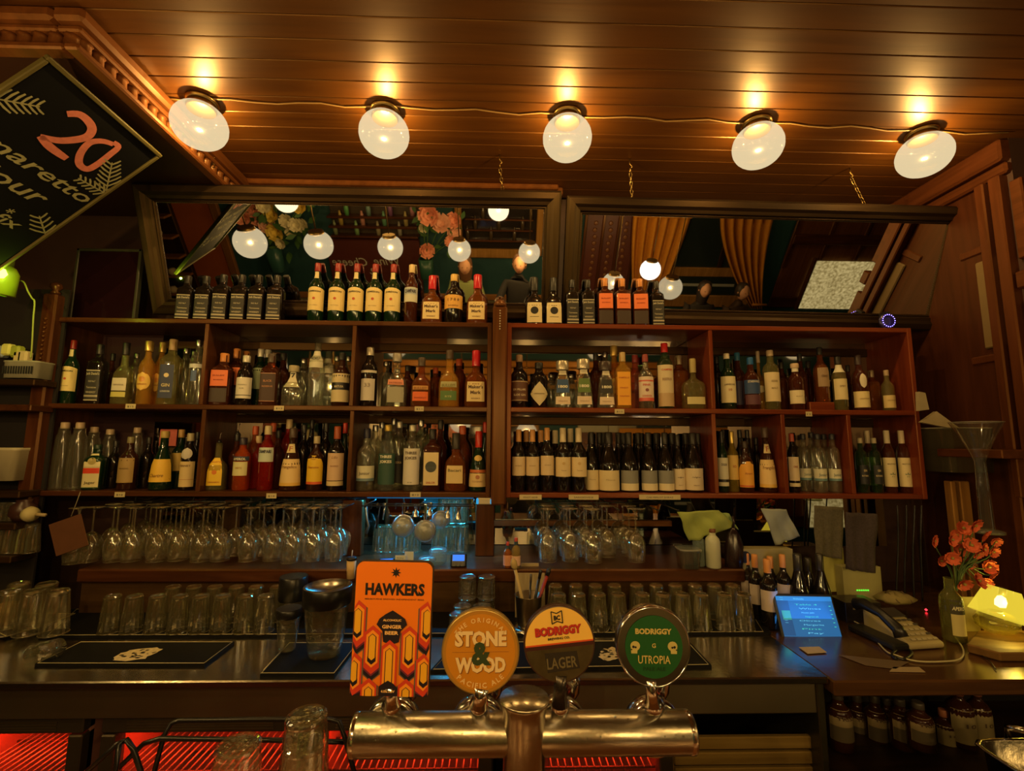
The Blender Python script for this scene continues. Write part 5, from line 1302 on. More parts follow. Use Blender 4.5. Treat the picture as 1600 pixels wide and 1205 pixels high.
G().box(-w * .93, -w * .55, -.0016, -.0005, h * .08, h * .84).build('side_panel', emis((.006, .07, .20), 1.0), t)
G().box(-w * .93, w * .93, -.0016, -.0005, h * .84, h * .94).build('header_bar', emis((.02, .20, .50), 1.0), t)
G().box(-w * .84, -w * .56, -.002, -.0007, h * .42, h * .62).build('thumbnail', emis((.03, .28, .25), 1.0), t)
g = G(); g2 = G(); rr = random.Random(2)
flat_text(g, 'Wednesday', h * .05, lambda u, v: (-w * .18 + u, -.002, h * .865 + v))
for i, s in enumerate(('Table 4', 'Wines', 'House pale', 'Negroni x2', 'Olives', 'Margarita', 'Pint', 'Pay')):
    flat_text(g if i % 3 else g2, s, h * .042, lambda u, v: (w * (.02 + .1 * (i % 2)) + u, -.002, h * (.74 - i * .088) + v), w * rr.uniform(.4, .75))
for i in range(5): flat_text(g, 'menu', h * .03, lambda u, v: (-w * .75 + u, -.002, h * (.90 - i * .05 - (.35 if i > 1 else 0)) + v))
for i in range(6): g2.box(w * .78, w * .84, -.002, -.001, h * (.72 - i * .09), h * (.735 - i * .09))
g.build('screen_text', emis((.12, .55, .80), 1.0), t); g2.build('screen_icons', emis((.05, .55, .42), 1.0), t)
G().bbox(-w * .5, w * .5, .0, .10, -.03, -.018, .004).build('stand_foot', black, t); G().bbox(-w * .2, w * .2, .012, .03, -.02, h * .5, .003).build('stand_arm', black, t)
area('tablet_glow', tuple(Mt @ Vector((0, -.006, h / 2))), .28, (.05, .35, 1.0), w * 1.6, h * .8, (math.radians(90) + .15, 0, 0))
def flatcard(c, z, label, m, name='paper_slip', th=.0015):
    P = [on_z(px, py, z) for px, py in c]
    g = G(); n = len(P); g.v = [(p.x, p.y, z) for p in P] + [(p.x, p.y, z + th) for p in P]
    g.f = [tuple(range(n))[::-1], tuple(range(n, 2 * n))] + [(i, (i + 1) % n, n + (i + 1) % n, n + i) for i in range(n)]; g.sm = [False] * (n + 2)
    return tag(g.build(name, m), label, 'paper')
flatcard([(1262, 1022), (1292, 1020), (1280, 1011), (1248, 1012)], CTZ + .001, 'pale receipt in front of the tablet', plain((.50, .40, .22), .7))
flatcard([(1352, 1040), (1400, 1046), (1420, 1035), (1310, 1024)], CTZ, 'thin brown folded paper on the wooden counter', plain((.13, .085, .04), .6))
flatcard([(1390, 1050), (1446, 1051), (1436, 1043), (1396, 1043)], CTZ, 'small receipt at the front edge of the wooden counter', plain((.35, .26, .14), .6))
# telephone
p = on_z(1425, 1015, CTZ); Mp = Matrix.Translation((p.x, p.y - .01, CTZ)) @ Matrix.Rotation(.12, 4, 'Z')
t = thing('desk_telephone', 'cream desk telephone with black handset on the wooden counter', 'telephone', mat=Mp)
g = G(); 
v = [(-.02, -.0, .0), (.135, -.0, .0), (.125, .19, .0), (-.02, .19, .0), (-.02, 0, .022), (.135, 0, .022), (.118, .19, .085), (-.02, .19, .085)]
g.add(v, [(3, 2, 1, 0), (4, 5, 6, 7), (0, 1, 5, 4), (1, 2, 6, 5), (2, 3, 7, 6), (3, 0, 4, 7)]); ob = g.build('base', plain((.40, .33, .16), .45), t)
bv = ob.modifiers.new('edge', 'BEVEL'); bv.width = .010; bv.segments = 3
slope = math.atan2(.063, .19)
Ms = Matrix.Translation((0, 0, .024)) @ Matrix.Rotation(slope, 4, 'X')
G().bbox(.01, .118, .135, .188, .001, .004, .001, Ms).build('display', plain((.05, .045, .04), .2), t)
km = G().bbox(-.009, .009, -.005, .005, 0, .004, .001).mesh('key', plain((.46, .40, .24), .5))
kd = G().bbox(-.009, .009, -.004, .004, 0, .004, .001).mesh('key', plain((.06, .05, .04), .5))
for r in range(5):
    for c_ in range(5):
        o = obj('key', kd if (r == 4 or (c_ > 3 and r % 2)) else km, t); o.matrix_local = Ms @ Matrix.Translation((.018 + c_ * .0235, .018 + r * .025, .0))
hs = thing('telephone_handset', 'black handset resting on the left of the cream telephone', 'handset', mat=Mp)
G().tube([Ms @ Vector((-.045, .01, .022)), Ms @ Vector((-.045, .03, .040)), Ms @ Vector((-.045, .10, .050)), Ms @ Vector((-.045, .17, .040)), Ms @ Vector((-.045, .20, .018))], [.024, .021, .016, .021, .025], 12).build('grip', black, hs)
G().bbox(-.085, -.015, -.0, .20, 0, .024, .006).build('cradle', black, hs)
pts = [on_z(a, b, CTZ + .004) for a, b in ((1328, 968), (1350, 980), (1368, 1000), (1385, 1018), (1400, 1024), (1430, 1033), (1470, 1034), (1500, 1030), (1505, 1015), (1492, 995))]
def sm(pts, n=5):
    out = []
    for i in range(len(pts) - 1):
        p0, p1, p2, p3 = pts[max(i - 1, 0)], pts[i], pts[i + 1], pts[min(i + 2, len(pts) - 1)]
        for q in range(n):
            t_ = q / n; out.append(.5 * ((2 * p1) + (-p0 + p2) * t_ + (2 * p0 - 5 * p1 + 4 * p2 - p3) * t_ ** 2 + (-p0 + 3 * p1 - 3 * p2 + p3) * t_ ** 3))
    return out + [pts[-1]]
tag(G().tube(sm(pts), .0028, 7).build('white_cable', plain((.45, .40, .22), .5)), 'white charging cable looping in front of the telephone', 'cable')
tag(G().tube(sm([on_z(a, b, CTZ + .004) for a, b in ((1400, 1030), (1394, 1022), (1410, 1012), (1425, 1020), (1412, 1030), (1398, 1026))]), .0045, 7).build('phone_cord', black), 'coiled black telephone cord at the foot of the handset', 'cord')
tag(G().tube(sm([on_z(1556, 1046, CTZ + .003), on_z(1545, 1032, CTZ + .003), on_z(1530, 1022, CTZ + .003), on_z(1515, 1015, CTZ + .003)]), .002, 6).build('lamp_cable', black), 'thin black cable in front of the lamp board', 'cable')
# vase bottle with flowers
xv, yv = x_at(1492, 1.84, CTZ), 1.84
ty('vase_bottle', 'slim', glass((.70, .74, .42), .12, .20, (.36, .36, .10)), None, [L((.12, .66), (.05, .045, .02), 40, [T('APERO', .72, .07, (.75, .7, .4), 1.1, .03, .2)], bands=((0, .60, (.60, .52, .20)),))], name='bottle_vase')
zv = CTZ; B('vase_bottle', 1492, 898, 41, yv, zv, 'clear spirit bottle used as a vase for the orange flowers'); 
fl = thing('flower_bunch', 'bunch of orange-red flowers in the bottle beside the lamp', 'flowers', tuple(on_y(1492, 900, yv)))
o0 = Vector(fl.location)
def petal_flower(R, n, seed, cup=.4, rings=2):
    rr = random.Random(seed); g = G()
    for ring in range(rings):
        for i in range(n):
            a = 2 * PI * (i + ring * .5) / n + rr.uniform(-.1, .1); r0 = R * (1 - .3 * ring); w = R * .55
            def fn(u, v, a=a, r0=r0):
                rad = r0 * v; ww = w * math.sin(min(1, v * 1.15 + .12) * PI * .62) * (u - .5) * 1.6
                z = r0 * (cup * v * v + .25 * ring * v) + .06 * R * math.sin(u * 9 + v * 6)
                return (rad * math.cos(a) - ww * math.sin(a), rad * math.sin(a) + ww * math.cos(a), z)
            g.grid(fn, 3, 4)
    return g
orm = plain((.72, .14, .05), .7, var=.3); orc = plain((.35, .28, .06), .7)
pf = [petal_flower(.026, 6, s, .35).mesh('blossom', orm) for s in (1, 2, 3)]
cen = G().lathe([(.005, 0), (.006, .006), (.002, .010)], 8).mesh('flower_centre', orc)
stm = plain((.08, .14, .03), .6)
rr = random.Random(11)
for i, (px, py, s) in enumerate(((1458, 845, 1.0), (1470, 876, .85), (1487, 843, 1.0), (1505, 826, 1.1), (1522, 820, 1.2), (1538, 836, 1.1), (1500, 858, 1.1), (1488, 872, 1.0), (1518, 852, 1.1), (1536, 858, 1.0), (1552, 862, .9), (1545, 885, 1.1), (1550, 898, 1.0), (1512, 880, .9), (1528, 908, 1.2), (1506, 912, 1.1), (1540, 910, 1.0), (1528, 866, .8), (1495, 836, .9), (1556, 846, .8))):
    Yf_ = yv + rr.uniform(-.05, .05); c = on_y(px, py, Yf_) - o0
    q = Matrix.Translation(c) @ Matrix.Rotation(math.radians(90) + rr.uniform(-.5, .7), 4, 'X') @ Matrix.Rotation(rr.uniform(-.6, .6), 4, 'Y') @ Matrix.Scale(s * .95, 4)
    b_ = obj('blossom', pf[i % 3], fl, mat=q); obj('flower_centre', cen, b_)
    G().tube(sm([Vector((0, 0, -.06)), Vector((c.x * .3, c.y * .3, .03)), Vector((c.x * .8, c.y * .8, c.z * .7)), c], 4), .0018, 5).build('stem', stm, fl)
lf = G().grid(lambda u, v: ((u - .5) * .016 * math.sin(PI * min(.97, v + .03)), .01 * math.sin(v * 3), v * .09), 2, 6).mesh('leaf', plain((.03, .06, .015), .5))
for i, (a, b) in enumerate(((.4, .6), (.9, .3), (1.2, -.2), (.2, 1.2), (-.3, .8), (.7, -.5))):
    o = obj('leaf', lf, fl, mat=Matrix.Translation((.01 + .01 * i, 0, .01 * i)) @ Matrix.Rotation(a, 4, 'Y') @ Matrix.Rotation(b, 4, 'Z'))
# lamp on a board
pb = [on_z(a, b, CTZ + .03) for a, b in ((1510, 1006), (1562, 1020), (1640, 1020), (1640, 985), (1528, 985))]
t = thing('serving_board', 'thick octagonal wooden board under the yellow lamp', 'board', (0, 0, CTZ))
g = G(); n = len(pb); g.v = [(p.x, p.y, 0) for p in pb] + [(p.x, p.y, .03) for p in pb]; g.f = [tuple(range(n))[::-1], tuple(range(n, 2 * n))] + [(i, (i + 1) % n, n + (i + 1) % n, n + i) for i in range(n)]; g.sm = [False] * len(g.f)
o = g.build('slab', wood((.12, .06, .02), (.20, .11, .035), .5, 0, coat=0), t); o.modifiers.new('edge', 'BEVEL').width = .004
lo = on_z(1556, 1000, CTZ + .03); Yl = lo.y + .07; lo = Vector((x_at(1558, Yl, CTZ + .05), Yl, CTZ + .031))
t = thing('table_lamp', 'yellow-glowing table lamp with tilted shade and round glass base', 'lamp', tuple(lo))
G().lathe([(.0001, .0), (.045, .002), (.066, .022), (.068, .045), (.050, .068), (.022, .078)], 24, cap0=False, cap1=False).build('glass_base', glass((.80, .74, .40), .14, .16, (.5, .42, .1)), t)
Msh = Matrix.Translation((.01, 0, .055)) @ Matrix.Rotation(.28, 4, 'Y')
lampm = lampglass((1.0, .74, .05), .95, .35)
G().lathe([(.088, 0), (.078, .03), (.060, .085), (.050, .110)], 28, cap0=False, cap1=False, mat=Msh).build('shade', lampm, t)
G().lathe([(.0001, .0), (.016, .006), (.018, .025), (.012, .042), (.0001, .048)], 14, cap0=False, cap1=False, mat=Msh @ Matrix.Translation((0, 0, .035))).build('bulb', emis((1.0, .80, .25), 9.0), t)
G().tube([Msh @ Vector((0, 0, .115)), Msh @ Vector((0, 0, .085))], .01, 10).build('shade_cap', plain((.05, .03, .02), .4), t)
point('lamp_bulb', tuple(lo + (Msh @ Vector((0, -.03, .06)))), 1.5, (1.0, .72, .08), .004)
# white tent card behind the vase
t, w_, h_ = card('menu_card', 'cream arched card between the vase bottle and the lamp', 'card', (1506, 933, 1530, 992), 1.93, .003, plain((.55, .46, .18), .7))
# router box, yellow paper etc
t, w_, h_ = card('yellow_paper', 'yellow-lit sheet pinned behind the sparkling wines', 'paper', (1280, 856, 1320, 925), 2.20, .003, plain((.50, .48, .12), .7))
t, w_, h_ = card('router', 'cream router box with a row of green lights behind the telephone', 'router', (1318, 886, 1378, 938), 2.15, .05, plain((.34, .31, .13), .6))
for i in range(6): G().box(-w_ * .35 + i * .010, -w_ * .35 + i * .010 + .006, -.002, 0, h_ * .28, h_ * .28 + .005).build('status_light', emis((.1, .9, .05), 1.5), t)
t = thing('straw_coaster_pile', 'beige fabric bundle lying right of the router', 'bundle', tuple(on_y(1398, 935, 2.12)))
g = G().lathe([(.0001, -.02), (.06, -.015), (.085, 0), (.06, .018), (.0001, .026)], 18, dy=.7); rr = random.Random(8); g.v = [(x * rr.uniform(.85, 1.12), y, z * rr.uniform(.8, 1.3)) for x, y, z in g.v]; g.build('fabric', plain((.30, .24, .10), .9, var=.3, scale=60), t)
for s in (-1, 1): G().tube([(s * .03, -.06, 0), (s * .035, 0, .028), (s * .03, .05, 0)], .003, 6).build('tie', plain((.15, .1, .05), .8), t)
t, w_, h_ = card('till_printer', 'dark printer box behind the telephone handset', 'printer', (1322, 942, 1378, 985), 2.02, .10, plain((.02, .015, .015), .3))
G().box(-w_ * .6, w_ * .6, -.002, .0, h_ * .75, h_ * .8).build('paper_slot', plain((.3, .25, .15), .6), t)
p = on_y(1447, 953, 2.15); tag(G().lathe([(.0001, -.006), (.006, 0), (.0001, .006)], 10, tuple(p)).build('standby_light', emis((1.0, .03, .05), 3.0)), 'tiny red standby light in the dark right of the router', 'light')
# knitted panel hanging (mesh bag)
for px0, px1, py0, py1, lb, c_ in ((1272, 1318, 790, 868, 'grey-brown ribbed cloth panel behind the towel', (.10, .085, .05)), (1320, 1370, 800, 890, 'dark knitted mesh bag hanging over the router', (.05, .035, .035))):
    cloth('hanging_fabric', lb, drape([(px0, py0), (px1, py0 + 3), (px1 - 2, py1 + 6), (px0 + 3, py1)], 2.10, .006, px0), plain(c_, .95, var=.5, scale=120))
# cables down the dark gap right of the shelf
for i, (px, Y_) in enumerate(((1402, 2.2), (1415, 2.24), (1428, 2.2), (1440, 2.26))):
    pts = [on_y(px + 1.5 * math.sin(q * .8 + i), 790 + q * 25, Y_) for q in range(7)]
    tag(G().tube(sm(pts, 3), .004, 6).build('cable', black), 'black cable hanging below the right shelf end, %s from left' % NW[i], 'cable')
# right storage: translucent tub, funnel, tilted papers
t = thing('storage_tub', 'grey translucent plastic tub beside the right end of the shelf', 'tub', tuple(on_y(1500, 737, 2.30)))
xw = x_at(1526, 2.30, 1.5) - x_at(1440, 2.30, 1.5); hh = z_at(668, 1.9, 2.20) - z_at(738, 1.9, 2.20)
G().lathe([(xw * .46, 0), (xw * .50, hh * .95), (xw * .53, hh * .97), (xw * .53, hh)], 24, ex=6, dy=.7, cap1=False).build('tub_body', glass((.5, .5, .4), .10, .35, (.16, .14, .08), .15), t)
G().lathe([(xw * .53, hh), (xw * .53, hh + .004), (xw * .50, hh + .004)], 24, ex=6, dy=.7, cap0=False, cap1=False).build('rim', plain((.25, .23, .16), .4), t)
t = thing('wall_bracket_shelf', 'short wooden shelf on the right wall under the funnel', 'shelf', (0, 0, 0))
a, b = on_y(1528, 705, 2.05), on_y(1592, 705, 2.05)
G().bbox(a.x, XR, 1.95, 2.25, a.z - .03, a.z + .008, .004).build('board', pmy, t)
G().bbox(XR - .12, XR, 2.0, 2.03, a.z - .20, a.z - .03, .004).build('bracket', pm, t)
c = on_y(1524, 660, 2.02); t = thing('glass_funnel', 'tall clear glass funnel vase in front of the tub', 'vase', tuple(c))
k_ = 2.02 / F
G().lathe([(9 * k_, -165 * k_), (8 * k_, -110 * k_), (7 * k_, -62 * k_), (10 * k_, -52 * k_), (22 * k_, -22 * k_), (33 * k_, 0)], 22, cap0=False, cap1=False).build('cone', glass((.92, .92, .84), .12, .02), t)
G().tube([(33 * k_ * math.cos(a * PI / 12), 33 * k_ * math.sin(a * PI / 12), 0) for a in range(24)], .0016, 5, closed=True).build('rim', glass((.8, .8, .7), .3, .3), t)
G().lathe([(20 * k_, -172 * k_), (20 * k_, -168 * k_), (9 * k_, -165 * k_)], 20).build('foot', glass((.8, .8, .6), .2, .1), t)
for i, (cc, lb, c_) in enumerate((([(1436, 612), (1446, 614), (1452, 640), (1437, 642)], 'cream folded paper sticking out beside the shelf end', (.40, .33, .2)), ([(1440, 660), (1464, 643), (1498, 668), (1480, 668)], 'crumpled cream packet lying in the grey tub', (.42, .34, .2)))):
    g = G(); P = [on_y(a, b, 2.18 + .01 * i) for a, b in cc]; n = 4; g.v = [tuple(p) for p in P] + [(p.x, p.y + .02, p.z) for p in P]; g.f = [(3, 2, 1, 0), (4, 5, 6, 7)] + [(q, (q + 1) % 4, 4 + (q + 1) % 4, 4 + q) for q in range(4)]; g.sm = [False] * 6
    tag(g.build('paper_packet', plain(c_, .8)), lb, 'packet')
for i, (px, w) in enumerate(((1492, 8), (1510, 16), (1547, 14))):
    x = x_at(px, 2.28, 1.3); zz0, zz1 = z_at(885, x, 2.28), z_at(752, x, 2.28); ww = w / 2 * 2.28 / F
    if i == 0: t = thing('slatted_rack', 'upright wooden slats under the grey tub at the right', 'rack', (0, 0, 0))
    G().bbox(x - ww, x + ww, 2.27, 2.31, CTZ, zz1, .004).build('slat', wood((.20, .09, .025), (.30, .15, .04), .4, 2), t)
# ------------------------------------------------------------------ left edge
def disp(px, py, Y): return on_y(px, py, Y)
t = thing('clip_lamp', 'small green-glowing spot lamp at the far left edge above the basket', 'lamp', tuple(on_y(4, 432, 2.05)))
Mr = Matrix.Rotation(.15, 4, 'Y')
G().lathe([(.030, -.085), (.058, -.080), (.052, .02), (.036, .045), (.020, .055)], 20, cap0=False, mat=Mr).build('shade', plain((.30, .42, .02), .4), t)
G().lathe([(.0001, -.03), (.024, -.025), (.034, -.005), (.026, .015), (.0001, .025)], 16, mat=Matrix.Translation((.022, -.045, .005))).build('bulb', emis((.72, 1.0, .10), 5.0), t)
G().lathe([(.0001, .055), (.026, .055), (.022, .095), (.010, .11)], 16, mat=Mr).build('lamp_neck', plain((.20, .16, .06), .4, .6), t)
point('clip_bulb', tuple(on_y(14, 436, 1.93)), .9, (.62, 1.0, .05), .004)
pts = [on_y(a, b, 2.12) for a, b in ((22, 440), (36, 440), (44, 456), (50, 466), (54, 472), (52, 500), (50, 540), (48, 560))]
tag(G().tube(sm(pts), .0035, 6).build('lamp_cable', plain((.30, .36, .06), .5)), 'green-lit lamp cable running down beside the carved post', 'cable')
# left shelving
t = thing('side_shelf', 'dark wooden side shelf unit left of the carved post', 'shelf', (0, 0, 0))
YL0, YL1 = 2.20, 2.315
xa = x_at(48, YL0, 1.8); xz = -2.75
for py in (592, 632, 768, 818, 870):
    z = z_at(py, -2.3, YL0); G().bbox(xz, xa, YL0, YL1, z - .03, z, .004).build('shelf_board', browny if py == 632 else darkw, t)
G().box(xz, xa, YL1, YL1 + .01, .9, 2.4).build('back_panel', plain((.008, .005, .004), .7), t)
def tub(name, label, cat, px0, px1, top, bottom, Y, c, taper=.9, slots=0):
    x0, x1 = x_at(px0, Y, 1.8), x_at(px1, Y, 1.8); xm = (x0 + x1) / 2; z0, z1 = z_at(bottom, xm, Y), z_at(top, xm, Y); w = (x1 - x0) / 2; h = z1 - z0
    t = thing(name, label, cat, (xm, Y + .056, z0)); m = plain(c, .45)
    G().lathe([(w * taper, 0), (w * .98, h * .9), (w * 1.02, h * .92), (w * 1.02, h), (w * .96, h), (w * taper * .95, .006)], 28, ex=8, dy=.052 / w, cap1=False).build('tub_wall', m, t)
    sm_ = G().box(-.0025, .0025, -.002, .002, -h * .22, h * .22).mesh('slot', plain((.02, .02, .02), .6))
    for i in range(slots): obj('slot', sm_, t, (-w * .8 + 1.6 * w * i / max(1, slots - 1), -.053, h * .45))
    return t, w, h
tub('plastic_basket', 'grey slotted plastic basket on the side shelf under the green lamp', 'basket', -10, 46, 563, 590, YL0, (.36, .35, .26), .95, 12)
tub('white_tub', 'cream plastic tub on the lower side shelf by the left post', 'tub', -30, 32, 700, 752, YL0, (.46, .40, .26), .88)
for i, (px, py, c_) in enumerate(((14, 545, (.72, .70, .20)), (28, 548, (.35, .40, .05)), (33, 556, (.60, .48, .24)), (40, 556, (.62, .50, .28)), (4, 548, (.30, .34, .40)))):
    p = on_y(px, py, YL0 + .056)
    tag(G().bbox(p.x - .022, p.x + .022, p.y - .02, p.y + .02, p.z - .035, p.z + .022, .008).build('sachet_box', plain(c_, .6)), '%s packet standing in the slotted basket' % ('pale yellow', 'olive green', 'front beige', 'right beige', 'bluish grey')[i], 'packet')
for i, px in enumerate((2, 14, 30, 46)):
    tumbler(px, 0, YL0 + .06, 'upturned glass on the lower left side shelf, %s from left' % NW[i], 'glasses on the low side shelf', TM, z_at(868, -2.3, YL0), sc_=.95)
for i, px in enumerate((6, 20)):
    tumbler(px, 0, YL0 + .06, 'small glass on the middle left side shelf, %s one' % ('left', 'right')[i], 'glasses on the middle side shelf', TM2, z_at(816, -2.3, YL0))
for i, px in enumerate((8, 22, 44, 66, 84)):
    tumbler(px, 0, 1.95 if i % 2 else 1.86, 'tall upturned glass at the far left end of the counter, %s from left' % NW[i], 'tall glasses at the left end of the counter', TM, CTZ + .03, sc_=1.15)
mat_thing([(8, 1000), (60, 985), (120, 962), (-60, 962)], 'dark rubber tray under the tall glasses at the far left', z=CTZ)
t = thing('mug', 'cream and orange patterned mug at the far left edge of the counter', 'mug', tuple(on_z(8, 975, CTZ + .03)))
G().lathe([(.028, 0), (.034, .01), (.034, .075), (.030, .075), (.028, .01)], 20, cap1=False).build('mug_wall', plain((.45, .24, .08), .4, var=.4, scale=30), t)
G().tube([(.032, 0, .06), (.055, 0, .055), (.055, 0, .025), (.032, 0, .02)], .005, 8).build('handle', plain((.45, .24, .08), .4), t)
t = thing('fallen_glass', 'small wet glass lying on its side beside the left bar mat', 'glass', tuple(on_z(70, 1018, CTZ + .03)))
G().lathe([(.030, -.045), (.032, .0), (.030, .045), (.0001, .047)], 20, cap0=False, cap1=False, mat=Matrix.Rotation(1.3, 4, 'Y')).build('wall', gr, t)
G().tube([Matrix.Rotation(1.3, 4, 'Y') @ Vector((.030 * math.cos(a * PI / 8), .030 * math.sin(a * PI / 8), -.045)) for a in range(16)], .0018, 5, closed=True).build('rim', gr, t)
t = thing('cream_scoop', 'cream rounded scoop lying on the side shelf below the left post', 'scoop', (x_at(62, 2.23, 1.4) - .03, 2.23, z_at(818, -2.3, YL0) + .036))
G().lathe([(.0001, -.03), (.028, -.02), (.036, 0), (.028, .02), (.0001, .03)], 16, mat=Matrix.Rotation(1.5, 4, 'Y')).build('bowl', plain((.50, .42, .20), .6), t)
G().tube([(.02, 0, 0), (.07, 0, -.004)], .008, 8).build('handle', plain((.4, .3, .15), .6), t)
t = thing('dark_jug', 'round dark brown jug on the side shelf beside the cream scoop', 'jug', (x_at(34, 2.25, 1.3), 2.255, z_at(818, -2.3, YL0) + .001))
G().lathe([(.030, 0), (.050, .03), (.046, .07), (.028, .085), (.030, .10)], 20).build('jug_body', plain((.05, .02, .015), .35), t)
G().tube([(.045, 0, .06), (.07, 0, .05), (.05, 0, .02)], .006, 8).build('handle', plain((.05, .02, .015), .35), t)
# brown kraft tag hanging
t = thing('kraft_tag', 'square brown kraft tag hanging from a ring below the left shelf end', 'tag', tuple(on_y(107, 836, 2.06)))
s_ = 24 * 2.06 / F
G().bbox(-s_, s_, 0, .002, -s_, s_, .0008, Matrix.Rotation(-.35, 4, 'Y')).build('card', plain((.11, .038, .012), .85, var=.25), t)
G().tube([(0, .002, s_ * 1.1), (.01, .01, s_ * 2), (.02, .01, s_ * 2.6)], .0015, 5).build('string', plain((.3, .25, .15), .8), t)
t = thing('wine_glass', 'wine glass hanging alone and low behind the kraft tag', 'glass', (x_at(112, 2.10, 1.2), 2.12, z_at(872, -2, 2.12) - .02))
for nm, me in WMS: obj(nm, me, t)
# ------------------------------------------------------------------ fridges below the counter
FY = CY0 + .075
def fridge(px0, px1, label, bottles=0, top_px=1128):
    zt_ = CTZ - .13; x0, x1 = x_at(px0, FY, .7), x_at(px1, FY, .7)
    t = thing('bottle_fridge', label, 'fridge', (0, 0, 0)); fm = plain((.09, .07, .045), .35, .7)
    G().bbox(x0, x1, FY - .03, FY + .02, zt_ - .045, zt_, .004).build('top_rail', fm, t)
    for a in (x0, x1 - .045): G().bbox(a, a + .045, FY - .03, FY + .02, 0, zt_ - .05, .004).build('door_stile', fm, t)
    G().box(x0 + .04, x1 - .04, FY - .005, FY, .1, zt_ - .05).build('glass_pane', glass((.75, .72, .7), .08, .02), t)
    for i in range(4): G().box(x0 + .08, x1 - .08, FY - .0325, FY - .030, zt_ - .012 - i * .008, zt_ - .008 - i * .008).build('grille_slat', plain((.16, .12, .07), .3, .8), t)
    lin = plain((.30, .13, .10), .5)
    G().box(x0 + .01, x1 - .01, FY + .45, FY + .46, 0, zt_ - .01).build('back_panel', lin, t)
    G().box(x0 + .0, x0 + .01, FY, FY + .46, 0, zt_ - .01).build('side_panel', lin, t); G().box(x1 - .01, x1, FY, FY + .46, 0, zt_ - .01).build('side_panel', lin, t)
    G().box(x0, x1, FY + .02, FY + .46, zt_ - .02, zt_ - .01).build('top_panel', lin, t)
    for zz in (.575, .40):
        m_ = int((x1 - x0 - .06) / .024); wm = G().tube([(0, 0, 0), (0, .40, 0)], .003, 5).mesh('shelf_wire', plain((.30, .22, .18), .4, .3))
        for i in range(m_ + 1): obj('shelf_wire', wm, t, (x0 + .03 + i * .024, FY + .03, zz))
        for yy in (.035, .2, .42): G().tube([(x0 + .01, FY + yy, zz - .004), (x1 - .01, FY + yy, zz - .004)], .004, 6).build('shelf_bar', plain((.10, .05, .04), .4, .6), t)
    G().box(x0 + .03, x1 - .03, FY + .022, FY + .030, zt_ - .050, zt_ - .042).build('light_strip', emis((1.0, .05, .01), 2.0), t)
    area('fridge_light', ((x0 + x1) / 2, FY + .10, zt_ - .055), 6.0, (1.0, .045, .010), x1 - x0 - .1, .10)
    return x0, x1
fridge(-70, 140, 'red-lit glass-door bottle fridge at the far left under the counter')
fridge(168, 472, 'red-lit glass-door bottle fridge behind the wire rack')
fridge(490, 770, 'red-lit glass-door bottle fridge below the left half of the tap bar')
f0, f1 = fridge(792, 1046, 'red-lit bottle fridge below the right half of the tap bar, bottles showing')
ty('beer', 'slim', G_DARKAM, k((.6, .3, .1)), [L((.2, .55), (.8, .6, .3), 78), L((.72, .8), (.8, .5, .2), 78)], name='beer_bottle')
ty('cider', 'round', glass((.9, .6, .3), .1, .4, (.7, .4, .15)), k((.7, .55, .3)), [L((.2, .6), (.8, .65, .35), 78)], name='beer_bottle')
for i, px in enumerate((868, 894, 918, 944, 972)):
    x = x_at(px, FY + .12, .65); put_bottle('cider' if i % 2 == 0 else 'beer', x, FY + .12, .579, .145, .030, 'bottle in the red-lit fridge below the taps, %s from left' % NW[i])
# drawers / crate right of the fridges
x0, x1 = x_at(1052, FY, .7), x_at(1278, FY, .7)
t = thing('slatted_crate', 'pale yellow wooden slatted crate front under the steel counter', 'crate', (0, 0, 0))
zt_ = z_at(1152, x0, FY); yw = wood((.20, .13, .035), (.28, .19, .06), .5, 0)
for i in range(6):
    G().bbox(x0, x1, FY - .004, FY + .014, zt_ - .038 - i * .047, zt_ - i * .047, .003).build('slat', yw, t)
G().bbox(x0 - .012, x0, FY, FY + .3, .2, zt_ + .0, .003).build('side_board', yw, t); G().bbox(x1, x1 + .012, FY, FY + .3, .2, zt_, .003).build('side_board', yw, t)
# dim bottles under the wooden counter
ty('low_tr', 'slim', G_BROWN, k((.05, .04, .03)), [L((.2, .72), (.26, .20, .10), 78, [T('TRISS', .72, .08, (.08, .05, .03), 1.5, .03)], bands=((.0, .5, (.10, .08, .05)),))], name='beer_bottle')
ty('low_pale', 'round', G_BROWN, k((.28, .10, .05)), [L((.10, .62), (.26, .21, .10), 78, [T('10', .5, .08, (.08, .05, .03), .8, .02)])], name='spirit_bottle', capz=.8)
lzs = CTZ - .60
for i, (px, tp, w, Y_, ky) in enumerate(((1314, 1078, 34, 1.75, 'low_tr'), (1344, 1082, 30, 1.86, 'low_tr'), (1372, 1086, 30, 1.80, 'low_tr'), (1390, 1088, 26, 1.9, 'low_tr'), (1411, 1092, 30, 1.72, 'low_tr'), (1440, 1098, 34, 1.62, 'low_tr'), (1478, 1108, 28, 1.78, 'low_pale'), (1504, 1066, 34, 1.76, 'low_pale'), (1534, 1066, 30, 1.80, 'low_pale'))):
    zz = z_at(1168 if i < 6 else 1165, 1.3, Y_); x = x_at(px, Y_, zz); Hh = z_at(tp, x, Y_) - zz
    put_bottle(ky, x, Y_, zz, Hh, w / 2 * Y_ / F, ['brown bottle with pale block label, %s from left under the wooden counter' % NX[i], 'cream-labelled spirit bottle under the wooden counter, %s' % ('small left one', 'middle one with red capsule', 'right one numbered ten')[max(0, i - 6)]][i > 5])
G().bbox(xR2 + .02, XR - .3, 1.58, 2.0, z_at(1168, 1.3, 1.75) - .03, z_at(1168, 1.3, 1.75) - .001, .003)
tag(G().bbox(xR2 + .02, XR - .02, 1.60, 2.04, z_at(1168, 1.3, 1.75) - .028, z_at(1168, 1.3, 1.75) - .001, .003).build('under_shelf', darkw), 'dark shelf board carrying the bottles under the wooden counter', 'shelf')
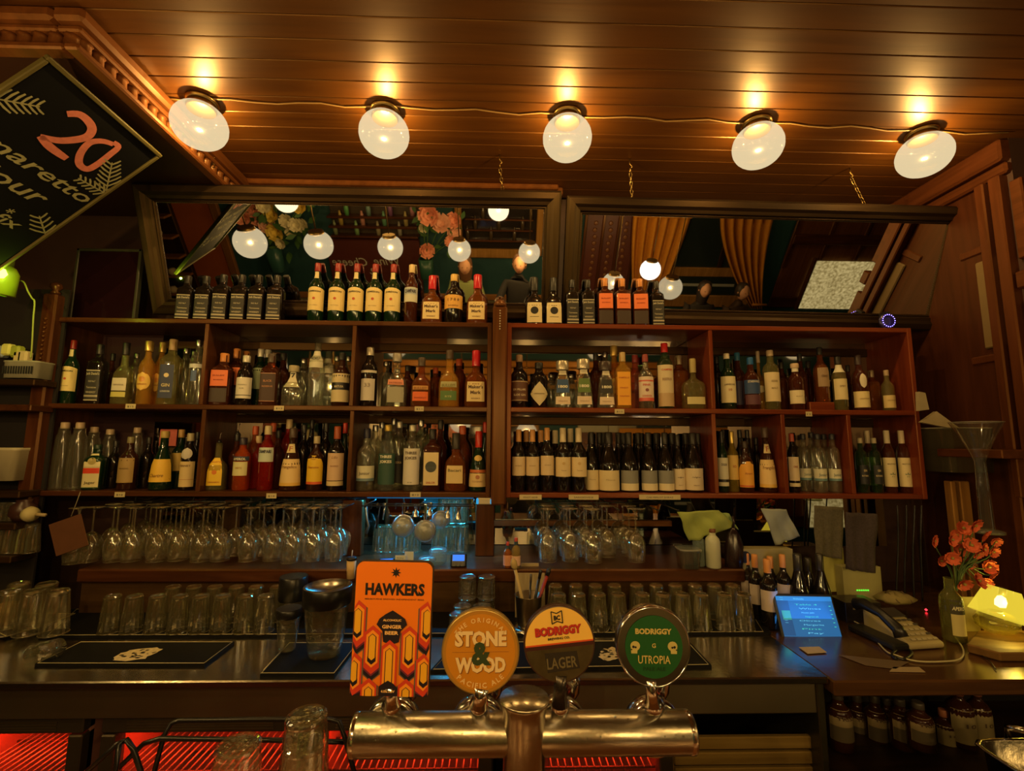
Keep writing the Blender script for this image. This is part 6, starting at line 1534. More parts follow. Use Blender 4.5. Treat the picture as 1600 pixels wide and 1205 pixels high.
t = thing('hand_sink', 'small steel sink with rounded rim at the lower right corner', 'sink', tuple(on_y(1640, 1192, 1.30)))
G().lathe([(.13, 0), (.135, .004), (.128, .008), (.118, .004), (.11, -.10), (.0001, -.11)], 28, ex=6, dy=.7, cap0=False, cap1=False).build('basin', brushed, t)
G().tube([(0, .1, 0), (0, .1, .03), (0, .05, .05)], .008, 8).build('spout', chrome, t)
# ------------------------------------------------------------------ wire rack and glasses at the near left
def wires(label, segs, Y, m, r=.0045):
    t = thing('wire_rack', label, 'rack', (0, 0, 0))
    for s in segs: G().tube([on_y(a, b, Y if len(q) == 2 else q[2]) for q in s for a, b in [q[:2]]], r, 7).build('wire', m, t)
    return t
bw_ = plain((.010, .009, .008), .3, .3)
wires('black bent wire rack standing at the near left in front of the fridges', [
    [(232, 1240, .95), (256, 1150, .96), (268, 1130, .97), (280, 1126, .97), (420, 1124, .98), (515, 1124, .98), (530, 1128, .97), (538, 1150, .96), (556, 1215, .95)],
    [(175, 1240, .90), (186, 1162, .90), (198, 1156, .90), (208, 1170, .90), (232, 1240, .90)],
    [(120, 1220, .92), (184, 1162, .92), (200, 1156, .93)], [(186, 1200, .94), (225, 1162, .95), (250, 1154, .95), (400, 1156, .96), (560, 1160, .97)]], .95, bw_)
TM3 = tumbler_meshes(.115, .042, .033, glass((.88, .90, .80), .40, .03, (.7, .65, .4), .05, .3))
for i, (px, top, Y_, lb) in enumerate(((476, 1118, .86, 'upper tumbler of the near stack in front of the fridges'), (474, 1160, .855, 'lower tumbler of the near stack in front of the fridges'), (368, 1164, .82, 'near tumbler left of the stacked pair, cut off by the frame'))):
    ztop = z_at(top, x_at(px, Y_, 1.1), Y_); x = x_at(px, Y_, ztop - .06)
    t = tumbler(px, 0, Y_, lb, None, TM3, ztop - .112, 'tumbler', rot=(0.0, .0, .4)); t.location.x = x
# ------------------------------------------------------------------ beer tap tower
TYc = .86
c0 = on_y(820, 1146, TYc)
R_ = 28 * TYc / F
t = thing('tap_tower', 'wet stainless T-shaped beer tap tower in the foreground', 'tap tower', (0, 0, 0))
xl_, xr_ = x_at(551, TYc, c0.z), x_at(1081, TYc, c0.z)
Mt_ = Matrix.Translation((0, TYc, c0.z)) @ Matrix.Rotation(PI / 2, 4, 'Y')
pr = [(R_ * .93, xl_), (R_, xl_ + .002), (R_, xr_ - .002), (R_ * .93, xr_)]
drops = plain((.46, .40, .29), .27, 1, var=.2, scale=140, bump=.08)
G().lathe([(r, z) for r, z in pr], 40, mat=Mt_).build('cross_pipe', drops, t)
for s in (xl_ + .006, xr_ - .008): G().lathe([(R_ * 1.0, s - .003), (R_ * 1.012, s), (R_ * 1.0, s + .003)], 40, cap0=False, cap1=False, mat=Mt_).build('pipe_ring', chrome, t)
YC = TYc - .012; xc = x_at(819, YC, c0.z); Rc = 32.5 * YC / F; zc1 = z_at(1092, xc, YC)
G().lathe([(Rc * .93, .93), (Rc * .93, zc1 - .03), (Rc * 1.0, zc1 - .012), (Rc * 1.10, zc1 - .004), (Rc * 1.12, zc1), (Rc * 1.08, zc1 + .003), (.0001, zc1 + .004)], 40, (xc, YC, 0)).build('column', drops, t)
rr = random.Random(5); dm = G().lathe([(.0022, 0), (.002, .0009), (.0001, .0014)], 7).mesh('water_drop', glass((.95, .95, .9), .3, 0))
for i in range(46):
    if i < 12:
        a = rr.uniform(0, 2 * PI); q = rr.random() ** .5 * Rc * .95; M_ = Matrix.Translation((xc + q * math.cos(a), YC + q * math.sin(a), zc1 + .004))
    else:
        xx = rr.uniform(xl_ + .02, xr_ - .02); a = rr.uniform(-.2, 1.3)
        M_ = Matrix.Translation((xx, TYc - math.sin(a) * R_, c0.z + math.cos(a) * R_)) @ Matrix.Rotation(a, 4, 'X')
    obj('water_drop', dm, t, mat=M_ @ Matrix.Scale(rr.uniform(.5, 1.1), 4))
# ---- badges
def fan(g, pts, z): g.add([(x, y, z) for x, y in pts], [tuple(range(len(pts)))])
def badge_matrix(px, py, Y, yaw=0, roll=0, pitch=0):
    """local x right, y up, z towards the camera"""
    c = on_y(px, py, Y)
    B_ = Matrix(((1, 0, 0, 0), (0, 0, -1, 0), (0, 1, 0, 0), (0, 0, 0, 1)))
    return Matrix.Translation(c) @ Matrix.Rotation(yaw, 4, 'Z') @ Matrix.Rotation(pitch, 4, 'X') @ B_ @ Matrix.Rotation(roll, 4, 'Z')
def pm_(c, e=.0): return plain(c, .42, var=.03)
YB = .80
def circ(r, n=40, cx=0, cy=0, sx=1, sy=1): return [(cx + r * sx * math.cos(2 * PI * i / n), cy + r * sy * math.sin(2 * PI * i / n)) for i in range(n)]
def arc_text(g, s, h, R, a0, z, out=True, spread=1.0, bold=.03):
    """letters set round an arc; a0 middle angle in degrees"""
    ws = [max(.28, text_mesh(c, bold)[2] if c != ' ' else .3) + .22 for c in s]; tot = sum(ws) * h * spread; acc = 0
    for c, w_ in zip(s, ws):
        mid = (acc + w_ * h * spread / 2 - tot / 2); acc += w_ * h * spread
        if c == ' ': continue
        a = math.radians(a0) + (-mid / R if out else mid / R); rot = a - PI / 2 if out else a + PI / 2
        v, f, _ = text_mesh(c, bold); ca, sa = math.cos(rot), math.sin(rot); bx, by = R * math.cos(a), R * math.sin(a)
        g.add([(bx + (p[0] * h) * ca - (p[1] * h) * sa, by + (p[0] * h) * sa + (p[1] * h) * ca, z) for p in v], f)
def handle_parts(t, px, py_b, py_p, w=.013, dark=False, Y=YB + .01):
    """chrome stem and collar between the badge and the pipe, in the tap's own frame"""
    inv = t.matrix_world.inverted() if False else None
# HAWKERS
def tap(name, label, px, py, M):
    t = thing(name, label, 'tap', mat=M); return t
hk_w, hk_h = 57.5 * YB / F, 94 * YB / F
Mh = badge_matrix(612.5, 981, YB, yaw=-.03, roll=-.012)
t = tap('beer_tap', 'tall rounded orange beer tap badge with patterned arches, far left of the tower', 612, 981, Mh)
def rrect(w, h, r, n=6):
    out = []
    for cx, cy, a0 in ((w - r, h - r, 0), (-w + r, h - r, 90), (-w + r, -h + r * .3, 180), (w - r, -h + r * .3, 270)):
        rr_ = r if a0 < 180 else r * .3
        cx = (w - rr_) * (1 if cx > 0 else -1)
        for i in range(n + 1):
            a = math.radians(a0 + 90 * i / n); out.append((cx + rr_ * math.cos(a), cy + rr_ * math.sin(a)))
    return out
OR = (.86, .20, .008)
G().prism(rrect(hk_w, hk_h, .013), -.010, 0).build('badge_plate', plain((.05, .03, .02), .3), t)
g = G(); fan(g, rrect(hk_w * .985, hk_h * .99, .0125), .0004); g.build('badge_face', pm_(OR), t)
blk = pm_((.012, .010, .012)); X = hk_w / 57.5; 
def bx(u, v): return ((u - 612.5) * X, (981 - v) * X)      # photo pixels -> badge
g = G(); flat_text(g, 'HAWKERS', 20 * X, lambda u, v: (u + bx(614.5, 0)[0], v + bx(0, 934.5)[1], .0010), 88 * X, .05)
flat_text(g, 'MELBOURNE BREWED INDEPENDENT BEER', 2.6 * X, lambda u, v: (u + bx(614.5, 0)[0], v + bx(0, 942)[1], .0010), 88 * X, .01)
c = bx(615, 903); st = [(c[0] + (8 if i % 2 == 0 else 3.6) * X * math.sin(i * PI / 8), c[1] + (8 if i % 2 == 0 else 3.6) * X * math.cos(i * PI / 8)) for i in range(16)]; fan(g, st, .0010)
g.build('lettering', blk, t)
cols_ = {'blk': (.015, .010, .018), 'gry': (.15, .11, .08), 'red': (.62, .05, .02), 'ora': (.90, .30, .02), 'yel': (.80, .40, .02), 'pur': (.16, .02, .05)}
lay = {k_: G() for k_ in cols_}
def pill(cx, top, bottom, w, k_, z, clipb=1074.0):
    n = 6; 
    pts = [(cx, top), (cx + w, top + w * .8), (cx + w, bottom - w * .8), (cx, bottom), (cx - w, bottom - w * .8), (cx - w, top + w * .8)]
    # clip to plate
    out = []
    for a, b in pts: out.append((min(max(a, 556.5), 668.5), min(b, clipb)))
    q = [bx(a, b) for a, b in out][::-1]
    lay[k_].add([(x, y, z) for x, y in q], [tuple(range(len(q)))])
def column_(cx, top, bottom, z0=.0012, grey=True):
    if grey:
        pill(cx, top - 0, bottom + 8, 13.5, 'gry', z0 - .0003)
        pill(cx, top + 40, bottom + 6, 11.5, 'blk', z0 - .0001)
        pill(cx, top + 6, bottom, 11.5, 'pur', z0)
    pill(cx, top, bottom - 3, 11.5, 'red', z0 + .0002); pill(cx, top + 6, bottom - 12, 9, 'ora', z0 + .0004)
    pill(cx, bottom - 32, bottom - 16, 6.2, 'blk', z0 + .0006)
    pill(cx, top + 11, bottom - 20, 5.8, 'blk', z0 + .0005); pill(cx, top + 12, bottom - 22, 4.6, 'yel', z0 + .0007)
for cx, tp, bt in ((562, 943, 1012), (664, 943, 1012), (585, 978, 1048), (639, 978, 1048), (560, 1015, 1078), (662, 1015, 1078), (583, 1050, 1120), (637, 1050, 1120)):
    column_(cx, tp, bt, .0012 if tp < 1000 else .0020)
# centre black arch and column
q = [bx(a, b) for a, b in ((590, 976), (594, 968), (602, 962), (613, 956), (625, 963), (632, 968), (635, 976), (626, 985), (624, 1000), (613, 1004), (601, 1000), (599, 985))][::-1]
lay['blk'].add([(x, y, .0026) for x, y in q], [tuple(range(len(q)))])
column_(611, 997, 1085, .0030, False)
q = [bx(a, b) for a, b in ((598, 1073), (598, 1060), (604, 1056), (611, 1052), (619, 1056), (625, 1062), (625, 1073))][::-1]
lay['blk'].add([(x, y, .0042) for x, y in q], [tuple(range(len(q)))])
for k_, gg in lay.items(): gg.build('pattern_print', pm_(cols_[k_]), t)
g = G()
for s, v_, h_, w_ in (('ALCOHOLIC', 971, 3.6, 27), ('GINGER', 981, 6, 29), ('BEER', 989.5, 6, 20)): flat_text(g, s, h_ * X, lambda u, v: (u + bx(613, 0)[0], v + bx(0, v_)[1], .0032), w_ * X, .04)
flat_text(g, '4.0% ABV', 4.2 * X, lambda u, v: (u + bx(611.5, 0)[0], v + bx(0, 1068)[1], .0046), 20 * X, .04)
g.build('lettering', pm_((.85, .50, .18)), t)
# round badges
def round_badge(label, px, py, rpx, ring, yaw=0, roll=0, squash=1.04, depth=.016):
    M_ = badge_matrix(px, py, YB, yaw, roll); t = tap('beer_tap', label, px, py, M_); R = rpx * YB / F
    Ms_ = Matrix.Scale(squash, 4, (0, 1, 0))
    G().lathe([(R * .90, -depth), (R * .99, -depth * .8), (R, -.002), (R * .985, .0012), (R * .95, .0014)], 56, mat=Ms_).build('badge_rim', ring, t)
    return t, R, Ms_
t, R, Ms_ = round_badge('round amber beer tap badge with cream two-word lettering, second tap', 751, 1018, 57.5, plain((.42, .27, .07), .3, .5), .02, .0)
g = G(); fan(g, circ(R * .95, 56, sy=1.04), .0016); g.build('badge_face', pm_((.56, .22, .012)), t)
g = G(); n = 56
g.v = [(R * r * math.cos(2 * PI * i / n), 1.04 * R * r * math.sin(2 * PI * i / n), .0018) for r in (.95, .88) for i in range(n)]; g.f = [(i, (i + 1) % n, n + (i + 1) % n, n + i) for i in range(n)]; g.sm = [False] * n; g.build('face_ring', pm_((.42, .19, .02)), t)
def shadow_text(t, s, h, x, y, w, z, c1, c2, bold=.04, off=.0007):
    g = G(); flat_text(g, s, h, lambda u, v: (x + u + off, y + v - off, z - .0003), w, bold + .02); g.build('lettering_shadow', pm_(c2), t)
    g = G(); flat_text(g, s, h, lambda u, v: (x + u, y + v, z), w, bold); g.build('lettering', pm_(c1), t)
shadow_text(t, 'STONE', R * .42, 0, R * .16, R * 1.32, .0026, (.80, .58, .30), (.22, .07, .01), .06)
shadow_text(t, 'WOOD', R * .42, 0, -R * .47, R * 1.28, .0026, (.80, .58, .30), (.22, .07, .01), .06)
g = G(); flat_text(g, '&', R * .66, lambda u, v: (R * .02 + u, -R * .28 + v, .0034), R * .50, .05); g.build('ampersand', pm_((.035, .055, .02)), t)
g = G(); arc_text(g, 'THE ORIGINAL', R * .14, R * .72, 90, .0026, spread=1.05); arc_text(g, 'PACIFIC ALE', R * .155, R * .86, -90, .0026, out=False, spread=1.05); g.build('lettering', pm_((.78, .52, .22)), t)
G().box(-R * .72, R * .72, -R * .01, R * .0, .0018, .0021).build('rule_line', pm_((.3, .11, .02)), t)
# third
t, R, Ms_ = round_badge('round beer tap badge split cream above and grey brushed below, third tap', 874, 1006, 53, plain((.05, .02, .012), .3), 0, .10, 1.03)
nn = 40; Ya = R * .02
top = [(R * .95 * math.cos(a), R * .98 * math.sin(a)) for a in [math.radians(1.5 + 177 * i / nn) for i in range(nn + 1)]]
g = G(); fan(g, top, .0016); g.build('badge_face', pm_((.86, .52, .10)), t)
bot = [(R * .95 * math.cos(a), R * .98 * math.sin(a)) for a in [math.radians(184 + 172 * i / nn) for i in range(nn + 1)]]
g = G(); fan(g, bot, .0016); g.build('lower_face', plain((.20, .15, .07), .3, .8, var=.4, scale=50), t)
G().box(-R * .95, R * .95, -R * .10, R * .0, .0010, .0019).build('dark_band', pm_((.05, .012, .01)), t); G().box(-R * .95, R * .95, R * .0, R * .04, .0010, .0020).build('red_band', pm_((.62, .08, .015)), t)
shadow_text(t, 'BODRIGGY', R * .26, 0, R * .27, R * 1.30, .0026, (.50, .03, .015), (.12, .02, .06), .06)
g = G(); flat_text(g, 'BREWING CO.', R * .075, lambda u, v: (u, R * .13 + v, .0026), R * .62, .04)
g.build('lettering', blk, t)
g = G(); e_ = [(-.15, .55), (-.15, .88), (0, .82), (.15, .88), (.15, .55), (0, .61)]
for w_ in range(6):
    a, b = e_[w_], e_[(w_ + 1) % 6]; g.tube([(a[0] * R, a[1] * R, .0026), (b[0] * R, b[1] * R, .0026)], R * .015, 5)
flat_text(g, 'BC', R * .15, lambda u, v: (u, R * .645 + v, .0026), R * .18, .06); g.build('emblem', blk, t)
g = G(); v_ = [(-.44, -.20), (.46, -.22), (.50, -.68), (-.40, -.72)]; fan(g, [(a * R, b * R) for a, b in v_][::-1], .0020); g.build('dark_panel', pm_((.025, .018, .012)), t)
g = G(); flat_text(g, 'LAGER', R * .36, lambda u, v: (R * .02 + u, -R * .62 + v, .0026), R * .84, .02); g.build('lettering', plain((.13, .10, .045), .5), t)
# fourth
t, R, Ms_ = round_badge('round green beer tap badge with thick chrome and black ring, far right tap', 1021, 1010, 55, chrome, -.04, .0, 1.04, .022)
g = G().lathe([(R * .95, .0012), (R * .90, -.002), (R * .78, -.003), (R * .76, .0008)], 56, cap0=False, cap1=False, mat=Ms_); g.build('black_ring', plain((.020, .012, .008), .2), t)
G().lathe([(R * .99, .0008), (R * .97, .004), (R * .945, .0012)], 56, cap0=False, cap1=False, mat=Ms_).build('chrome_bead', chrome, t)
g = G(); fan(g, circ(R * .77, 50, sy=1.04), .0022); g.build('badge_face', pm_((.010, .085, .018)), t)
gl_ = pm_((.55, .42, .13))
g = G(); flat_text(g, 'BODRIGGY', R * .17, lambda u, v: (u, R * .33 + v, .0028), R * .98, .05); flat_text(g, 'UTROPIA', R * .26, lambda u, v: (u, -R * .42 + v, .0028), R * .86, .01)
flat_text(g, 'G', R * .14, lambda u, v: (u, -R * .02 + v, .0028), None, .02); g.build('lettering', gl_, t)
g = G(); flat_text(g, 'PALE ALE', R * .12, lambda u, v: (u, -R * .60 + v, .0028), R * .6, .03); g.build('lettering', pm_((.008, .04, .01)), t)
for s in (-1, 1):    # skull emblems
    g = G(); cx = s * R * .50; cy = -R * .0
    fan(g, circ(R * .13, 16, cx, cy + R * .02, 1, .95), .0027); fan(g, [(cx - R * .08 + s * R * .03, cy - R * .17), (cx + R * .08 + s * R * .03, cy - R * .17), (cx + R * .09 + s * R * .03, cy - R * .03), (cx - R * .09 + s * R * .03, cy - R * .03)], .0028)
    g.build('skull_print', pm_((.50, .42, .14)), t)
    g = G(); fan(g, circ(R * .035, 8, cx + s * R * .05, cy), .0033); fan(g, circ(R * .02, 6, cx + s * R * .10, cy - R * .07), .0033); fan(g, circ(R * .028, 8, cx - s * R * .01, cy - R * .01), .0033); g.build('skull_sockets', blk, t)
# chrome fonts under each badge
taps = [o for o in bpy.data.objects if o.type == 'EMPTY' and o.get('category') == 'tap']
for t, (px, pyb, px2, neckw, dark) in zip(taps, ((610, 1076, 613, 11, False), (753, 1078, 748, 13, False), (876, 1058, 874, 11, True), (1016, 1066, 1020, 10, False))):
    inv = t.matrix_world.inverted()
    bpy.context.view_layer.update(); inv = t.matrix_world.inverted()
    a = on_y(px, pyb - 6, YB + .006); b = on_y(px2, 1102, YB + .012); c_ = on_y(px2, 1128, TYc - .0)
    k_ = YB / F
    n_ = G().tube([inv @ a, inv @ a.lerp(b, .5), inv @ b], [neckw * k_, neckw * .8 * k_, neckw * 1.1 * k_], 14)
    n_.build('handle_neck', plain((.06, .05, .04), .25, .8) if dark else chrome, t)
    Yk = TYc + R_ + .012; cc = on_y(px2, 1134, Yk); r_ = 39 * Yk / F
    Mq = inv @ (Matrix.Translation(cc) @ Matrix.Rotation(PI / 2, 4, 'X'))
    G().lathe([(r_, -.014), (r_ * 1.03, -.004), (r_ * 1.03, .006), (r_ * .96, .013), (r_ * .88, .014), (r_ * .80, .010), (r_ * .70, .016), (r_ * .4, .020), (.0001, .021)], 40, mat=Mq).build('shank_collar', chrome, t)
    e0 = Vector((cc.x, Yk - .012, cc.z + r_ * .55)); 
    G().tube([inv @ e0, inv @ Vector((cc.x, Yk - .022, cc.z + r_ * .95)), inv @ b], [14 * k_, 15 * k_, 12 * k_], 14).build('neck_base', chrome, t)
    G().tube([inv @ Vector((cc.x + .012, Yk + .03, cc.z + .02)), inv @ Vector((cc.x + .030, Yk + .035, cc.z + .045)), inv @ Vector((cc.x + .030, Yk + .03, cc.z + .062)), inv @ Vector((cc.x + .020, Yk + .02, cc.z + .074))], [.012, .015, .014, .008], 14).build('flow_valve', plain((.60, .58, .52), .12, 1, var=.3, scale=60), t)
# ------------------------------------------------------------------ the room behind the camera, seen in the mirrors
RYB = YR + .02
def rp(px, py, mi, Y=RYB): return reflect_pt(px, py, Y, mi)
def wallbox(name, label, cat, c, mi, th, m, Y=RYB, kindname='panel', shade=None):
    """upright panel on the rear wall; c = photo pixels left, top, right, bottom inside the mirror"""
    P = [rp(c[0], c[1], mi, Y), rp(c[2], c[1], mi, Y), rp(c[2], c[3], mi, Y), rp(c[0], c[3], mi, Y)]
    xs = [p.x for p in P]; x0, x1 = sum(sorted(xs)[:2]) / 2, sum(sorted(xs)[2:]) / 2; zs = [p.z for p in P]; z0, z1 = sum(sorted(zs)[:2]) / 2, sum(sorted(zs)[2:]) / 2
    z0 = max(z0, 0)
    t = thing(name, label, cat, ((x0 + x1) / 2, Y, z0)); w, h = (x1 - x0) / 2, z1 - z0
    G().bbox(-w, w, 0, th, 0, h, min(.01, th * .3)).build(kindname, m, t)
    return t, w, h
redp = plain((.42, .10, .025), .5, var=.1)
orp = wood((.22, .09, .025), (.32, .14, .04), .4, 2)
t, w, h = wallbox('wall_panel', 'tall red-brown wall panel seen at the left of the left mirror', 'panel', (285, 300, 352, 470), 0, .05, redp)
G().bbox(-w - .12, -w, 0, .07, 0, h, .01).build('stile', orp, t); G().bbox(w, w + .12, 0, .07, 0, h, .01).build('stile', orp, t)
t, w, h = wallbox('side_cabinet', 'open cupboard with cloths at the left edge of the left mirror', 'cabinet', (252, 310, 284, 465), 0, .12, darkwz)
for i in range(5): G().bbox(-w, w, .12, .30, h * (.1 + .19 * i), h * (.1 + .19 * i) + .03, .004).build('shelf_board', orp, t)
for i in range(4): G().lathe([(.05, 0), (.07, .04), (.05, .09), (.0001, .1)], 12, (-.05 + .1 * (i % 2), .22, h * (.1 + .19 * i) + .03)).build('folded_cloth', plain((.45, .36, .22), .9), t)
t, w, h = wallbox('rear_counter', 'dark red rear counter front with white scripted lettering seen in the left mirror', 'counter', (520, 372, 660, 470), 0, .08, plain((.10, .022, .014), .4))
wm_ = plain((.55, .55, .48), .6)
for s, u, v_, hh, ww in (('Wine', .25, .62, .16, .30), ('&', -.05, .42, .20, .16), ('Cheese', -.55, .60, .16, .42)):
    flat_text(G(), s, h * hh, lambda a, b: (w * u - a, .083, h * v_ + b), None, 0, .25).build('lettering', wm_, t)
t, w, h = wallbox('back_shelving', 'dark rear shelving with boards and small objects seen in the left mirror', 'shelving', (520, 318, 655, 368), 0, .06, plain((.05, .03, .015), .5))
for i in range(3): G().bbox(-w, w, .06, .24, h * (.05 + .3 * i), h * (.05 + .3 * i) + .03, .004).build('shelf_board', brownx, t)
rr = random.Random(3)
for i in range(12):
    x = -w * .9 + 1.8 * w * i / 11; g = G().lathe([(.03, 0), (.035, .10), (.02, .16), (.012, .2)], 10, (x, .15, h * (.05 + .3 * (i % 3)) + .03)); g.build('shelf_object', plain((rr.uniform(.1, .6), rr.uniform(.1, .4), rr.uniform(.05, .3)), .4), t)
gw = wood((.26, .13, .03), (.38, .20, .06), .35, 2)
t, w, h = wallbox('framed_mirror', 'gold-brown framed mirror on the rear wall seen in the left mirror', 'mirror', (722, 322, 838, 388), 0, .02, plain((.02, .015, .012), .1))
for a, b, c, d in ((-w - .10, -w, -.10, h + .1), (w, w + .10, -.10, h + .1), (-w, w, -.14, 0), (-w, w, h, h + .1)): G().bbox(a, b, 0, .06, c, d, .012).build('frame_rail', gw, t)
for i in range(3): G().bbox(-w * .9, w * .9, .02, .10, h * (.2 + .25 * i), h * (.2 + .25 * i) + .02, .003).build('bottle_ledge', brownx, t)
for i in range(9): G().lathe([(.03, 0), (.03, .12), (.012, .16), (.012, .2)], 8, (-w * .85 + i * w * .21, .07, h * (.2 + .25 * (i % 3)) + .02)).build('dim_bottle', plain((.06, .04, .02), .2), t)
# flowers
rose_m = [plain(c, .7, var=.2) for c in ((.85, .34, .22), (.90, .62, .10), (.80, .42, .30), (.75, .68, .45))]
rg = [petal_flower(1, 6, s, .55, 3) for s in (4, 5)]
roses = [[rg[i % 2].mesh('rose', m) for i in range(2)] for m in rose_m]
leafm = plain((.05, .13, .03), .6)
lg = G().grid(lambda u, v: ((u - .5) * .5 * math.sin(PI * min(.98, v + .02)), .2 * v * v, v), 2, 5).mesh('leaf', leafm)
def bouquet(label, mi, Y, blooms, vase, vc, seed):
    p = rp(vase[0], vase[1], mi, Y); q = rp(vase[2], vase[3], mi, Y)
    t = thing('flower_vase', label, 'flowers', (q.x, Y, q.z)); h = p.z - q.z; r = vase[4]
    G().lathe([(r * .7, 0), (r, .02), (r * 1.15, h), (r * 1.0, h)], 16, ex=4, cap1=False).build('vase', plain(vc, .3), t)
    rr = random.Random(seed)
    for (px, py, s, ci) in blooms:
        c = rp(px, py, mi, Y + rr.uniform(-.08, .12)) - Vector((q.x, Y, q.z))
        obj('rose', roses[ci][rr.randint(0, 1)], t, mat=Matrix.Translation(c) @ Matrix.Rotation(math.radians(-75) + rr.uniform(-.3, .3), 4, 'X') @ Matrix.Rotation(rr.uniform(-.4, .4), 4, 'Y') @ Matrix.Scale(s, 4))
        G().tube([(0, 0, h * .8), (c.x * .5, c.y * .5, (h + c.z) / 2), c], .006, 5).build('stem', leafm, t)
        for _ in range(5):
            obj('leaf', lg, t, mat=Matrix.Translation(c + Vector((rr.uniform(-.12, .12), rr.uniform(-.08, .02), rr.uniform(-.16, .05)))) @ Matrix.Rotation(rr.uniform(0, 6), 4, 'Y') @ Matrix.Rotation(rr.uniform(-.6, .6), 4, 'X') @ Matrix.Scale(rr.uniform(.10, .17), 4))
    return t
bouquet('large vase of yellow, cream and peach roses seen at the left of the left mirror', 0, -1.8,
    [(384, 325, .12, 2), (398, 322, .11, 0), (405, 338, .13, 0), (428, 332, .13, 1), (432, 362, .12, 1), (418, 352, .11, 2), (470, 320, .11, 1), (448, 345, .09, 3), (462, 352, .09, 3), (474, 352, .09, 3), (455, 362, .08, 3), (440, 380, .07, 3), (380, 340, .10, 0), (412, 322, .09, 3)],
    (432, 386, 436, 425, .09), (.03, .10, .09), 1)
bouquet('vase of pink roses seen in the middle of the left mirror', 0, -1.8,
    [(671, 335, .14, 0), (688, 350, .13, 2), (710, 344, .11, 0), (708, 362, .10, 2), (666, 391, .11, 0), (662, 355, .07, 3), (705, 378, .08, 0), (660, 338, .07, 3)], (668, 404, 668, 436, .09), (.03, .10, .07), 2)
# pendant globes
def pendant(px, py, mi, wpx, label, g_, s=1.7, power=10, gc=(1.0, .82, .50)):
    Rr_ = .125
    o_, n_ = MIRRORS[mi]; d = ray(px, py); tt = (o_ - CAM).dot(n_) / d.dot(n_); p = CAM + d * tt; r = d - n_ * 2 * d.dot(n_)
    total = Rr_ * F / (wpx / 2) * 1.06
    P_ = p + r * max(.3, total - tt)
    make_globe('pendant_lamp', label, (P_.x, P_.y, CZ), Rr_, g_, power, CZ - P_.z - .035 - Rr_ * .8, .98, .5, s, gc)
    return P_
PD = []
for i, (px, py, w_) in enumerate(((391, 378, 43), (498, 382, 41), (610, 386, 38), (718, 390, 36), (827, 394, 34))):
    PD.append(pendant(px, py, 0, w_, 'opal pendant globe in the left mirror, %s of five' % ordw[i], 'pendants over the front bar', 1.1, 27))
PD.append(pendant(447, 313, 0, 32, 'brighter pendant globe cut by the top of the left mirror, left of two', 'far pendants', 3, 26))
PD.append(pendant(779, 328, 0, 32, 'brighter pendant globe cut by the top of the left mirror, right of two', 'far pendants', 3, 26))
PD.append(pendant(958, 442, 1, 34, 'pendant globe behind the orange-labelled trio in the right mirror', 'pendants in the right mirror', 1.1, 24))
PD.append(pendant(1016, 421, 1, 31, 'brightest white pendant globe in front of the orange curtain', 'pendants in the right mirror', 4, 26, (1, .95, .8)))
PD.append(pendant(1047, 449, 1, 36, 'softer pendant globe right of the brightest one in the right mirror', 'pendants in the right mirror', .8, 18))
# curtains, window, carved panel
cm_ = plain((.60, .24, .012), .8, var=.18)
def curtain(label, px_t, px_b, py0, py1, gather):
    Y = RYB + .16; a, b = rp(px_t[0], py0, 1, Y), rp(px_t[1], py0, 1, Y); c, d = rp(px_b[0], py1, 1, Y), rp(px_b[1], py1, 1, Y)
    a.z = b.z = (a.z + b.z) / 2; c.z = d.z = (c.z + d.z) / 2
    def fn(u, v):
        e = v ** (1.5 if gather else 1)
        x = (a.x * (1 - u) + b.x * u) * (1 - e) + (c.x * (1 - u) + d.x * u) * e
        return (x, Y + .035 * math.sin(u * 22 * PI / 2 + v) + .02 * math.sin(u * 37), a.z * (1 - v) + c.z * v)
    t = thing('curtain', label, 'curtain', (0, 0, 0))
    g = G().grid(fn, 60, 14); o = g.build('fabric', cm_, t); o.modifiers.new('thickness', 'SOLIDIFY').thickness = .006
    G().bbox(min(a.x, b.x), max(a.x, b.x), Y - .03, Y + .05, a.z - .07, a.z + .03, .01).build('pelmet', cm_, t)
    G().tube([(x, Y + .06, c.z + (a.z - c.z) * .06) for x in (min(c.x, d.x) - .02, max(c.x, d.x) + .02)], .02, 8).build('tieback', cm_, t)
curtain('orange curtain gathered left of the dark window in the right mirror', (990, 1082), (988, 1030), 332, 470, True)
curtain('orange curtain gathered right of the dark window in the right mirror', (1126, 1212), (1172, 1190), 332, 482, True)
t, w, h = wallbox('rear_window', 'dark rear window with a brown mid rail between the orange curtains', 'window', (1040, 336, 1185, 478), 1, .02, plain((.02, .03, .028), .12))
G().bbox(-w, w, .02, .07, h * .36, h * .46, .01).build('mid_rail', gw, t); G().bbox(-w, w, .02, .06, 0, h * .14, .01).build('sill_rail', gw, t)
G().bbox(w * .1, w * .2, .02, .05, h * .46, h, .006).build('glazing_bar', darkwz, t)
G().bbox(-w * .7, w * .6, .02, .03, h * .24, h * .27, .002).build('light_line', plain((.4, .42, .4), .4), t)
t, w, h = wallbox('carved_panel', 'dark red carved wooden screen seen at the left of the right mirror', 'panel', (908, 330, 984, 480), 1, .05, plain((.10, .022, .012), .45))
rr = random.Random(12)
cv = G().lathe([(.0001, 0), (.035, .005), (.028, .018), (.012, .012), (.0001, .02)], 10, mat=Matrix.Rotation(-PI / 2, 4, 'X')).mesh('carving', plain((.20, .075, .025), .35))
for j in range(3):
    for i in range(14): obj('carving', cv, t, (-w * .6 + j * w * .6 + rr.uniform(-.01, .01), .05, h * (.05 + .065 * i)))
for j in (-1, -.3, .3, 1): G().bbox(w * j - .02, w * j + .02, .05, .08, 0, h, .006).build('stile', brownz, t)
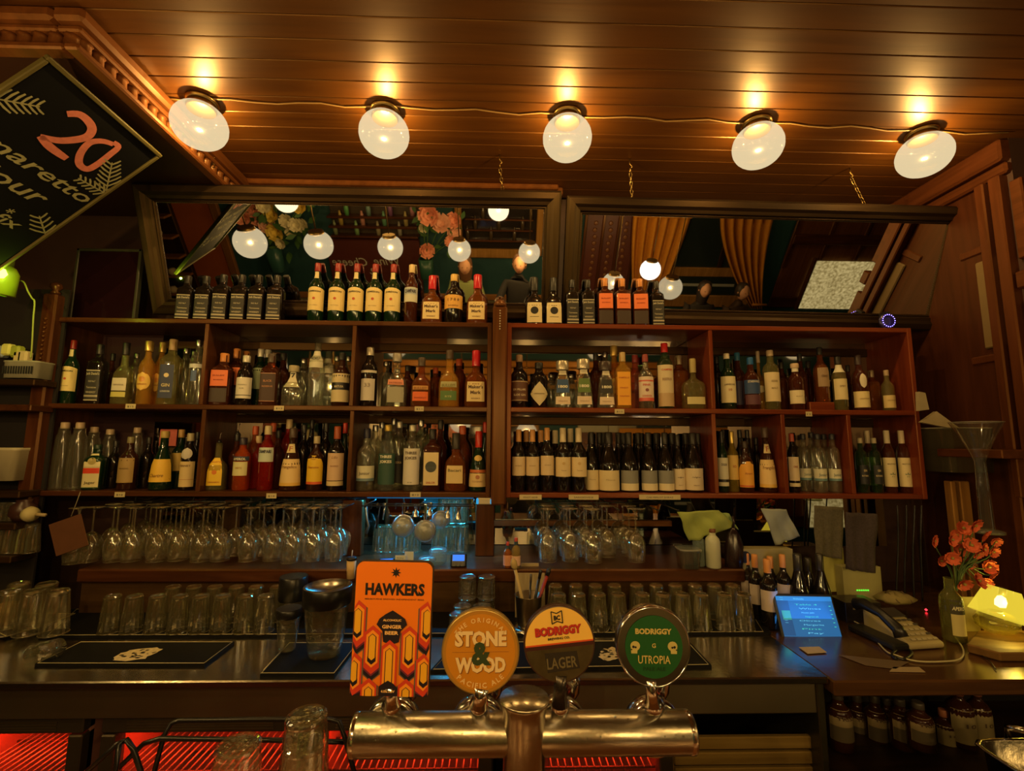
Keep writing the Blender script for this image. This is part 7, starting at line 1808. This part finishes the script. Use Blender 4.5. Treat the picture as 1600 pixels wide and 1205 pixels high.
t, w, h = wallbox('panelled_screen', 'brown panelled partition above the frosted glass in the right mirror', 'partition', (1222, 334, 1436, 480), 1, .03, wood((.10, .035, .012), (.16, .06, .02), .4, 2))
for j in range(5): G().bbox(-w + j * w * .5 - .03, -w + j * w * .5 + .03, .03, .07, h * .45, h, .01).build('stile', brownz, t)
G().bbox(-w, w, .03, .08, h * .70, h * .80, .01).build('rail', brownx, t); G().bbox(-w, w, .03, .06, 0, h * .12, .01).build('rail', brownx, t)
# frosted glass, lit from outside
t2, w2, h2 = wallbox('frosted_window', 'rippled frosted glass pane glowing pale in the right mirror', 'window', (1258, 408, 1398, 482), 1, .02, glass((.9, .9, .8), .1), Y=RYB + .07, kindname='backing')
fm, n, l, b = pbsdf('rippled_glass')
b.inputs['Base Color'].default_value = (.5, .45, .28, 1); b.inputs['Roughness'].default_value = .25
ns = n.new('ShaderNodeTexNoise'); ns.inputs['Scale'].default_value = 26; ns.inputs['Detail'].default_value = 3; tc = n.new('ShaderNodeTexCoord'); l.new(tc.outputs['Object'], ns.inputs['Vector'])
cr = n.new('ShaderNodeValToRGB'); cr.color_ramp.elements[0].position = .3; cr.color_ramp.elements[0].color = (.26, .19, .06, 1); cr.color_ramp.elements[1].position = .7; cr.color_ramp.elements[1].color = (.85, .68, .30, 1)
l.new(ns.outputs['Fac'], cr.inputs[0]); l.new(cr.outputs[0], b.inputs['Emission Color']); b.inputs['Emission Strength'].default_value = .8
bp = n.new('ShaderNodeBump'); bp.inputs['Strength'].default_value = .8; bp.inputs['Distance'].default_value = .02; l.new(ns.outputs['Fac'], bp.inputs['Height']); l.new(bp.outputs[0], b.inputs['Normal'])
G().box(-w2, w2, .02, .03, 0, h2).build('rippled_pane', fm, t2)
for a in (-w2 - .05, w2): G().bbox(a, a + .05, 0, .06, -.02, h2 + .05, .008).build('frame_rail', brownz, t2)
# olive wall strip at right of right mirror & level things for the low mirrors
t, w, h = wallbox('olive_panel', 'plain olive wall panel at the right end of the right mirror', 'panel', (1408, 345, 1465, 480), 1, .03, plain((.16, .12, .03), .5))
G().bbox(-w - .04, -w, 0, .05, 0, h, .008).build('stile', brownz, t)
# a person at the rear table, seen small in the left mirror
# low wainscot, facing the low wall mirror
xa, xb = XL + .1, XR - .1
t = thing('wainscot', 'grey-olive panelled wainscot with orange rails seen in the low wall mirror', 'panelling', (0, 0, 0))
wp = plain((.20, .17, .09), .6, var=.2); orr = wood((.28, .12, .035), (.40, .18, .055), .35, 0)
nb = 9
for i in range(nb):
    a = xa + (xb - xa) * i / nb; G().bbox(a + .02, a + (xb - xa) / nb - .02, RYB - .01, RYB + .012, .0, .42, .004).build('panel', wp, t)
G().bbox(xa, xb, RYB, RYB + .04, .42, .52, .01).build('rail', orr, t)
t = thing('front_bar', 'front bar carrying the tap tower, just below the frame', 'bar', (0, 0, 0))
G().bbox(-2.6, 2.1, .35, .95, .89, .93, .01).build('bar_top', wood((.12, .05, .02), (.2, .09, .03), .2, 0, coat=1), t)
G().bbox(-2.6, 2.1, .42, .46, 0, .89, .01).build('bar_front', brownz, t)
G().bbox(-2.6, 2.1, .90, .93, 0, .89, .01).build('service_side', plain((.24, .21, .12), .4, .6), t)
# partition with pale panels and orange beams, further back, reflected at eye level by the shelf mirrors
t = thing('rear_partition', 'pale panelled rear partition with orange beams seen between the bottles in the shelf mirrors', 'partition', (0, 0, 0))
ow = wood((.42, .17, .03), (.58, .26, .05), .35, 0)
y0 = RYB + .0
for i, z in enumerate((2.50, 2.62, 2.74, 2.86)): G().bbox(-3.2, 3.2, y0, y0 + .05, z, z + .10, .01).build('beam', ow, t)
G().bbox(1.25, 2.2, y0, y0 + .03, 1.75, 2.45, .01).build('pale_panel', plain((.45, .45, .35), .6), t)

for i, (x, y) in enumerate(((-1.5, -1.4), (1.4, -1.4), (4.2, -1.2))):  # out-of-view globes, added to brighten the rear wall
    make_globe('added_fill_globe', 'opal ceiling globe out in the room behind the camera, %s of three' % ('first', 'second', 'third')[i], (x, y, CZ), .14, 'rear ceiling globes', 20)
# ------------------------------------------------------------------ people out in the room, seen small in the mirrors
def person(label, loc, face, top_c, hair_c, arms, leg_c=(.03, .03, .04), sit=False, hair_long=True):
    """continuous skinned body; arms = list of (elbow, hand) in body space (x right, y front, z up)"""
    t = thing('person', label, 'person', loc); t.rotation_euler = (0, 0, face)
    skin = plain((.58, .30, .18), .55, var=.06)
    hz = .52 if sit else .92
    V_ = [(0, 0, hz), (0, .0, hz + .20), (0, .0, hz + .40), (0, .01, hz + .50), (0, .02, hz + .58)]
    R_s = [.15, .135, .15, .075, .052]; E_ = [(0, 1), (1, 2), (2, 3), (3, 4)]
    for s, (el, hd) in zip((-1, 1), arms):
        i0 = len(V_); sh = Vector((s * .17, 0, hz + .44)); el = Vector(el); hd = Vector(hd)
        V_ += [tuple(sh), tuple(el), tuple(el.lerp(hd, .9))]; R_s += [.062, .045, .030]; E_ += [(2, i0), (i0, i0 + 1), (i0 + 1, i0 + 2)]
    for s in (-1, 1):
        i0 = len(V_)
        if sit: V_ += [(s * .10, .05, hz), (s * .12, .45, hz + .02), (s * .12, .44, .08)]
        else: V_ += [(s * .10, 0, hz - .06), (s * .11, .02, .50), (s * .11, 0, .08)]
        R_s += [.095, .065, .045]; E_ += [(0, i0), (i0, i0 + 1), (i0 + 1, i0 + 2)]
        V_ += [(V_[-1][0], V_[-1][1] + .14, .04)]; R_s += [.035]; E_ += [(i0 + 2, i0 + 3)]
    me = bpy.data.meshes.new('body'); me.from_pydata(V_, E_, []); o = obj('clothed_body', me, t)
    m_ = o.modifiers.new('skin', 'SKIN'); m_.use_smooth_shade = True
    for i, v in enumerate(me.skin_vertices[0].data if me.skin_vertices else []): v.radius = (R_s[i], R_s[i])
    if not me.skin_vertices:
        pass
    o.modifiers.new('smooth', 'SUBSURF').levels = 2; o.modifiers['smooth'].render_levels = 2
    me.materials.append(plain(top_c, .8, var=.12))
    hd_c = Vector((0, .035, hz + .70))
    # head: ovoid with nose, eye sockets, ears, mouth
    n1, n2 = 22, 16; vv = []; ff = []
    for j in range(n2 + 1):
        th_ = PI * j / n2
        for i in range(n1):
            a = 2 * PI * i / n1; x = math.sin(th_) * math.cos(a); y = math.sin(th_) * math.sin(a); z = math.cos(th_)
            w_ = 1 - .22 * max(0, -z) ** 1.5
            px_, py_, pz_ = x * .076 * w_, y * .095 * (w_ if y > 0 else 1), z * .115
            f_ = max(0, y) ** 3
            if abs(x) < .25: py_ += .016 * f_ * math.exp(-((z + .12) / .16) ** 2)
            for sx in (-1, 1): py_ -= .010 * math.exp(-((x - sx * .38) / .17) ** 2 - ((z - .08) / .12) ** 2) * (y > 0)
            vv.append((px_, py_, pz_))
    for j in range(n2):
        for i in range(n1): ff.append((j * n1 + i, (j + 1) * n1 + i, (j + 1) * n1 + (i + 1) % n1, j * n1 + (i + 1) % n1))
    G().add([(a, b, c) for a, b, c in vv], ff, True).build('head', skin, t, tuple(hd_c))
    for s in (-1, 1):
        G().lathe([(.0001, -.018), (.010, -.012), (.013, 0), (.009, .014), (.0001, .02)], 10, tuple(hd_c + Vector((s * .078, -.005, 0))), dy=1.2).build('ear', skin, t)
        G().lathe([(.0001, -.008), (.008, 0), (.0001, .008)], 8, tuple(hd_c + Vector((s * .030, .080, .010)))).build('eye', plain((.05, .03, .02), .2), t)
    G().lathe([(.0001, -.004), (.004, 0), (.0001, .004)], 8, (0, 0, 0), mat=Matrix.Translation(hd_c + Vector((0, .088, -.050))) @ Matrix.Scale(5, 4, (1, 0, 0))).build('mouth', plain((.35, .08, .07), .5), t)
    hp = [(.0001, .128), (.05, .120), (.082, .085), (.092, .03), (.090, -.04), (.085, -.10 if hair_long else -.05), (.07, -.20 if hair_long else -.06)]
    G().lathe(hp[::-1], 20, tuple(hd_c + Vector((0, -.028, 0))), dy=.95, cap0=False, cap1=False).build('hair', plain(hair_c, .6, var=.3, scale=60), t)
    for s, (el, hd) in zip((-1, 1), arms):
        el, hd = Vector(el), Vector(hd); d = (hd - el).normalized(); q = d.to_track_quat('Z', 'Y').to_matrix().to_4x4()
        Mh_ = Matrix.Translation(el.lerp(hd, .92)) @ q
        g = G().lathe([(.018, 0), (.030, .02), (.036, .06), (.034, .09), (.0001, .095)], 12, dy=.42, mat=Mh_)
        for k_, (fx, fl) in enumerate(((-.026, .060), (-.009, .072), (.009, .068), (.026, .052))):
            g.tube([Mh_ @ Vector((fx, 0, .075)), Mh_ @ Vector((fx, -.006, .085 + fl * .5)), Mh_ @ Vector((fx, -.024, .085 + fl * .85))], [.0085, .008, .006], 7)
        g.tube([Mh_ @ Vector((.030 * -s, 0, .03)), Mh_ @ Vector((.052 * -s, -.008, .06)), Mh_ @ Vector((.050 * -s, -.02, .085))], [.011, .010, .007], 7)
        g.build('hand', skin, t)
    return t
def at_mirror(px, py, mi, Y): return reflect_pt(px, py, Y, mi)
q = at_mirror(727, 415, 0, -.95)
person('person with brown hair in a pale green top, seen behind the two red-capped bourbons', (q.x, -.95, q.z - 1.62), 0, (.24, .28, .10), (.10, .04, .015), [((-.24, .12, 1.12), (-.08, .36, 1.10)), ((.24, .12, 1.12), (.12, .38, 1.06))])
q = at_mirror(812, 412, 0, -.80)
person('person in black reaching forward, seen at the right end of the left mirror', (q.x, -.80, q.z - 1.62), .2, (.015, .013, .015), (.12, .05, .02), [((-.24, .18, 1.15), (-.20, .45, 1.18)), ((.24, .10, 1.10), (.05, .36, 1.12))], hair_long=False)
q = at_mirror(1100, 452, 1, -1.2)
person('dark-haired person in black seen small before the rear window', (q.x, -1.2, q.z - 1.62), 0, (.02, .015, .012), (.02, .012, .01), [((-.24, .05, 1.12), (-.15, .30, 1.05)), ((.24, .05, 1.12), (.15, .30, 1.05))])
q = at_mirror(1158, 455, 1, -1.3)
person('person in dark brown seen small beside the right curtain', (q.x, -1.3, q.z - 1.62), -.3, (.05, .025, .015), (.03, .018, .01), [((-.24, .05, 1.12), (-.15, .30, 1.05)), ((.24, .05, 1.12), (.15, .30, 1.05))], hair_long=False)
